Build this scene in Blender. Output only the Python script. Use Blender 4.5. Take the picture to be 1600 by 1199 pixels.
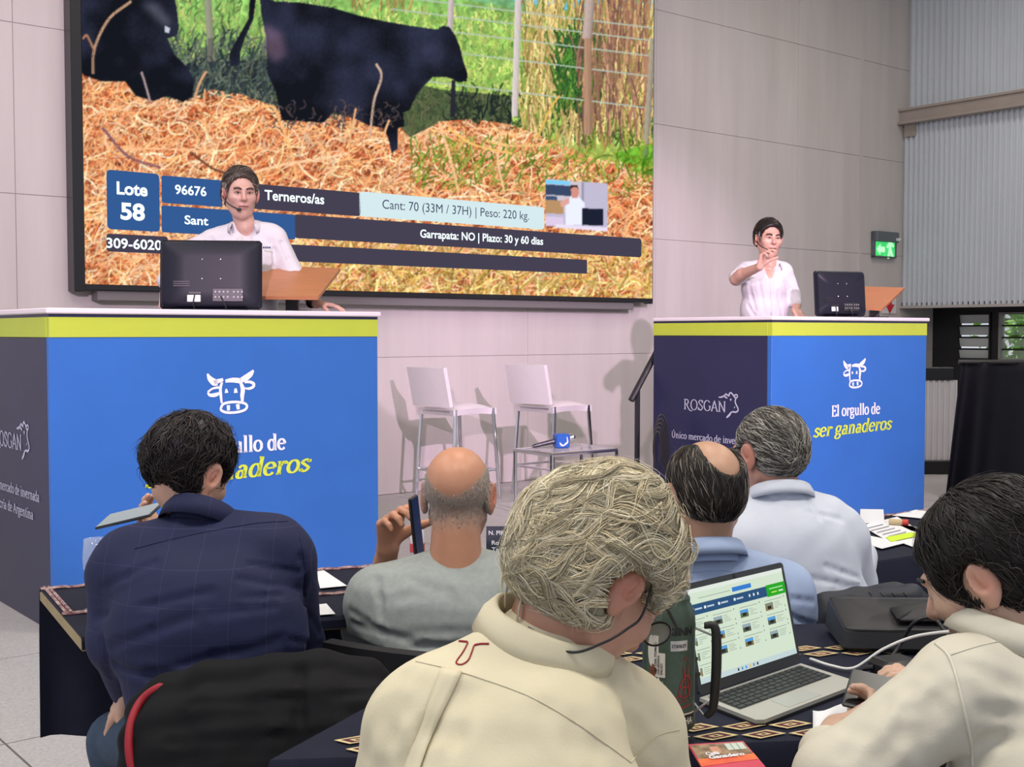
import bpy, math, random
import numpy as np
from mathutils import Vector, Matrix
from mathutils.bvhtree import BVHTree

for o in list(bpy.data.objects):
    bpy.data.objects.remove(o, do_unlink=True)
SC = bpy.context.scene
COL = SC.collection

# ------------------------------------------------------------------ camera
F_PX, EYE, TANP = 1857.0, 1.45, 0.0428          # focal length in px, eye height, tangent of downward pitch
PITCH = math.atan(TANP)
cam_d = bpy.data.cameras.new('camera')
cam_d.sensor_fit = 'HORIZONTAL'; cam_d.sensor_width = 36.0
cam_d.lens = 36.0 * F_PX / 1600.0
cam_d.clip_start = 0.05; cam_d.clip_end = 200
cam = bpy.data.objects.new('camera', cam_d); COL.objects.link(cam)
cam.location = (0, 0, EYE); cam.rotation_euler = (math.pi / 2 - PITCH, 0, 0)
SC.camera = cam

# ------------------------------------------------------------------ view, world, lamps
SC.view_settings.view_transform = 'Standard'; SC.view_settings.look = 'None'
SC.view_settings.exposure = 0.0; SC.view_settings.gamma = 1.0
SC.view_settings.use_curve_mapping = False
W = bpy.data.worlds.new('world'); SC.world = W; W.use_nodes = True
W.node_tree.nodes['Background'].inputs[0].default_value = (0.86, 0.90, 1.0, 1)
W.node_tree.nodes['Background'].inputs[1].default_value = 0.75

def lamp(name, kind, loc, target, power, color, size=1.0, spot=None, blend=0.3, size_y=None):
    d = bpy.data.lights.new(name, kind); d.energy = power; d.color = color
    if kind == 'AREA':
        d.shape = 'RECTANGLE'; d.size = size; d.size_y = size_y or size
    else:
        d.shadow_soft_size = size
    if spot:
        d.spot_size = math.radians(spot); d.spot_blend = blend
    o = bpy.data.objects.new(name, d); COL.objects.link(o); o.location = loc
    o.rotation_euler = (Vector(target) - Vector(loc)).to_track_quat('-Z', 'Y').to_euler()
    return o
# hall ceiling luminaires over the audience and the stage; the last is added fill brightening the ribbed wall like daylight
for i, (x, y, e) in enumerate([(-3.0, 1.2, 125), (0.4, 0.9, 125), (3.6, 1.6, 125), (-3.2, 5.0, 75), (0.6, 5.2, 75), (4.4, 6.0, 80), (5.2, 11.2, 95)]):
    lamp('ceiling_lamp_and_fill', 'AREA', (x, y, 6.3), (x, y, 0), e, (1.0, 0.93, 0.82), 1.6, size_y=0.8)
# stage wash: rose tinted theatre spots hung above the audience
lamp('stage_spot', 'SPOT', (-0.63, -2.0, 3.75), (-1.1, 10.4, 1.9), 2400, (1.0, 0.74, 0.95), 0.10, 42, 0.5)
lamp('stage_spot', 'SPOT', (4.4, 0.6, 5.0), (1.0, 12.0, 0.7), 3500, (1.0, 0.72, 0.95), 0.07, 30, 0.6)
lamp('stage_spot', 'SPOT', (1.2, 2.0, 5.6), (3.6, 13.0, 2.6), 420, (1.0, 0.90, 0.84), 0.25, 46, 0.8)

# sun behind the building, reaching only the garden outside the louvres
lamp('sun', 'SUN', (14, 16, 12), (14 + .3, 16 - .55, 12 - .8), 4.5, (1.0, 0.95, 0.85), 0.01)

# ------------------------------------------------------------------ pixel helpers (1600 x 1199 frame)
CP, SP = math.cos(PITCH), math.sin(PITCH)
def rayd(x, y):
    xc = (x - 800.0) / F_PX; yc = -(y - 599.5) / F_PX
    return np.array([xc, CP + SP * yc, -SP + CP * yc])
CAMP = np.array([0, 0, EYE])
def P(x, y, d):
    r = rayd(x, y); return CAMP + r * (d / r[1])
def PZ(x, y, z):
    r = rayd(x, y); return CAMP + r * ((z - EYE) / r[2])
def px(n, d):
    return n * d / F_PX
class Plane:
    """vertical plane through a point, running along angle a (degrees); s = metres along it, z = height"""
    def __init__(self, o, a):
        self.o = np.array([o[0], o[1], 0.0]); t = math.radians(a)
        self.t = np.array([math.cos(t), math.sin(t), 0.0]); self.n = np.array([math.sin(t), -math.cos(t), 0.0]); self.a = t
    def sz(self, x, y):
        r = rayd(x, y); k = np.dot(self.o - CAMP, self.n) / np.dot(r, self.n); p = CAMP + k * r
        return float(np.dot(p - self.o, self.t)), float(p[2])
    def at(self, s, z, out=0.0):
        return self.o + self.t * s + np.array([0, 0, z]) + self.n * out
def proj(p):
    q = np.asarray(p) - CAMP
    fw = q[..., 1] * CP - q[..., 2] * SP; up = q[..., 1] * SP + q[..., 2] * CP
    return 800 + F_PX * q[..., 0] / fw, 599.5 - F_PX * up / fw

# ------------------------------------------------------------------ materials
MATS = {}
def mat(name, col, rough=0.6, metal=0.0, noise=0.0, nscale=8.0, bump=0.0, bscale=60.0, spec=0.5, emit=0.0, attr=False,
        alpha=1.0, trans=0.0, ior=1.45, stretch=None, coat=0.0, col2=None, sheen=0.0, sss=0.0):
    if name in MATS: return MATS[name]
    m = bpy.data.materials.new(name); m.use_nodes = True; MATS[name] = m
    nt = m.node_tree; N = nt.nodes; L = nt.links; b = N['Principled BSDF']
    c = tuple(col) + (1,)
    b.inputs['Base Color'].default_value = c
    b.inputs['Roughness'].default_value = rough; b.inputs['Metallic'].default_value = metal
    b.inputs['Specular IOR Level'].default_value = spec; b.inputs['IOR'].default_value = ior
    b.inputs['Transmission Weight'].default_value = trans; b.inputs['Alpha'].default_value = alpha
    b.inputs['Coat Weight'].default_value = coat; b.inputs['Sheen Weight'].default_value = sheen
    if sss:
        b.inputs['Subsurface Weight'].default_value = sss; b.inputs['Subsurface Radius'].default_value = (0.02, 0.008, 0.004)
    tc = N.new('ShaderNodeTexCoord'); src = tc.outputs['Object']
    if stretch:
        mp = N.new('ShaderNodeMapping'); mp.inputs['Scale'].default_value = stretch
        L.new(src, mp.inputs['Vector']); src = mp.outputs['Vector']
    csock = None
    if attr:
        a = N.new('ShaderNodeAttribute'); a.attribute_name = 'Col'; csock = a.outputs['Color']
    if noise > 0 or col2:
        t = N.new('ShaderNodeTexNoise'); t.inputs['Scale'].default_value = nscale; t.inputs['Detail'].default_value = 5
        t.inputs['Roughness'].default_value = 0.6
        L.new(src, t.inputs['Vector'])
        if col2:
            mx = N.new('ShaderNodeMix'); mx.data_type = 'RGBA'
            r = N.new('ShaderNodeMapRange'); r.inputs[1].default_value = 0.35; r.inputs[2].default_value = 0.65
            L.new(t.outputs['Fac'], r.inputs[0]); L.new(r.outputs[0], mx.inputs[0])
            mx.inputs[6].default_value = c; mx.inputs[7].default_value = tuple(col2) + (1,)
            csock = mx.outputs[2]
        else:
            r = N.new('ShaderNodeMapRange'); r.inputs[1].default_value = 0.25; r.inputs[2].default_value = 0.75
            r.inputs[3].default_value = 1 - noise; r.inputs[4].default_value = 1 + noise
            L.new(t.outputs['Fac'], r.inputs[0])
            mx = N.new('ShaderNodeMix'); mx.data_type = 'RGBA'; mx.blend_type = 'MULTIPLY'; mx.inputs[0].default_value = 1
            if csock: L.new(csock, mx.inputs[6])
            else: mx.inputs[6].default_value = c
            L.new(r.outputs[0], mx.inputs[7]); csock = mx.outputs[2]
    if csock: L.new(csock, b.inputs['Base Color'])
    if bump > 0:
        t2 = N.new('ShaderNodeTexNoise'); t2.inputs['Scale'].default_value = bscale; t2.inputs['Detail'].default_value = 4
        L.new(src, t2.inputs['Vector'])
        bp = N.new('ShaderNodeBump'); bp.inputs['Strength'].default_value = bump; bp.inputs['Distance'].default_value = 0.01
        L.new(t2.outputs['Fac'], bp.inputs['Height']); L.new(bp.outputs['Normal'], b.inputs['Normal'])
    if emit:
        b.inputs['Emission Strength'].default_value = emit
        if csock: L.new(csock, b.inputs['Emission Color'])
        else: b.inputs['Emission Color'].default_value = c
    return m
def lin(r, g, b):
    f = lambda v: (v / 255 / 12.92) if v / 255 <= 0.04045 else ((v / 255 + 0.055) / 1.055) ** 2.4
    return (f(r), f(g), f(b))

# ------------------------------------------------------------------ mesh builder
class MB:
    def __init__(self): self.v = []; self.f = []; self.n = 0; self.c = []
    def add(self, verts, faces, col=None):
        verts = np.asarray(verts, float).reshape(-1, 3)
        self.v.append(verts); self.f += [tuple(i + self.n for i in f) for f in faces]; self.n += len(verts)
        self.c.append(np.tile(np.array(tuple(col or (1, 1, 1)) + (1,)), (len(verts), 1)))
        return self
    def box(self, c, size, R=None, bev=0.0):
        """box centred at c; size full extents; R 3x3 columns = local axes; bevelled edges when bev>0"""
        h = np.array(size, float) / 2; R = np.eye(3) if R is None else np.asarray(R)
        if bev <= 0:
            q = np.array([[sx, sy, sz] for sx in (-1, 1) for sy in (-1, 1) for sz in (-1, 1)]) * h
            f = [(0, 1, 3, 2), (4, 6, 7, 5), (0, 4, 5, 1), (2, 3, 7, 6), (0, 2, 6, 4), (1, 5, 7, 3)]
        else:
            bev = min(bev, h.min() * 0.98); q = []; ix = {}
            for sx in (-1, 1):
                for sy in (-1, 1):
                    for sz in (-1, 1):
                        for ax in range(3):
                            p = np.array([sx, sy, sz]) * (h - bev); p[ax] = (sx, sy, sz)[ax] * h[ax]
                            ix[(sx, sy, sz, ax)] = len(q); q.append(p)
            f = []
            for ax in range(3):
                a, b = [i for i in range(3) if i != ax]
                for s in (-1, 1):
                    l = []
                    for (u, w) in ((-1, -1), (1, -1), (1, 1), (-1, 1)):
                        k = [0, 0, 0]; k[ax] = s; k[a] = u; k[b] = w; l.append(ix[tuple(k) + (ax,)])
                    if (s > 0) == (ax == 1): l = l[::-1]
                    f.append(tuple(l))
            for ax in range(3):
                a, b = [i for i in range(3) if i != ax]
                for u in (-1, 1):
                    for w in (-1, 1):
                        k0 = [0, 0, 0]; k0[ax] = -1; k0[a] = u; k0[b] = w; k1 = list(k0); k1[ax] = 1
                        f.append((ix[tuple(k0) + (a,)], ix[tuple(k1) + (a,)], ix[tuple(k1) + (b,)], ix[tuple(k0) + (b,)]))
            for sx in (-1, 1):
                for sy in (-1, 1):
                    for sz in (-1, 1):
                        f.append(tuple(ix[(sx, sy, sz, a)] for a in range(3)))
            q = np.array(q)
        return self.add(q @ R.T + np.array(c), f)
    def tube(self, pts, r, n=8, cap=True, closed=False, col=None):
        pts = np.asarray(pts, float); m = len(pts)
        r = np.full(m, r) if np.isscalar(r) else np.asarray(r, float)
        tg = np.gradient(pts, axis=0)
        if closed: tg = np.roll(pts, -1, 0) - np.roll(pts, 1, 0)
        tg /= np.linalg.norm(tg, axis=1)[:, None] + 1e-12
        ref = np.array([0, 0, 1.0]) if abs(tg[0][2]) < 0.9 else np.array([1.0, 0, 0])
        s = np.cross(tg[0], ref); s /= np.linalg.norm(s); V = []
        for i in range(m):
            s = s - tg[i] * np.dot(s, tg[i]); s /= np.linalg.norm(s) + 1e-12; b = np.cross(tg[i], s)
            for k in range(n):
                a = 2 * math.pi * k / n; V.append(pts[i] + r[i] * (math.cos(a) * s + math.sin(a) * b))
        Fc = []
        for i in range(m if closed else m - 1):
            j = (i + 1) % m
            for k in range(n):
                k2 = (k + 1) % n; Fc.append((i * n + k, i * n + k2, j * n + k2, j * n + k))
        if cap and not closed:
            Fc.append(tuple(range(n))[::-1]); Fc.append(tuple((m - 1) * n + k for k in range(n)))
        return self.add(V, Fc, col)
    def lathe(self, prof, c, n=24, axis=(0, 0, 1)):
        z = Vector(axis).normalized(); M = np.array(z.to_track_quat('Z', 'Y').to_matrix()); V = []; Fc = []
        for (r, h) in prof:
            for k in range(n):
                a = 2 * math.pi * k / n; V.append(M @ np.array([r * math.cos(a), r * math.sin(a), h]) + np.array(c))
        for i in range(len(prof) - 1):
            for k in range(n):
                k2 = (k + 1) % n; Fc.append((i * n + k, i * n + k2, (i + 1) * n + k2, (i + 1) * n + k))
        if prof[0][0] > 1e-6: Fc.append(tuple(range(n))[::-1])
        if prof[-1][0] > 1e-6: Fc.append(tuple((len(prof) - 1) * n + k for k in range(n)))
        return self.add(V, Fc)
    def sheet(self, grid, thick=0.0, nrm=None):
        """grid (a,b,3) of points; optional thickness along -normal"""
        g = np.asarray(grid, float); a, b = g.shape[:2]
        du = np.gradient(g, axis=0); dv = np.gradient(g, axis=1); nn = np.cross(du, dv)
        nn /= np.linalg.norm(nn, axis=2)[..., None] + 1e-12
        Fc = [(i * b + j, (i + 1) * b + j, (i + 1) * b + j + 1, i * b + j + 1) for i in range(a - 1) for j in range(b - 1)]
        V = g.reshape(-1, 3)
        if thick:
            o = a * b; V = np.concatenate([V, (g - nn * thick).reshape(-1, 3)])
            Fc += [tuple(k + o for k in f[::-1]) for f in list(Fc)]
            ring = [(i, 0) for i in range(a)] + [(a - 1, j) for j in range(1, b)] + [(i, b - 1) for i in range(a - 2, -1, -1)] + [(0, j) for j in range(b - 2, 0, -1)]
            ids = [i * b + j for i, j in ring]
            for k in range(len(ids)):
                p, q = ids[k], ids[(k + 1) % len(ids)]; Fc.append((q, p, p + o, q + o))
        return self.add(V, Fc)
    def prism(self, poly, h, M):
        """2D polygon extruded: M maps (x,y,z)->world (function)"""
        n = len(poly); V = [M(x, y, 0) for x, y in poly] + [M(x, y, h) for x, y in poly]
        Fc = [tuple(range(n))[::-1], tuple(range(n, 2 * n))] + [(i, (i + 1) % n, n + (i + 1) % n, n + i) for i in range(n)]
        return self.add(V, Fc)
    def build(self, name, material, parent=None, smooth=False, colors=False, auto=None):
        V = np.concatenate(self.v) if self.v else np.zeros((0, 3))
        return make(name, V, self.f, material, parent, smooth, np.concatenate(self.c) if colors else None, auto)

def wloc(o):
    l = np.zeros(3)
    while o is not None:
        l += np.array(o.location); o = o.parent
    return l
def make(name, V, faces, material, parent=None, smooth=False, colors=None, auto=None):
    V = np.asarray(V, float)
    if parent is None:
        lo, hi = V.min(0), V.max(0); base = np.array([(lo[0] + hi[0]) / 2, (lo[1] + hi[1]) / 2, lo[2]])
        loc = base
    else:
        base = wloc(parent); loc = np.zeros(3)
    me = bpy.data.meshes.new(name)
    if isinstance(faces, np.ndarray):
        V2 = (V - base).astype(np.float32); nf, k = faces.shape
        me.vertices.add(len(V2)); me.vertices.foreach_set('co', V2.ravel())
        me.loops.add(nf * k); me.loops.foreach_set('vertex_index', faces.astype(np.int32).ravel())
        me.polygons.add(nf); me.polygons.foreach_set('loop_start', np.arange(0, nf * k, k, dtype=np.int32))
        me.update(calc_edges=True)
    else:
        me.from_pydata((V - base).tolist(), [], faces); me.update()
    if smooth: me.polygons.foreach_set('use_smooth', np.ones(len(me.polygons), bool))
    if auto is not None:
        me.polygons.foreach_set('use_smooth', np.ones(len(me.polygons), bool)); me.set_sharp_from_angle(angle=math.radians(auto))
    if colors is not None:
        ca = me.color_attributes.new('Col', 'FLOAT_COLOR', 'POINT')
        ca.data.foreach_set('color', np.asarray(colors, np.float32).ravel())
    me.materials.append(material)
    ob = bpy.data.objects.new(name, me); COL.objects.link(ob)
    ob.location = loc
    if parent is not None: ob.parent = parent
    return ob
def thing(name, label, cat, loc, group=None, kind=None):
    o = bpy.data.objects.new(name, None); COL.objects.link(o); o.location = tuple(float(v) for v in loc); o.empty_display_size = 0.1
    return tag(o, label, cat, group, kind)
def tag(o, label=None, cat=None, group=None, kind=None):
    if label: o['label'] = label
    if cat: o['category'] = cat
    if group: o['group'] = group
    if kind: o['kind'] = kind
    return o
def rotz(a):
    c, s = math.cos(a), math.sin(a); return np.array([[c, -s, 0], [s, c, 0], [0, 0, 1.0]])
def rotx(a):
    c, s = math.cos(a), math.sin(a); return np.array([[1, 0, 0], [0, c, -s], [0, s, c]])
def roty(a):
    c, s = math.cos(a), math.sin(a); return np.array([[c, 0, s], [0, 1, 0], [-s, 0, c]])
D2R = math.radians
def smooth_path(pts, n=8):
    pts = np.asarray(pts, float); p = np.concatenate([[2 * pts[0] - pts[1]], pts, [2 * pts[-1] - pts[-2]]]); out = []
    for i in range(1, len(p) - 2):
        for k in range(n):
            t = k / n; a, b, c, d = p[i - 1], p[i], p[i + 1], p[i + 2]
            out.append(0.5 * ((2 * b) + (c - a) * t + (2 * a - 5 * b + 4 * c - d) * t * t + (3 * b - a - 3 * c + d) * t ** 3))
    out.append(pts[-1]); return np.array(out)

# ------------------------------------------------------------------ lettering
def font_mesh(s, bold=0.0, shear=0.0, spacing=1.0):
    cu = bpy.data.curves.new('lettering', 'FONT'); cu.body = s; cu.offset = bold; cu.shear = shear; cu.space_character = spacing
    cu.resolution_u = 4
    ob = bpy.data.objects.new('lettering', cu); COL.objects.link(ob)
    dg = bpy.context.evaluated_depsgraph_get(); me = bpy.data.meshes.new_from_object(ob.evaluated_get(dg))
    v = np.array([tuple(q.co) for q in me.vertices]); f = [tuple(p.vertices) for p in me.polygons]
    bpy.data.objects.remove(ob); bpy.data.curves.remove(cu); bpy.data.meshes.remove(me)
    return v[:, :2], f
def arc(cx, cy, rx, ry, a0, a1, n=14):
    return [(cx + rx * math.cos(a0 + (a1 - a0) * i / n), cy + ry * math.sin(a0 + (a1 - a0) * i / n)) for i in range(n + 1)]
PI = math.pi
def _sf(x, y, w=0.1): return [(x - w, y), (x + w, y)]
GL = {
 'E': (.58, [[(.14, 0), (.14, .7)], [(.04, .68), (.5, .68)], [(.14, .36), (.38, .36)], [(.04, .02), (.53, .02)], [(.5, .7), (.5, .55)], [(.53, 0), (.53, .17)], [(.38, .44), (.38, .28)]]),
 'l': (.29, [[(.15, .75), (.15, 0)], _sf(.15, .02), [(.04, .735), (.15, .735)]]),
 'o': (.53, [arc(.265, .25, .2, .24, 0, 2 * PI, 22)]),
 'r': (.42, [[(.14, .48), (.14, 0)], _sf(.14, .02), [(.03, .48), (.14, .48)], smooth_path([(.15, .3), (.22, .45), (.32, .47), (.38, .44)], 4).tolist(), [(.37, .46), (.37, .38)]]),
 'g': (.5, [arc(.22, .33, .155, .16, 0, 2 * PI, 18), smooth_path([(.12, .2), (.08, .11), (.2, .06), (.36, .05), (.42, -.06), (.32, -.18), (.14, -.18), (.06, -.1), (.12, .0), (.22, .05)], 4).tolist(), [(.34, .43), (.46, .46)]]),
 'u': (.57, [smooth_path([(.14, .48), (.14, .14), (.24, .01), (.36, .06), (.42, .16)], 4).tolist(), [(.43, .48), (.43, 0)], [(.04, .47), (.14, .47)], [(.33, .47), (.43, .47)], [(.43, .02), (.53, .02)]]),
 'd': (.57, [arc(.24, .25, .17, .24, 0, 2 * PI, 20), [(.43, .75), (.43, 0)], [(.32, .735), (.43, .735)], [(.43, .02), (.53, .02)]]),
 'e': (.5, [arc(.25, .25, .19, .24, .12, 2 * PI - .65, 20), [(.07, .28), (.44, .28)]]),
 's': (.44, [smooth_path([(.37, .38), (.23, .48), (.09, .38), (.21, .27), (.37, .14), (.22, .01), (.07, .1)], 5).tolist(), [(.37, .47), (.37, .36)], [(.07, .02), (.07, .13)]]),
 'a': (.5, [arc(.2, .15, .12, .14, 0, 2 * PI, 16), smooth_path([(.1, .4), (.22, .48), (.35, .4), (.36, .2), (.37, .05), (.47, .02)], 5).tolist()]),
 'n': (.58, [[(.14, .48), (.14, 0)], smooth_path([(.15, .34), (.27, .48), (.41, .42), (.43, .28), (.43, 0)], 4).tolist(), _sf(.14, .02), _sf(.43, .02), [(.03, .47), (.14, .47)]]),
 'm': (.86, [[(.14, .48), (.14, 0)], smooth_path([(.15, .34), (.27, .48), (.4, .42), (.43, .28), (.43, 0)], 4).tolist(), smooth_path([(.44, .34), (.56, .48), (.7, .42), (.72, .28), (.72, 0)], 4).tolist(), _sf(.14, .02), _sf(.43, .02), _sf(.72, .02), [(.03, .47), (.14, .47)]]),
 'i': (.29, [[(.15, .48), (.15, 0)], _sf(.15, .02), [(.04, .47), (.15, .47)], [(.15, .74), (.15, .63)]]),
 'í': (.29, [[(.15, .48), (.15, 0)], _sf(.15, .02), [(.04, .47), (.15, .47)], [(.12, .6), (.24, .74)]]),
 'c': (.46, [arc(.26, .25, .19, .24, .75, 2 * PI - .7, 18), [(.41, .46), (.41, .36)]]),
 'v': (.5, [[(.06, .48), (.25, 0)], [(.25, 0), (.44, .48)], _sf(.08, .47, .08), _sf(.43, .47, .07)]),
 'y': (.5, [[(.06, .48), (.26, 0)], [(.44, .48), (.2, -.16)], [(.2, -.17), (.07, -.18)], _sf(.08, .47, .08), _sf(.43, .47, .07)]),
 't': (.36, [smooth_path([(.16, .64), (.16, .12), (.24, .01), (.34, .05)], 4).tolist(), [(.04, .47), (.32, .47)]]),
 'R': (.66, [[(.14, 0), (.14, .7)], smooth_path([(.14, .68), (.36, .67), (.46, .53), (.36, .38), (.14, .36)], 5).tolist(), smooth_path([(.3, .36), (.45, .12), (.66, -.06), (.86, -.06)], 4).tolist(), _sf(.14, .02), [(.03, .68), (.14, .68)]]),
 'O': (.74, [arc(.37, .35, .3, .34, 0, 2 * PI, 26)]),
 'S': (.54, [smooth_path([(.45, .54), (.28, .69), (.1, .55), (.26, .38), (.46, .2), (.27, .01), (.07, .15)], 5).tolist(), [(.45, .68), (.45, .5)], [(.07, .02), (.07, .2)]]),
 'G': (.72, [arc(.37, .35, .3, .34, .7, 2 * PI - .5, 22), [(.62, .3), (.62, .08)], _sf(.6, .32, .1)]),
 'A': (.68, [[(.06, 0), (.33, .7)], [(.33, .7), (.6, 0)], [(.16, .24), (.5, .24)], _sf(.07, .02, .08), _sf(.6, .02, .1)]),
 'N': (.72, [[(.12, 0), (.12, .68)], [(.12, .68), (.6, .0)], [(.6, 0), (.6, .68)], _sf(.12, .02, .09), _sf(.1, .68, .08), _sf(.6, .68, .09)]),
 'Ú': (.68, [smooth_path([(.14, .68), (.14, .2), (.33, .01), (.52, .2), (.54, .68)], 5).tolist(), _sf(.14, .68), _sf(.54, .68, .09), [(.3, .78), (.42, .92)]]),
 ' ': (.26, []),
}
def strip2d(pts, w):
    p = np.asarray(pts, float); t = np.gradient(p, axis=0); t /= np.linalg.norm(t, axis=1)[:, None] + 1e-9
    n = np.stack([-t[:, 1], t[:, 0]], 1); w = np.broadcast_to(np.asarray(w, float), (len(p),))[:, None]
    return np.concatenate([p + n * w / 2, p - n * w / 2]), [(i, i + 1, len(p) + i + 1, len(p) + i) for i in range(len(p) - 1)]
def serif_mesh(s, thick=0.125, thin=0.055, shear=0.0, sp=0.0):
    V = []; Fc = []; n = 0; x = 0
    for ch in s:
        w, st = GL[ch]
        for q in st:
            q = np.asarray(q, float)
            if len(q) == 2: q = np.array([q[0] + (q[1] - q[0]) * k for k in (0, .5, 1)])
            t = np.gradient(q, axis=0); t /= np.linalg.norm(t, axis=1)[:, None] + 1e-9
            ww = thin + (thick - thin) * np.abs(t[:, 1]) ** 1.4
            v, f = strip2d(q, ww); v = v + np.array([x, 0]); v[:, 0] += shear * v[:, 1]
            V.append(v); Fc += [tuple(i + n for i in g) for g in f]; n += len(v)
        x += w + sp
    return np.concatenate(V), Fc
def put_text(v2, f, M, parent, material, name='lettering'):
    V = np.array([M(a, b) for a, b in v2]); return tag(make(name, V, f, material, parent), kind='stuff')
def fit_text(v2, x0, x1, zb, cap, capf=0.7):
    """scale 2D text so its ink runs x0..x1 and its capitals (capf em) are cap tall on baseline zb"""
    lo, hi = v2[:, 0].min(), v2[:, 0].max()
    return np.stack([x0 + (v2[:, 0] - lo) * (x1 - x0) / (hi - lo), zb + v2[:, 1] * cap / capf], 1)
# ================================================================== the hall
WALL_D = 14.25                                   # depth law of the end wall: y = 14.25 / (1.239 - x/y)
WB = Plane((0, WALL_D / 1.239), 39.0)
U3 = WB.t; N3 = WB.n                             # along the wall, out of the wall towards the audience
s_of = lambda x, y: WB.sz(x, y)[0]
S_CORNER = s_of(1409, 470)
S_LOW = s_of(1464, 500)
M_conc = mat('concrete_panel', (0.54, 0.50, 0.485), 0.6, noise=0.09, nscale=2.4, bump=0.05, bscale=25, stretch=(1.6, 1.6, 0.16))
M_joint = mat('concrete_joint', (0.40, 0.365, 0.36), 0.9, noise=0.1)
RW = np.stack([U3, -N3, np.array([0, 0, 1.0])], 1)   # local axes: along, into wall, up
wall = MB().box(WB.at((S_LOW - 7.5) / 2 + 0.3, 3.5, -0.108), (S_LOW + 7.5 + 0.6, 0.2, 7.0), RW).build('wall_back', M_joint)
tag(wall, 'pale concrete panel wall behind the stage', None, kind='structure')
sj = [-7.5, -5.3, s_of(825, 520) - 2.4 * 2, s_of(825, 520) - 2.4, s_of(825, 520), s_of(1247, 150) - 2.4, s_of(1247, 150), s_of(1346, 150), S_LOW]
zj = [0.0, 1.23, 2.45, 3.67, 4.87, 6.1, 7.0]
g = 0.004
for i in range(len(sj) - 1):
    for j in range(len(zj) - 1):
        a0, a1, b0, b1 = sj[i] + g / 2, sj[i + 1] - g / 2, zj[j] + g / 2, zj[j + 1] - g / 2
        MB().box(WB.at((a0 + a1) / 2, (b0 + b1) / 2, -0.03), (a1 - a0, 0.06, b1 - b0), RW, bev=0.002).build('panel', M_conc, wall)
# a slim raised cover strip runs up the wall beside the corner
tag(MB().box(WB.at(s_of(1346, 150), 3.5, 0.004), (0.045, 0.012, 7.0), RW).build('trim_1', M_conc), 'thin vertical cover strip on the concrete wall near the corner', None, kind='structure')

# side wall of ribbed metal sheeting, at right angles to the end wall
C0 = WB.at(S_CORNER, 0); SD = N3                 # runs out of the end wall along N3
M_rib = mat('ribbed_sheet', (0.60, 0.64, 0.70), 0.5, metal=0.0, noise=0.06, nscale=2, stretch=(1, 1, .2))
def ribbed(z0, z1, off, length, pitch=0.072, depth=0.036, start=0.0, n0=C0):
    s = []; k = 0
    while k * pitch < length:
        for (f, d) in ((0, 0), (.42, 0), (.55, depth), (.86, depth)): s.append((start + (k + f) * pitch, d))
        k += 1
    lo = [n0 + SD * a + U3 * (off - d) + np.array([0, 0, z0]) for a, d in s]; hi = [p + np.array([0, 0, z1 - z0]) for p in lo]
    n = len(s); back = [p + U3 * 0.06 for p in (lo[0], lo[-1], hi[0], hi[-1])]
    return MB().add(lo + hi + back, [(i, n + i, n + i + 1, i + 1) for i in range(n - 1)] + [(2 * n, 2 * n + 1, 2 * n + 3, 2 * n + 2)])
wr = ribbed(1.80, 4.30, 0.0, 6.5).build('wall_right', M_rib)
tag(wr, 'grey ribbed metal sheet wall below the steel beam', None, kind='structure')
wu = ribbed(4.36, 7.0, 0.10, 6.5, pitch=0.085).build('wall_right_upper', M_rib)
tag(wu, 'grey ribbed metal sheet wall above the steel beam', None, kind='structure')
RS = np.stack([SD, U3, np.array([0, 0, 1.0])], 1)
M_beam = mat('painted_beam', (0.36, 0.31, 0.28), 0.5, noise=0.1, nscale=3)
bm = MB().box(C0 + SD * 3.1 + U3 * -0.02 + np.array([0, 0, 4.33]), (6.6, 0.26, 0.03), RS).box(C0 + SD * 3.1 + U3 * 0.0 + np.array([0, 0, 4.245]), (6.6, 0.24, 0.16), RS).box(C0 + SD * 3.1 + U3 * -0.02 + np.array([0, 0, 4.16]), (6.6, 0.3, 0.03), RS)
bm.box(C0 + SD * 0.12 + U3 * 0.0 + np.array([0, 0, 4.07]), (0.16, 0.12, 0.16), RS)
tag(bm.build('trim_2', M_beam), 'brown painted steel beam across the ribbed wall', None, kind='structure')
M_trimw = mat('sill_trim', (0.42, 0.40, 0.39), 0.5)
tag(MB().box(C0 + SD * 3.2 + U3 * 0.0 + np.array([0, 0, 1.785]), (6.5, 0.12, 0.035), RS).build('trim_3', M_trimw), 'pale metal edge strip under the ribbed sheeting', None, kind='structure')
# soffit and recessed window wall under the sheeting
C1 = WB.at(S_LOW, 0)
M_dark = mat('dark_frame', (0.012, 0.012, 0.016), 0.5)
OFF = S_LOW - S_CORNER
tag(MB().box(C0 + SD * 3.2 + U3 * (OFF / 2) + np.array([0, 0, 1.82]), (6.5, OFF, 0.04), RS).build('trim_4', M_dark), 'dark soffit behind the lower edge of the ribbed wall', None, kind='structure')
def sw(s, z, out=0.0):                           # point on window wall (s along, out towards the hall)
    return C1 + SD * s - U3 * out + np.array([0, 0, z])
WP = Plane(C1, math.degrees(math.atan2(SD[1], SD[0])))
def wsz(x, y): return WP.sz(x, y)
wx = [wsz(v, 520)[0] for v in (1501, 1555, 1568)]
wx.append(wx[2] + (wx[1] - wx[0]) * 1.05)
zt, zb = 1.71, wsz(1530, 562)[1]
lw = MB()
def wbox(s0, s1, z0, z1, out=0.05, mb=None, th=0.1):
    (mb or lw).box(sw((s0 + s1) / 2, (z0 + z1) / 2, out), (abs(s1 - s0), th, abs(z1 - z0)), RS)
wbox(0, 6.5, 0, zb); wbox(0, 6.5, zt, 1.8); wbox(0, min(wx[0], wx[1]), zb, zt)
wbox(wx[1], wx[2], zb, zt); wbox(wx[3], 6.5, zb, zt)
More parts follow.
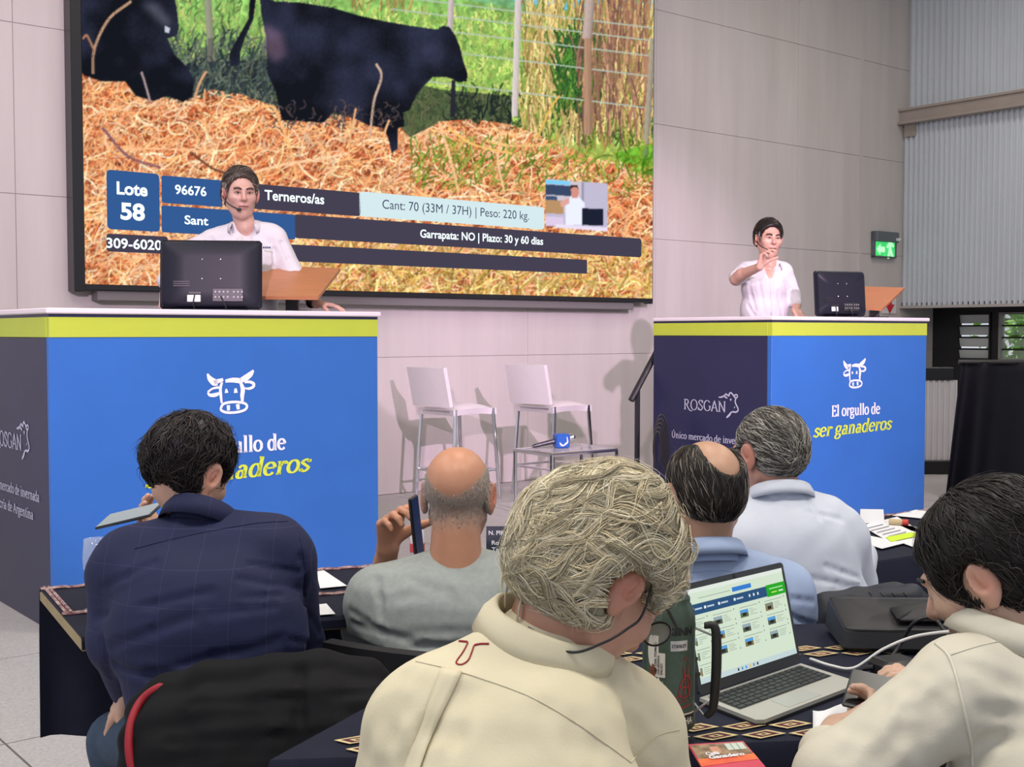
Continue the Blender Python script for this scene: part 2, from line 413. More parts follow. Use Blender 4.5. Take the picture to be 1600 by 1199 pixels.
tag(lw.build('wall_right_lower', M_dark), 'black wall around the louvred windows under the ribbed sheeting', None, kind='structure')
M_glass = mat('louvre_glass', (0.80, 0.84, 0.82), 0.08, alpha=0.2, spec=0.7)
M_glassd = mat('louvre_glass_frosted', (0.62, 0.66, 0.66), 0.35, alpha=0.92)
for k, (a, b) in enumerate(((wx[0], wx[1]), (wx[2], wx[3]))):
    wroot = thing('window_%d' % (k + 1), ['louvred window with grey frosted slats beside the concrete wall', 'louvred window with green leaves showing outside, at the right edge'][k], None, sw((a + b) / 2, zb, 0.05), kind='structure')
    fr = MB(); t = 0.02
    for (s0, s1, z0, z1) in ((a, a + t, zb, zt), (b - t, b, zb, zt), (a, b, zb, zb + t), (a, b, zt - t, zt)): wbox(s0, s1, z0, z1, 0.07, fr, 0.12)
    fr.build('window_frame', M_dark if k == 0 else mat('window_frame_light', (0.3, 0.3, 0.28), 0.5), wroot)
    n = 4; hh = (zt - zb) / n
    for j in range(n):
        z = zb + hh * (j + 0.5); Rr = RS @ rotx(D2R(14))
        MB().box(sw((a + b) / 2, z, 0.05), (b - a - 2 * t, 0.008, hh - 0.03), Rr).build('louvre_pane', M_glassd if k == 0 else M_glass, wroot)
        MB().box(sw((a + b) / 2, z + hh / 2 - 0.015, 0.06), (b - a - 2 * t, 0.03, 0.022), RS).build('louvre_rail', M_dark, wroot)
# greenery in daylight outside the right-hand window
def leaf_cloud(c, r, n, seed, name, parent, m):
    rg = np.random.RandomState(seed); mb = MB()
    for _ in range(n):
        p = np.array(c) + rg.normal(size=3) * np.array(r) * 0.45; a = rg.normal(size=3); a /= np.linalg.norm(a); b = np.cross(a, rg.normal(size=3)); b /= np.linalg.norm(b)
        l = 0.06 + 0.07 * rg.rand()
        mb.add([p - a * l, p + b * l * .4, p + a * l, p - b * l * .4], [(0, 1, 2, 3)])
    return mb.build(name, m, parent)
tp = sw((wx[2] + wx[3]) / 2 - 0.2, 0, -1.75)
tr = thing('garden_shrub', 'sunlit green shrub outside the right-hand louvred window', 'shrub', tp)
M_leaf = mat('leaf', (0.25, 0.55, 0.06), 0.5, noise=0.45, nscale=7)
MB().tube([tp, tp + np.array([0.05, 0.02, 0.6]), tp + np.array([0, 0, 1.3])], 0.03, 6).build('stem', mat('bark', (0.1, 0.07, 0.05), 0.9), tr)
tag(leaf_cloud(tp + np.array([0, 0, 1.35]), (0.95, 0.8, 0.8), 3600, 4, 'foliage', tr, M_leaf), kind='stuff')

# floor of large grey tiles laid square to the walls, on a darker bed
M_bed = mat('tile_joint', (0.20, 0.19, 0.19), 0.9)
fl = MB().box(np.array([0.5, 6.5, -0.035]), (26, 24, 0.03), np.eye(3)).build('floor', M_bed)
tag(fl, 'grey speckled tile floor of the hall', None, kind='structure')
M_tile = mat('floor_tile', (0.45, 0.43, 0.43), 0.55, noise=0.22, nscale=90, bump=0.02, bscale=200)
tw = 1.15; tm = None
for i in range(-7, 7):
    for j in range(0, 14):
        c = WB.at(i * tw + 0.3, 0, j * tw + tw / 2)
        if c[1] < 0.2 or c[1] > 15 or abs(c[0]) > c[1] * 0.62 + 2.2: continue
        if tm is None:
            to = MB().box((0, 0, 0), (tw - 0.008, tw - 0.008, 0.02), RW).build('tile', M_tile, fl); tm = to
        else:
            to = tm.copy(); COL.objects.link(to)
        to.location = (c[0], c[1], -0.01); to.parent = fl
ce = MB().box(WB.at((S_CORNER - 9) / 2, 7.05, 8), (S_CORNER + 9.4, 16.4, 0.1), RW).build('ceiling', mat('ceiling_paint', (0.55, 0.54, 0.53), 0.9))
tag(ce, 'plain grey hall ceiling', None, kind='structure')

# ------------------------------------------------------------------ fittings on the wall
def wbx(x0, y0, x1, y1):
    a, b = WB.sz(x0, y1), WB.sz(x1, y0); return a[0], a[1], b[0], b[1]
s0, z0, s1, z1 = wbx(1360, 365, 1395, 402)
ex = thing('exit_sign', 'green lit emergency exit sign on the concrete wall', 'sign', WB.at((s0 + s1) / 2, z0, 0.0))
M_grey = mat('sign_housing', (0.12, 0.14, 0.16), 0.5)
MB().box(WB.at((s0 + s1) / 2, z1 - 0.06, 0.05), (s1 - s0, 0.1, 0.13), RW, 0.01).box(WB.at(s0 + .012, (z0 + z1) / 2, 0.035), (0.024, .05, z1 - z0), RW).box(WB.at(s1 - .012, (z0 + z1) / 2, 0.035), (0.024, .05, z1 - z0), RW).box(WB.at((s0 + s1) / 2, z0 + .01, 0.035), (s1 - s0, .05, .02), RW).build('housing', M_grey, ex)
fc = MB().box(WB.at((s0 + s1) / 2, (z0 + z1) / 2 - 0.05, 0.035), (s1 - s0 - .05, 0.03, z1 - z0 - .14), RW).build('lit_panel', mat('exit_green', (0.05, 0.55, 0.14), 0.4, emit=0.9, noise=0.35, nscale=12), ex)
M_pict = mat('exit_pictogram', (0.45, 1.0, 0.5), 0.4, emit=0.9)
def wallpoly(pl, parent, m, name, out, cx, cz, sc, th=0.004):
    for q in pl:
        MB().prism(q, th, lambda x, y, h: WB.at(cx + x * sc, cz + y * sc, out + h)).build(name, m, parent)
w_ = s1 - s0
wallpoly([[(-.38, -.02), (-.22, .12), (-.22, .05), (-.02, .05), (-.02, -.09), (-.22, -.09), (-.22, -.16)], [(.1, -.25), (.18, -.25), (.22, -.1), (.3, -.22), (.38, -.2), (.28, .0), (.27, .12), (.36, .05), (.4, .1), (.28, .2), (.16, .18), (.06, .06), (.11, .02), (.18, .1), (.16, -.05)], [(.2, .22), (.28, .22), (.3, .29), (.24, .33), (.18, .29)]], ex, M_pict, 'pictogram', 0.051, (s0 + s1) / 2, (z0 + z1) / 2 - .05, w_)
MB().lathe([(0.02, 0), (0.02, .05), (0.0, .06)], WB.at(s1 - 0.06, z1 - 0.09, 0.1), 10, axis=N3).build('test_lamp', mat('white_plastic', (0.7, 0.7, 0.7), 0.4), ex)
s0, z0, s1, z1 = wbx(1379, 462, 1399, 490)
ar = thing('arrow_sign', 'small white sign with a red arrow pointing down, behind the lectern', 'sign', WB.at((s0 + s1) / 2, z0, 0))
MB().box(WB.at((s0 + s1) / 2, (z0 + z1) / 2, 0.006), (s1 - s0, .012, z1 - z0), RW).build('board', mat('sign_white', (0.75, 0.72, 0.74), 0.5), ar)
wallpoly([[(-.14, .45), (.14, .45), (.14, 0), (.36, 0), (0, -.42), (-.36, 0), (-.14, 0)]], ar, mat('sign_red', (0.6, 0.02, 0.03), 0.5), 'arrow', 0.013, (s0 + s1) / 2, (z0 + z1) / 2, s1 - s0)
# ================================================================== LED wall with the sale picture
SL, SZ0 = WB.sz(133, 445)
SR, _ = WB.sz(1019, 466)
SZ0 = 0.5 * (SZ0 + WB.sz(1018, 466)[1]); SZ1 = SZ0 + (SR - SL) * 0.5625
SOUT = 0.16
# the picture plane stands proud of the wall, so its edges are re-read on that plane
SPL = Plane(WB.at(0, 0, SOUT), 39.0)
SL = SPL.sz(133, 445)[0]; SR = SPL.sz(1019, 466)[0]; SZ0 = 0.5 * (SPL.sz(133, 445)[1] + SPL.sz(1018, 466)[1]); SZ1 = SZ0 + (SR - SL) * 0.5625
led = thing('led_screen', 'huge wall-mounted screen showing black cattle on straw and a sale lot banner', 'screen', WB.at((SL + SR) / 2, SZ0 - 0.05, 0.0))
M_bez = mat('screen_bezel', (0.012, 0.012, 0.014), 0.3)
bw = 0.055
def sbox(a, b, c, d, o0, o1, mb): mb.box(WB.at((a + b) / 2, (c + d) / 2, (o0 + o1) / 2), (b - a, abs(o1 - o0), d - c), RW, 0.006)
fr = MB()
sbox(SL - bw * 1.5, SL, SZ0 - bw, SZ1 + bw, 0.03, SOUT + 0.012, fr); sbox(SR, SR + 0.012, SZ0 - bw, SZ1 + bw, 0.03, SOUT + 0.004, fr)
sbox(SL, SR, SZ0 - bw * .8, SZ0, 0.03, SOUT + 0.012, fr); sbox(SL, SR, SZ1, SZ1 + bw, 0.03, SOUT + 0.012, fr)
fr.build('bezel', M_bez, led)
bk = MB(); sbox(SL + 0.1, SR - 0.25, SZ0 - 0.12, SZ1 - 0.1, 0.0, SOUT - 0.02, bk); bk.build('mounting_frame', mat('mount_grey', (0.16, 0.15, 0.15), 0.6), led)

# --- paint the broadcast picture on a canvas (x 120..1030, y -60..480 of the source frame)
X0, Y0, CW, CH = 120, -60, 910, 540
rg = np.random.RandomState(11)
yy, xx = np.mgrid[0:CH, 0:CW].astype(np.float32); xx += X0; yy += Y0
def vnoise(sc, seed, sx=1.0, sy=1.0):
    r = np.random.RandomState(seed); gx, gy = int(CW / (sc * sx)) + 3, int(CH / (sc * sy)) + 3; g_ = r.rand(gy, gx)
    u = (xx - X0) / (sc * sx); v = (yy - Y0) / (sc * sy); i = u.astype(int); j = v.astype(int); fu = u - i; fv = v - j
    fu = fu * fu * (3 - 2 * fu); fv = fv * fv * (3 - 2 * fv)
    return (g_[j, i] * (1 - fu) + g_[j, i + 1] * fu) * (1 - fv) + (g_[j + 1, i] * (1 - fu) + g_[j + 1, i + 1] * fu) * fv
def C3(*c): return np.array(c, np.float32)
canvas = np.zeros((CH, CW, 3), np.float32)
n1 = vnoise(5, 1) * .5 + vnoise(14, 2) * .3 + vnoise(40, 3) * .2
gr = np.clip((yy + 20) / 220, 0, 1)[..., None]
canvas[:] = C3(142, 196, 104) * (1 - gr) + C3(166, 188, 90) * gr
canvas *= (0.62 + 0.66 * n1)[..., None]
sky = yy < (xx - 800) * 0.178 + 0
canvas[sky] = C3(92, 196, 248)
far = (yy >= (xx - 800) * 0.178) & (yy < (xx - 800) * 0.20 + 14); canvas[far] = C3(120, 175, 120) * (0.8 + 0.4 * n1[far])[:, None]
def inpoly(poly):
    m = np.zeros((CH, CW), bool); n = len(poly); j = n - 1
    for i in range(n):
        xi, yi = poly[i]; xj, yj = poly[j]
        c = ((yi > yy) != (yj > yy)) & (xx < (xj - xi) * (yy - yi) / (yj - yi + 1e-9) + xi); m ^= c; j = i
    return m
def strokes(P0, D, Ln, Wd, Cl, curve=0.0, clip=None):
    """many straight or slightly curved strokes at once; later ones paint over earlier ones"""
    n = len(P0); S = int(max(48, 1.6 * float(np.max(Ln))))
    t = np.linspace(0, 1, S)[None, :]
    nx, ny = -D[:, 1:2], D[:, 0:1]; bend = (curve if not np.isscalar(curve) else np.full(n, curve))[:, None] * (4 * t * (1 - t))
    X = P0[:, 0:1] + D[:, 0:1] * Ln[:, None] * t + nx * bend; Y = P0[:, 1:2] + D[:, 1:2] * Ln[:, None] * t + ny * bend
    for k in np.linspace(-.5, .5, 3):
        xi = np.round(X + nx * Wd[:, None] * k - X0).astype(int); yi = np.round(Y + ny * Wd[:, None] * k - Y0).astype(int)
        ok = (xi >= 0) & (xi < CW) & (yi >= 0) & (yi < CH)
        if clip is not None: ok &= clip[np.clip(yi, 0, CH - 1), np.clip(xi, 0, CW - 1)]
        cc = np.broadcast_to(Cl[:, None, :], X.shape + (3,))
        canvas[yi[ok], xi[ok]] = cc[ok]
def field(n, xr, yr, ang, spread, ln, wd, cols, bend=4, clip=None, jit=0.22):
    p = np.stack([rg.uniform(*xr, n), rg.uniform(*yr, n)], 1); a = np.radians(rg.normal(ang, spread, n)); d = np.stack([np.cos(a), -np.sin(a)], 1)
    cl = np.array(cols, np.float32)[rg.randint(0, len(cols), n)] * rg.uniform(1 - jit, 1 + jit, (n, 1)).astype(np.float32)
    strokes(p, d, rg.uniform(*ln, n), rg.uniform(*wd, n), np.clip(cl, 0, 255), rg.normal(0, bend, n), clip)
# meadow grass, weeds and shade at the fence foot
field(3200, (560, 1025), (20, 230), 88, 14, (5, 16), (.6, 1.6), [(150, 190, 90), (176, 196, 96), (112, 160, 74), (196, 200, 120)])
field(1500, (240, 520), (-40, 190), 85, 18, (6, 22), (.6, 1.8), [(120, 160, 84), (166, 170, 100), (84, 120, 64), (150, 190, 110)])
field(500, (700, 1020), (150, 230), 80, 30, (8, 26), (1, 2), [(60, 84, 46), (90, 110, 50), (46, 66, 44)])
field(420, (225, 430), (70, 175), 80, 28, (10, 34), (1, 2.6), [(62, 80, 70), (84, 98, 84), (50, 66, 66), (110, 120, 96)])
field(900, (815, 1022), (20, 235), 88, 10, (18, 80), (.7, 2.0), [(190, 160, 96), (214, 184, 120), (150, 120, 74), (120, 140, 60), (226, 204, 140)])
field(260, (870, 935), (60, 180), 90, 16, (10, 44), (1, 2.5), [(60, 104, 44), (80, 130, 50), (44, 80, 44)])
field(160, (900, 1015), (-20, 240), 90, 8, (50, 150), (.8, 2.2), [(150, 106, 84), (176, 136, 100), (128, 92, 80)])
field(120, (545, 640), (-40, 20), 88, 10, (20, 50), (.8, 2), [(176, 160, 96), (150, 140, 80)])
# wires and posts
for k, y in enumerate((-6, 14, 38, 70, 120)):
    strokes(np.array([[610., y]]), np.array([[.99, .12]]), np.array([420.]), np.array([1.0]), np.array([[176, 190, 176]], np.float32))
def post(x0, y0, x1, y1, w, c):
    d = np.array([[x1 - x0, y1 - y0]], float); l = np.linalg.norm(d)
    for k in np.linspace(-w / 2, w / 2, int(w * 2) + 2):
        strokes(np.array([[x0 + k, y0]]), d / l, np.array([l]), np.array([1.]), np.array([C3(*c) * (1.0 - .25 * (k / w + .3) ** 2 + rg.uniform(-.06, .06))]))
post(708, -60, 703, 46, 7, (206, 190, 190)); post(812, -60, 804, 182, 8, (216, 204, 200)); post(926, -60, 917, 60, 13, (190, 168, 160)); post(919, 60, 918, 210, 10, (176, 138, 112))
post(1020, 60, 1008, 250, 7, (170, 160, 140)); post(322, -60, 330, 100, 9, (150, 150, 130)); post(330, 60, 326, 110, 8, (110, 110, 100))
# shade behind the animals
sh = inpoly([(270, 100), (420, 92), (560, 110), (690, 140), (800, 150), (800, 205), (600, 225), (270, 190)])
canvas[sh] *= 0.42; canvas[sh] += C3(12, 12, 22)
field(300, (280, 430), (100, 180), 80, 40, (8, 30), (.8, 2), [(70, 84, 76), (96, 104, 92), (44, 54, 60)])
# straw
top = [(120, 108), (150, 122), (200, 128), (240, 160), (290, 168), (330, 150), (380, 158), (450, 185), (520, 190), (560, 172), (600, 180), (640, 225), (690, 200), (740, 196), (800, 205), (860, 228), (930, 258), (1030, 272), (1030, 490), (120, 490)]
st = inpoly(top)
canvas[st] = (C3(212, 130, 84) * (0.62 + 0.5 * n1[..., None]))[st]
band = np.clip((yy - 150) / 320, 0, 1)
big = inpoly([(120, 96)] + [(x, y - 10) for x, y in top[1:-2]] + [(1030, 490), (120, 490)])
pal = [(232, 146, 96), (214, 122, 76), (244, 174, 124), (190, 98, 60), (252, 200, 156), (156, 76, 50), (232, 160, 108)]
field(9000, (110, 1035), (110, 490), 12, 42, (8, 44), (.5, 1.8), [(120, 56, 34), (150, 74, 40), (96, 44, 34), (180, 92, 50), (206, 116, 64)], 5, st)
field(9500, (110, 1035), (110, 490), 20, 46, (8, 46), (.4, 1.6), pal, 6, big)
field(2600, (110, 1035), (130, 490), 25, 55, (10, 40), (.4, 1.3), [(255, 206, 160), (250, 186, 126), (255, 220, 184), (240, 170, 110)], 6, big)
field(900, (440, 1035), (390, 490), 60, 50, (8, 40), (.6, 1.8), [(190, 150, 70), (220, 190, 110), (150, 116, 60), (236, 210, 140)], 6, st)
field(320, (640, 1030), (225, 300), 70, 35, (8, 30), (.6, 1.6), [(90, 120, 40), (130, 150, 60), (170, 150, 70)], 4)
canvas[inpoly([(960, 240), (1030, 220), (1030, 275), (985, 268)])] *= C3(.7, .95, .6)
# cattle: dark coats with soft lighter patches
def cow(poly, seed):
    m = inpoly(poly); nn = vnoise(60, seed) * .6 + vnoise(22, seed + 1) * .3 + vnoise(3, seed + 2) * .1
    canvas[m] = (C3(20, 22, 30)[None] + C3(40, 42, 62)[None] * (np.clip(nn - .38, 0, 1) * 1.5)[m][:, None]); return m
cow([(120, -60), (262, -60), (268, -20), (276, 10), (280, 45), (276, 56), (262, 60), (272, 84), (292, 104), (304, 125), (300, 150), (286, 160), (262, 150), (240, 158), (212, 150), (196, 128), (160, 128), (132, 118), (120, 108)], 21)
cow([(402, -60), (404, -8), (430, 2), (470, 4), (520, 12), (560, 24), (600, 33), (640, 40), (668, 44), (684, 46), (692, 40), (702, 42), (712, 56), (719, 74), (724, 96), (731, 116), (729, 127), (716, 129), (708, 124), (696, 120), (676, 121), (662, 134), (650, 150), (640, 172), (630, 176), (632, 198), (622, 200), (622, 232), (612, 240), (606, 214), (598, 200), (575, 196), (556, 186), (520, 176), (506, 192), (440, 188), (430, 140), (418, 116), (416, 60), (408, 20)], 31)
cow([(402, -20), (396, 30), (384, 56), (376, 80), (374, 102), (360, 104), (358, 84), (372, 58), (388, 30), (392, -20)], 41)
canvas[inpoly([(706, 126), (712, 126), (711, 184), (703, 184)])] = C3(40, 40, 50)
def soft(poly, mul, add, n=9):
    global canvas
    m = inpoly(poly).astype(np.float32)
    for _ in range(n):
        for ax_ in (0, 1): m = (np.roll(m, 2, ax_) + m + np.roll(m, -2, ax_)) / 3
    canvas = canvas * (1 - m[..., None] * (1 - mul)) + m[..., None] * C3(*add)
soft([(412, 36), (440, 52), (448, 84), (432, 98), (414, 84)], .7, (62, 44, 52))
soft([(658, 74), (690, 62), (700, 84), (684, 106), (662, 96)], .85, (18, 18, 26))
soft([(222, 6), (246, 4), (268, 34), (262, 44), (246, 32)], .7, (58, 58, 66))
canvas[inpoly([(258, 40), (266, 44), (264, 52), (258, 50)])] = C3(190, 196, 210)
field(70, (416, 620), (165, 205), 60, 40, (6, 16), (.4, .9), [(70, 60, 66), (96, 78, 74)], 4)
# tall bent stalks in front
def stalk(pts, w, c):
    q = smooth_path(pts, 10); d = np.diff(q, axis=0); l = np.linalg.norm(d, axis=1); strokes(q[:-1], d / l[:, None], l + .5, np.full(len(l), float(w)), np.tile(C3(*c), (len(l), 1)))
for pts, w, c in [([(145, 115), (148, 75), (170, 30), (205, 2)], 3, (190, 150, 120)), ([(148, 80), (136, 56), (130, 60)], 2, (170, 120, 90)), ([(398, 170), (425, 166), (438, 190), (452, 228), (464, 280)], 3.4, (250, 186, 120)), ([(300, 165), (312, 130), (322, 112)], 2.6, (214, 160, 120)), ([(318, 168), (320, 140)], 2, (230, 170, 120)), ([(235, 160), (226, 128), (221, 113)], 2, (170, 150, 150)), ([(345, 185), (348, 165)], 2, (240, 180, 130)), ([(578, 215), (584, 160), (596, 120), (588, 100)], 2.6, (200, 170, 150)), ([(686, 190), (704, 250), (716, 298)], 3, (250, 200, 150)), ([(595, 240), (602, 205), (608, 188)], 2, (236, 180, 130)), ([(395, 270), (440, 258), (500, 248), (545, 240)], 3, (255, 214, 170)), ([(545, 240), (548, 210), (556, 170)], 2, (226, 170, 120)), ([(760, 220), (800, 228), (860, 226)], 3, (244, 200, 130)), ([(785, 205), (778, 250), (788, 300)], 2, (240, 196, 150)), ([(700, 200), (740, 226), (800, 240)], 2.5, (240, 190, 110)), ([(840, 215), (860, 170), (874, 150)], 2.2, (220, 180, 90)), ([(190, 234), (250, 232), (330, 238)], 2.6, (250, 190, 140)), ([(160, 200), (200, 244), (250, 262)], 3, (130, 84, 96)), ([(300, 240), (330, 262), (350, 270)], 2.4, (110, 64, 50))]:
    stalk(pts, w, c)
# presenter picture-in-picture, at the right end of the banner
def R_(x0, y0, x1, y1, c, sl=0.07):
    m = (xx >= x0) & (xx <= x1) & (yy >= y0 + (xx - 853) * sl) & (yy <= y1 + (xx - 853) * sl); canvas[m] = C3(*c)
R_(853, 280, 949, 353, (186, 180, 204)); R_(853, 280, 911, 330, (200, 190, 200)); R_(853, 281, 890, 287, (120, 200, 240)); R_(853, 288, 892, 304, (56, 70, 100)); R_(853, 306, 870, 316, (60, 80, 116)); R_(853, 312, 880, 333, (180, 140, 100)); R_(909, 281, 912, 352, (150, 146, 170)); R_(853, 338, 880, 352, (214, 196, 224)); R_(868, 349, 949, 355, (226, 216, 236))
canvas[inpoly([(884, 312), (900, 303), (914, 318), (914, 352), (884, 352)])] = C3(228, 232, 250)
canvas[inpoly([(875, 316), (890, 308), (890, 318), (877, 324)])] = C3(216, 160, 150)
canvas[inpoly([(891, 292), (902, 291), (905, 300), (902, 310), (894, 310)])] = C3(206, 140, 126)
canvas[inpoly([(891, 297), (892, 290), (902, 289), (905, 298), (902, 293), (895, 293)])] = C3(50, 36, 36)
R_(910, 324, 942, 350, (28, 32, 50), 0.03)
# soften very slightly, as camera glass does
k = canvas; canvas = (k * 2 + np.roll(k, 1, 0) + np.roll(k, -1, 0) + np.roll(k, 1, 1) + np.roll(k, -1, 1)) / 6
cl = np.clip(canvas / 255, 0, 1); canvas = np.where(cl <= .04045, cl / 12.92, ((cl + .055) / 1.055) ** 2.4).astype(np.float32)
# LED panel surface: one vertex per lamp cluster, coloured from the canvas
NX, NY = 800, 450
uu, vv = np.meshgrid(np.linspace(SL, SR, NX), np.linspace(SZ0, SZ1, NY))
PV = SPL.o[None] + SPL.t[None] * uu.ravel()[:, None] + np.array([0, 0, 1.0])[None] * vv.ravel()[:, None]
qx, qy = proj(PV); fx = np.clip(qx - X0, 0, CW - 1.01); fy = np.clip(qy - Y0, 0, CH - 1.01); ix, iy = fx.astype(int), fy.astype(int); ax, ay = (fx - ix)[:, None], (fy - iy)[:, None]
cols = (canvas[iy, ix] * (1 - ax) + canvas[iy, ix + 1] * ax) * (1 - ay) + (canvas[iy + 1, ix] * (1 - ax) + canvas[iy + 1, ix + 1] * ax) * ay
cols = np.concatenate([cols, np.ones((len(cols), 1))], 1)
ii = (np.arange(NY - 1)[:, None] * NX + np.arange(NX - 1)[None]).ravel()
def emitter(name, attr=True, col=(1, 1, 1), strength=1.0):
    m = bpy.data.materials.new(name); m.use_nodes = True; nt = m.node_tree; nt.nodes.clear()
    e = nt.nodes.new('ShaderNodeEmission'); o = nt.nodes.new('ShaderNodeOutputMaterial'); e.inputs[1].default_value = strength
    e.inputs[0].default_value = tuple(col) + (1,)
    if attr:
        a = nt.nodes.new('ShaderNodeAttribute'); a.attribute_name = 'Col'; nt.links.new(a.outputs['Color'], e.inputs[0])
    nt.links.new(e.outputs[0], o.inputs[0]); return m
M_led = emitter('led_picture', strength=1.12)
disp = make('display', PV, np.stack([ii, ii + 1, ii + NX + 1, ii + NX], 1), M_led, led, colors=cols)
# --- banner graphics and lettering (bright flat print on the display)
def EM(name, c, st=1.0): return emitter(name, False, lin(*c), st)
M_bblue, M_bgrey, M_bwhite, M_ltr, M_ltr2 = EM('banner_blue', (52, 92, 150)), EM('banner_grey', (70, 66, 84)), EM('banner_white', (214, 236, 240)), EM('letter_white', (240, 255, 255), 1.25), EM('letter_slate', (66, 74, 100))
def rrect(a, b, c, d, r=0.03, n=5):
    o = []
    for (cx, cy, t0) in ((b - r, d - r, 0), (a + r, d - r, 90), (a + r, c + r, 180), (b - r, c + r, 270)):
        for k in range(n + 1): t = D2R(t0 + 90 * k / n); o.append((cx + r * math.cos(t), cy + r * math.sin(t)))
    return o
def bar(xl, yt, yb, xr, m, out=0.003, r=0.03, ref=None):
    a, zt_ = SPL.sz(xl, yt); _, zb_ = SPL.sz(xl, yb); b = SPL.sz(xr, (yt + yb) / 2)[0]
    poly = rrect(a, b, zb_, zt_, r)
    make('banner_bar', np.array([SPL.at(x, z, out) for x, z in poly]), [tuple(range(len(poly)))], m, disp); return a, b, zb_, zt_
bar(166, 265, 358, 249, M_bblue); bar(252, 274, 317, 347, M_bblue, r=.015); bar(252, 321, 363, 461, M_bblue, r=.015); bar(166, 365, 393, 262, M_bgrey, r=.02)
bar(349, 283, 323, 563, M_bgrey); bar(561, 299, 338, 850, M_bwhite); bar(459, 335, 372, 1002, M_bgrey); bar(300, 374, 402, 917, M_bgrey, r=.01)
def ltext(s, xl, yl, xr, capx, m, bold=0.02, out=0.006):
    """yl: baseline pixel at xl; capx: capital height in px at xl"""
    v, f = font_mesh(s, bold); a, zb_ = SPL.sz(xl, yl); b = SPL.sz(xr, yl)[0]; cap = SPL.sz(xl, yl - capx)[1] - zb_
    put_text(fit_text(v, a, b, zb_, cap, 0.73), f, lambda x, z: SPL.at(x, z, out), disp, m)
ltext('Lote', 182, 303, 230, 20, M_ltr, .03); ltext('58', 188, 342, 226, 26, M_ltr, .035); ltext('96676', 273, 303, 322, 15, M_ltr); ltext('Sant', 288, 350, 325, 14, M_ltr)
ltext('309-6020', 166, 387, 252, 16, M_ltr); ltext('Terneros/as', 413, 312, 506, 16, M_ltr); ltext('Cant: 70 (33M / 37H) | Peso: 220 kg.', 597, 326, 826, 15, M_ltr2, 0.0); ltext('Garrapata: NO | Plazo: 30 y 60 dias', 656, 371, 848, 13, M_ltr, .02)
# ================================================================== auction rostrums
KH = 1.563; KW = 1.85; KD = 1.25
M_kblue = mat('rostrum_blue', (0.028, 0.135, 0.45), 0.42, noise=0.05, nscale=3, bump=0.01)
M_knavy = mat('rostrum_navy', (0.020, 0.022, 0.065), 0.32, noise=0.08, nscale=3)
M_klime = mat('rostrum_lime', (0.44, 0.53, 0.05), 0.4, noise=0.03)
M_ktop = mat('rostrum_ledge', (0.72, 0.66, 0.70), 0.4)
M_kwht = mat('print_white', (0.80, 0.80, 0.85), 0.5)
M_klim2 = mat('print_lime', (0.60, 0.72, 0.06), 0.5)
M_ksilv = mat('print_silver', (0.45, 0.47, 0.58), 0.5)
KL = Plane(PZ(84, 990, 0.0)[:2], 39.0)
def lp(x, y): return KL.sz(x, y)
def rostrum(pl, label, parts_label=None):
    R = np.stack([pl.t, -pl.n, np.array([0, 0, 1.0])], 1)
    side = Plane(pl.o[:2], math.degrees(pl.a) + 90)           # runs back from the near corner; its n points along +t
    k = thing('auction_rostrum', label, 'rostrum', pl.at(KW / 2, 0, -KD / 2))
    sa = lambda s, z, out: pl.o + side.t * s + np.array([0, 0, z]) - pl.t * out
    zb = KH - 0.135; zl = KH - 0.022
    MB().box(pl.at(KW / 2, zb / 2, -0.02), (KW, 0.04, zb), R, 0.003).build('front_panel', M_kblue, k)
    MB().box(pl.at(KW / 2, (zb + zl) / 2 - .008, -0.019), (KW, 0.044, zl - zb - .016), R).build('front_band', M_klime, k)
    MB().box(pl.at(KW / 2, zl - .008, -0.02), (KW, 0.04, 0.016), R).build('front_rail', M_knavy, k)
    sl = MB().box(sa((KD + .04) / 2, zb / 2, -0.02), (0.04, KD - .04, zb), R, 0.003).build('side_panel', M_knavy, k)
    MB().box(sa((KD + .04) / 2, (zb + zl) / 2 - .008, -0.019), (0.044, KD - .04, zl - zb - .016), R).build('side_band', M_klime, k)
    MB().box(sa((KD + .04) / 2, zl - .008, -0.02), (0.04, KD - .04, 0.016), R).build('side_rail', M_knavy, k)
    MB().box(pl.at(KW - .02, zl / 2, -KD / 2 - .02), (0.04, KD - .04, zl), R, 0.003).build('side_panel', M_knavy, k)
    # ledge runs round three sides, the presenter stands on the deck behind it
    MB().box(pl.at(KW / 2, KH - .008, -0.19), (KW + .03, 0.42, 0.028), R, 0.006).build('ledge', M_ktop, k)
    for s in (0.09, KW - .09): MB().box(pl.at(s, KH - .008, -0.4 - (KD - .4) / 2), (0.2, KD - .4, 0.028), R, 0.006).build('ledge', M_ktop, k)
    MB().box(pl.at(KW / 2, 0.27, -KD / 2 - .02), (KW - .09, KD - .05, 0.54), R).build('deck', mat('deck_wood', (0.15, 0.12, 0.1), 0.7), k)
    return k, side
def strokes_on(pts_list, M, parent, m, w, name='emblem'):
    """hand-drawn emblem: tapered brush strokes laid on the panel"""
    mb = MB()
    for q, ww in pts_list:
        q = smooth_path(q, 5); t = np.linspace(0, 1, len(q)); prof = ww if np.ndim(ww) else np.full(2, ww)
        v, f = strip2d(q, np.interp(t, np.linspace(0, 1, len(prof)), prof) * w); mb.add([M(a, b) for a, b in v], f)
    return mb.build(name, m, parent)
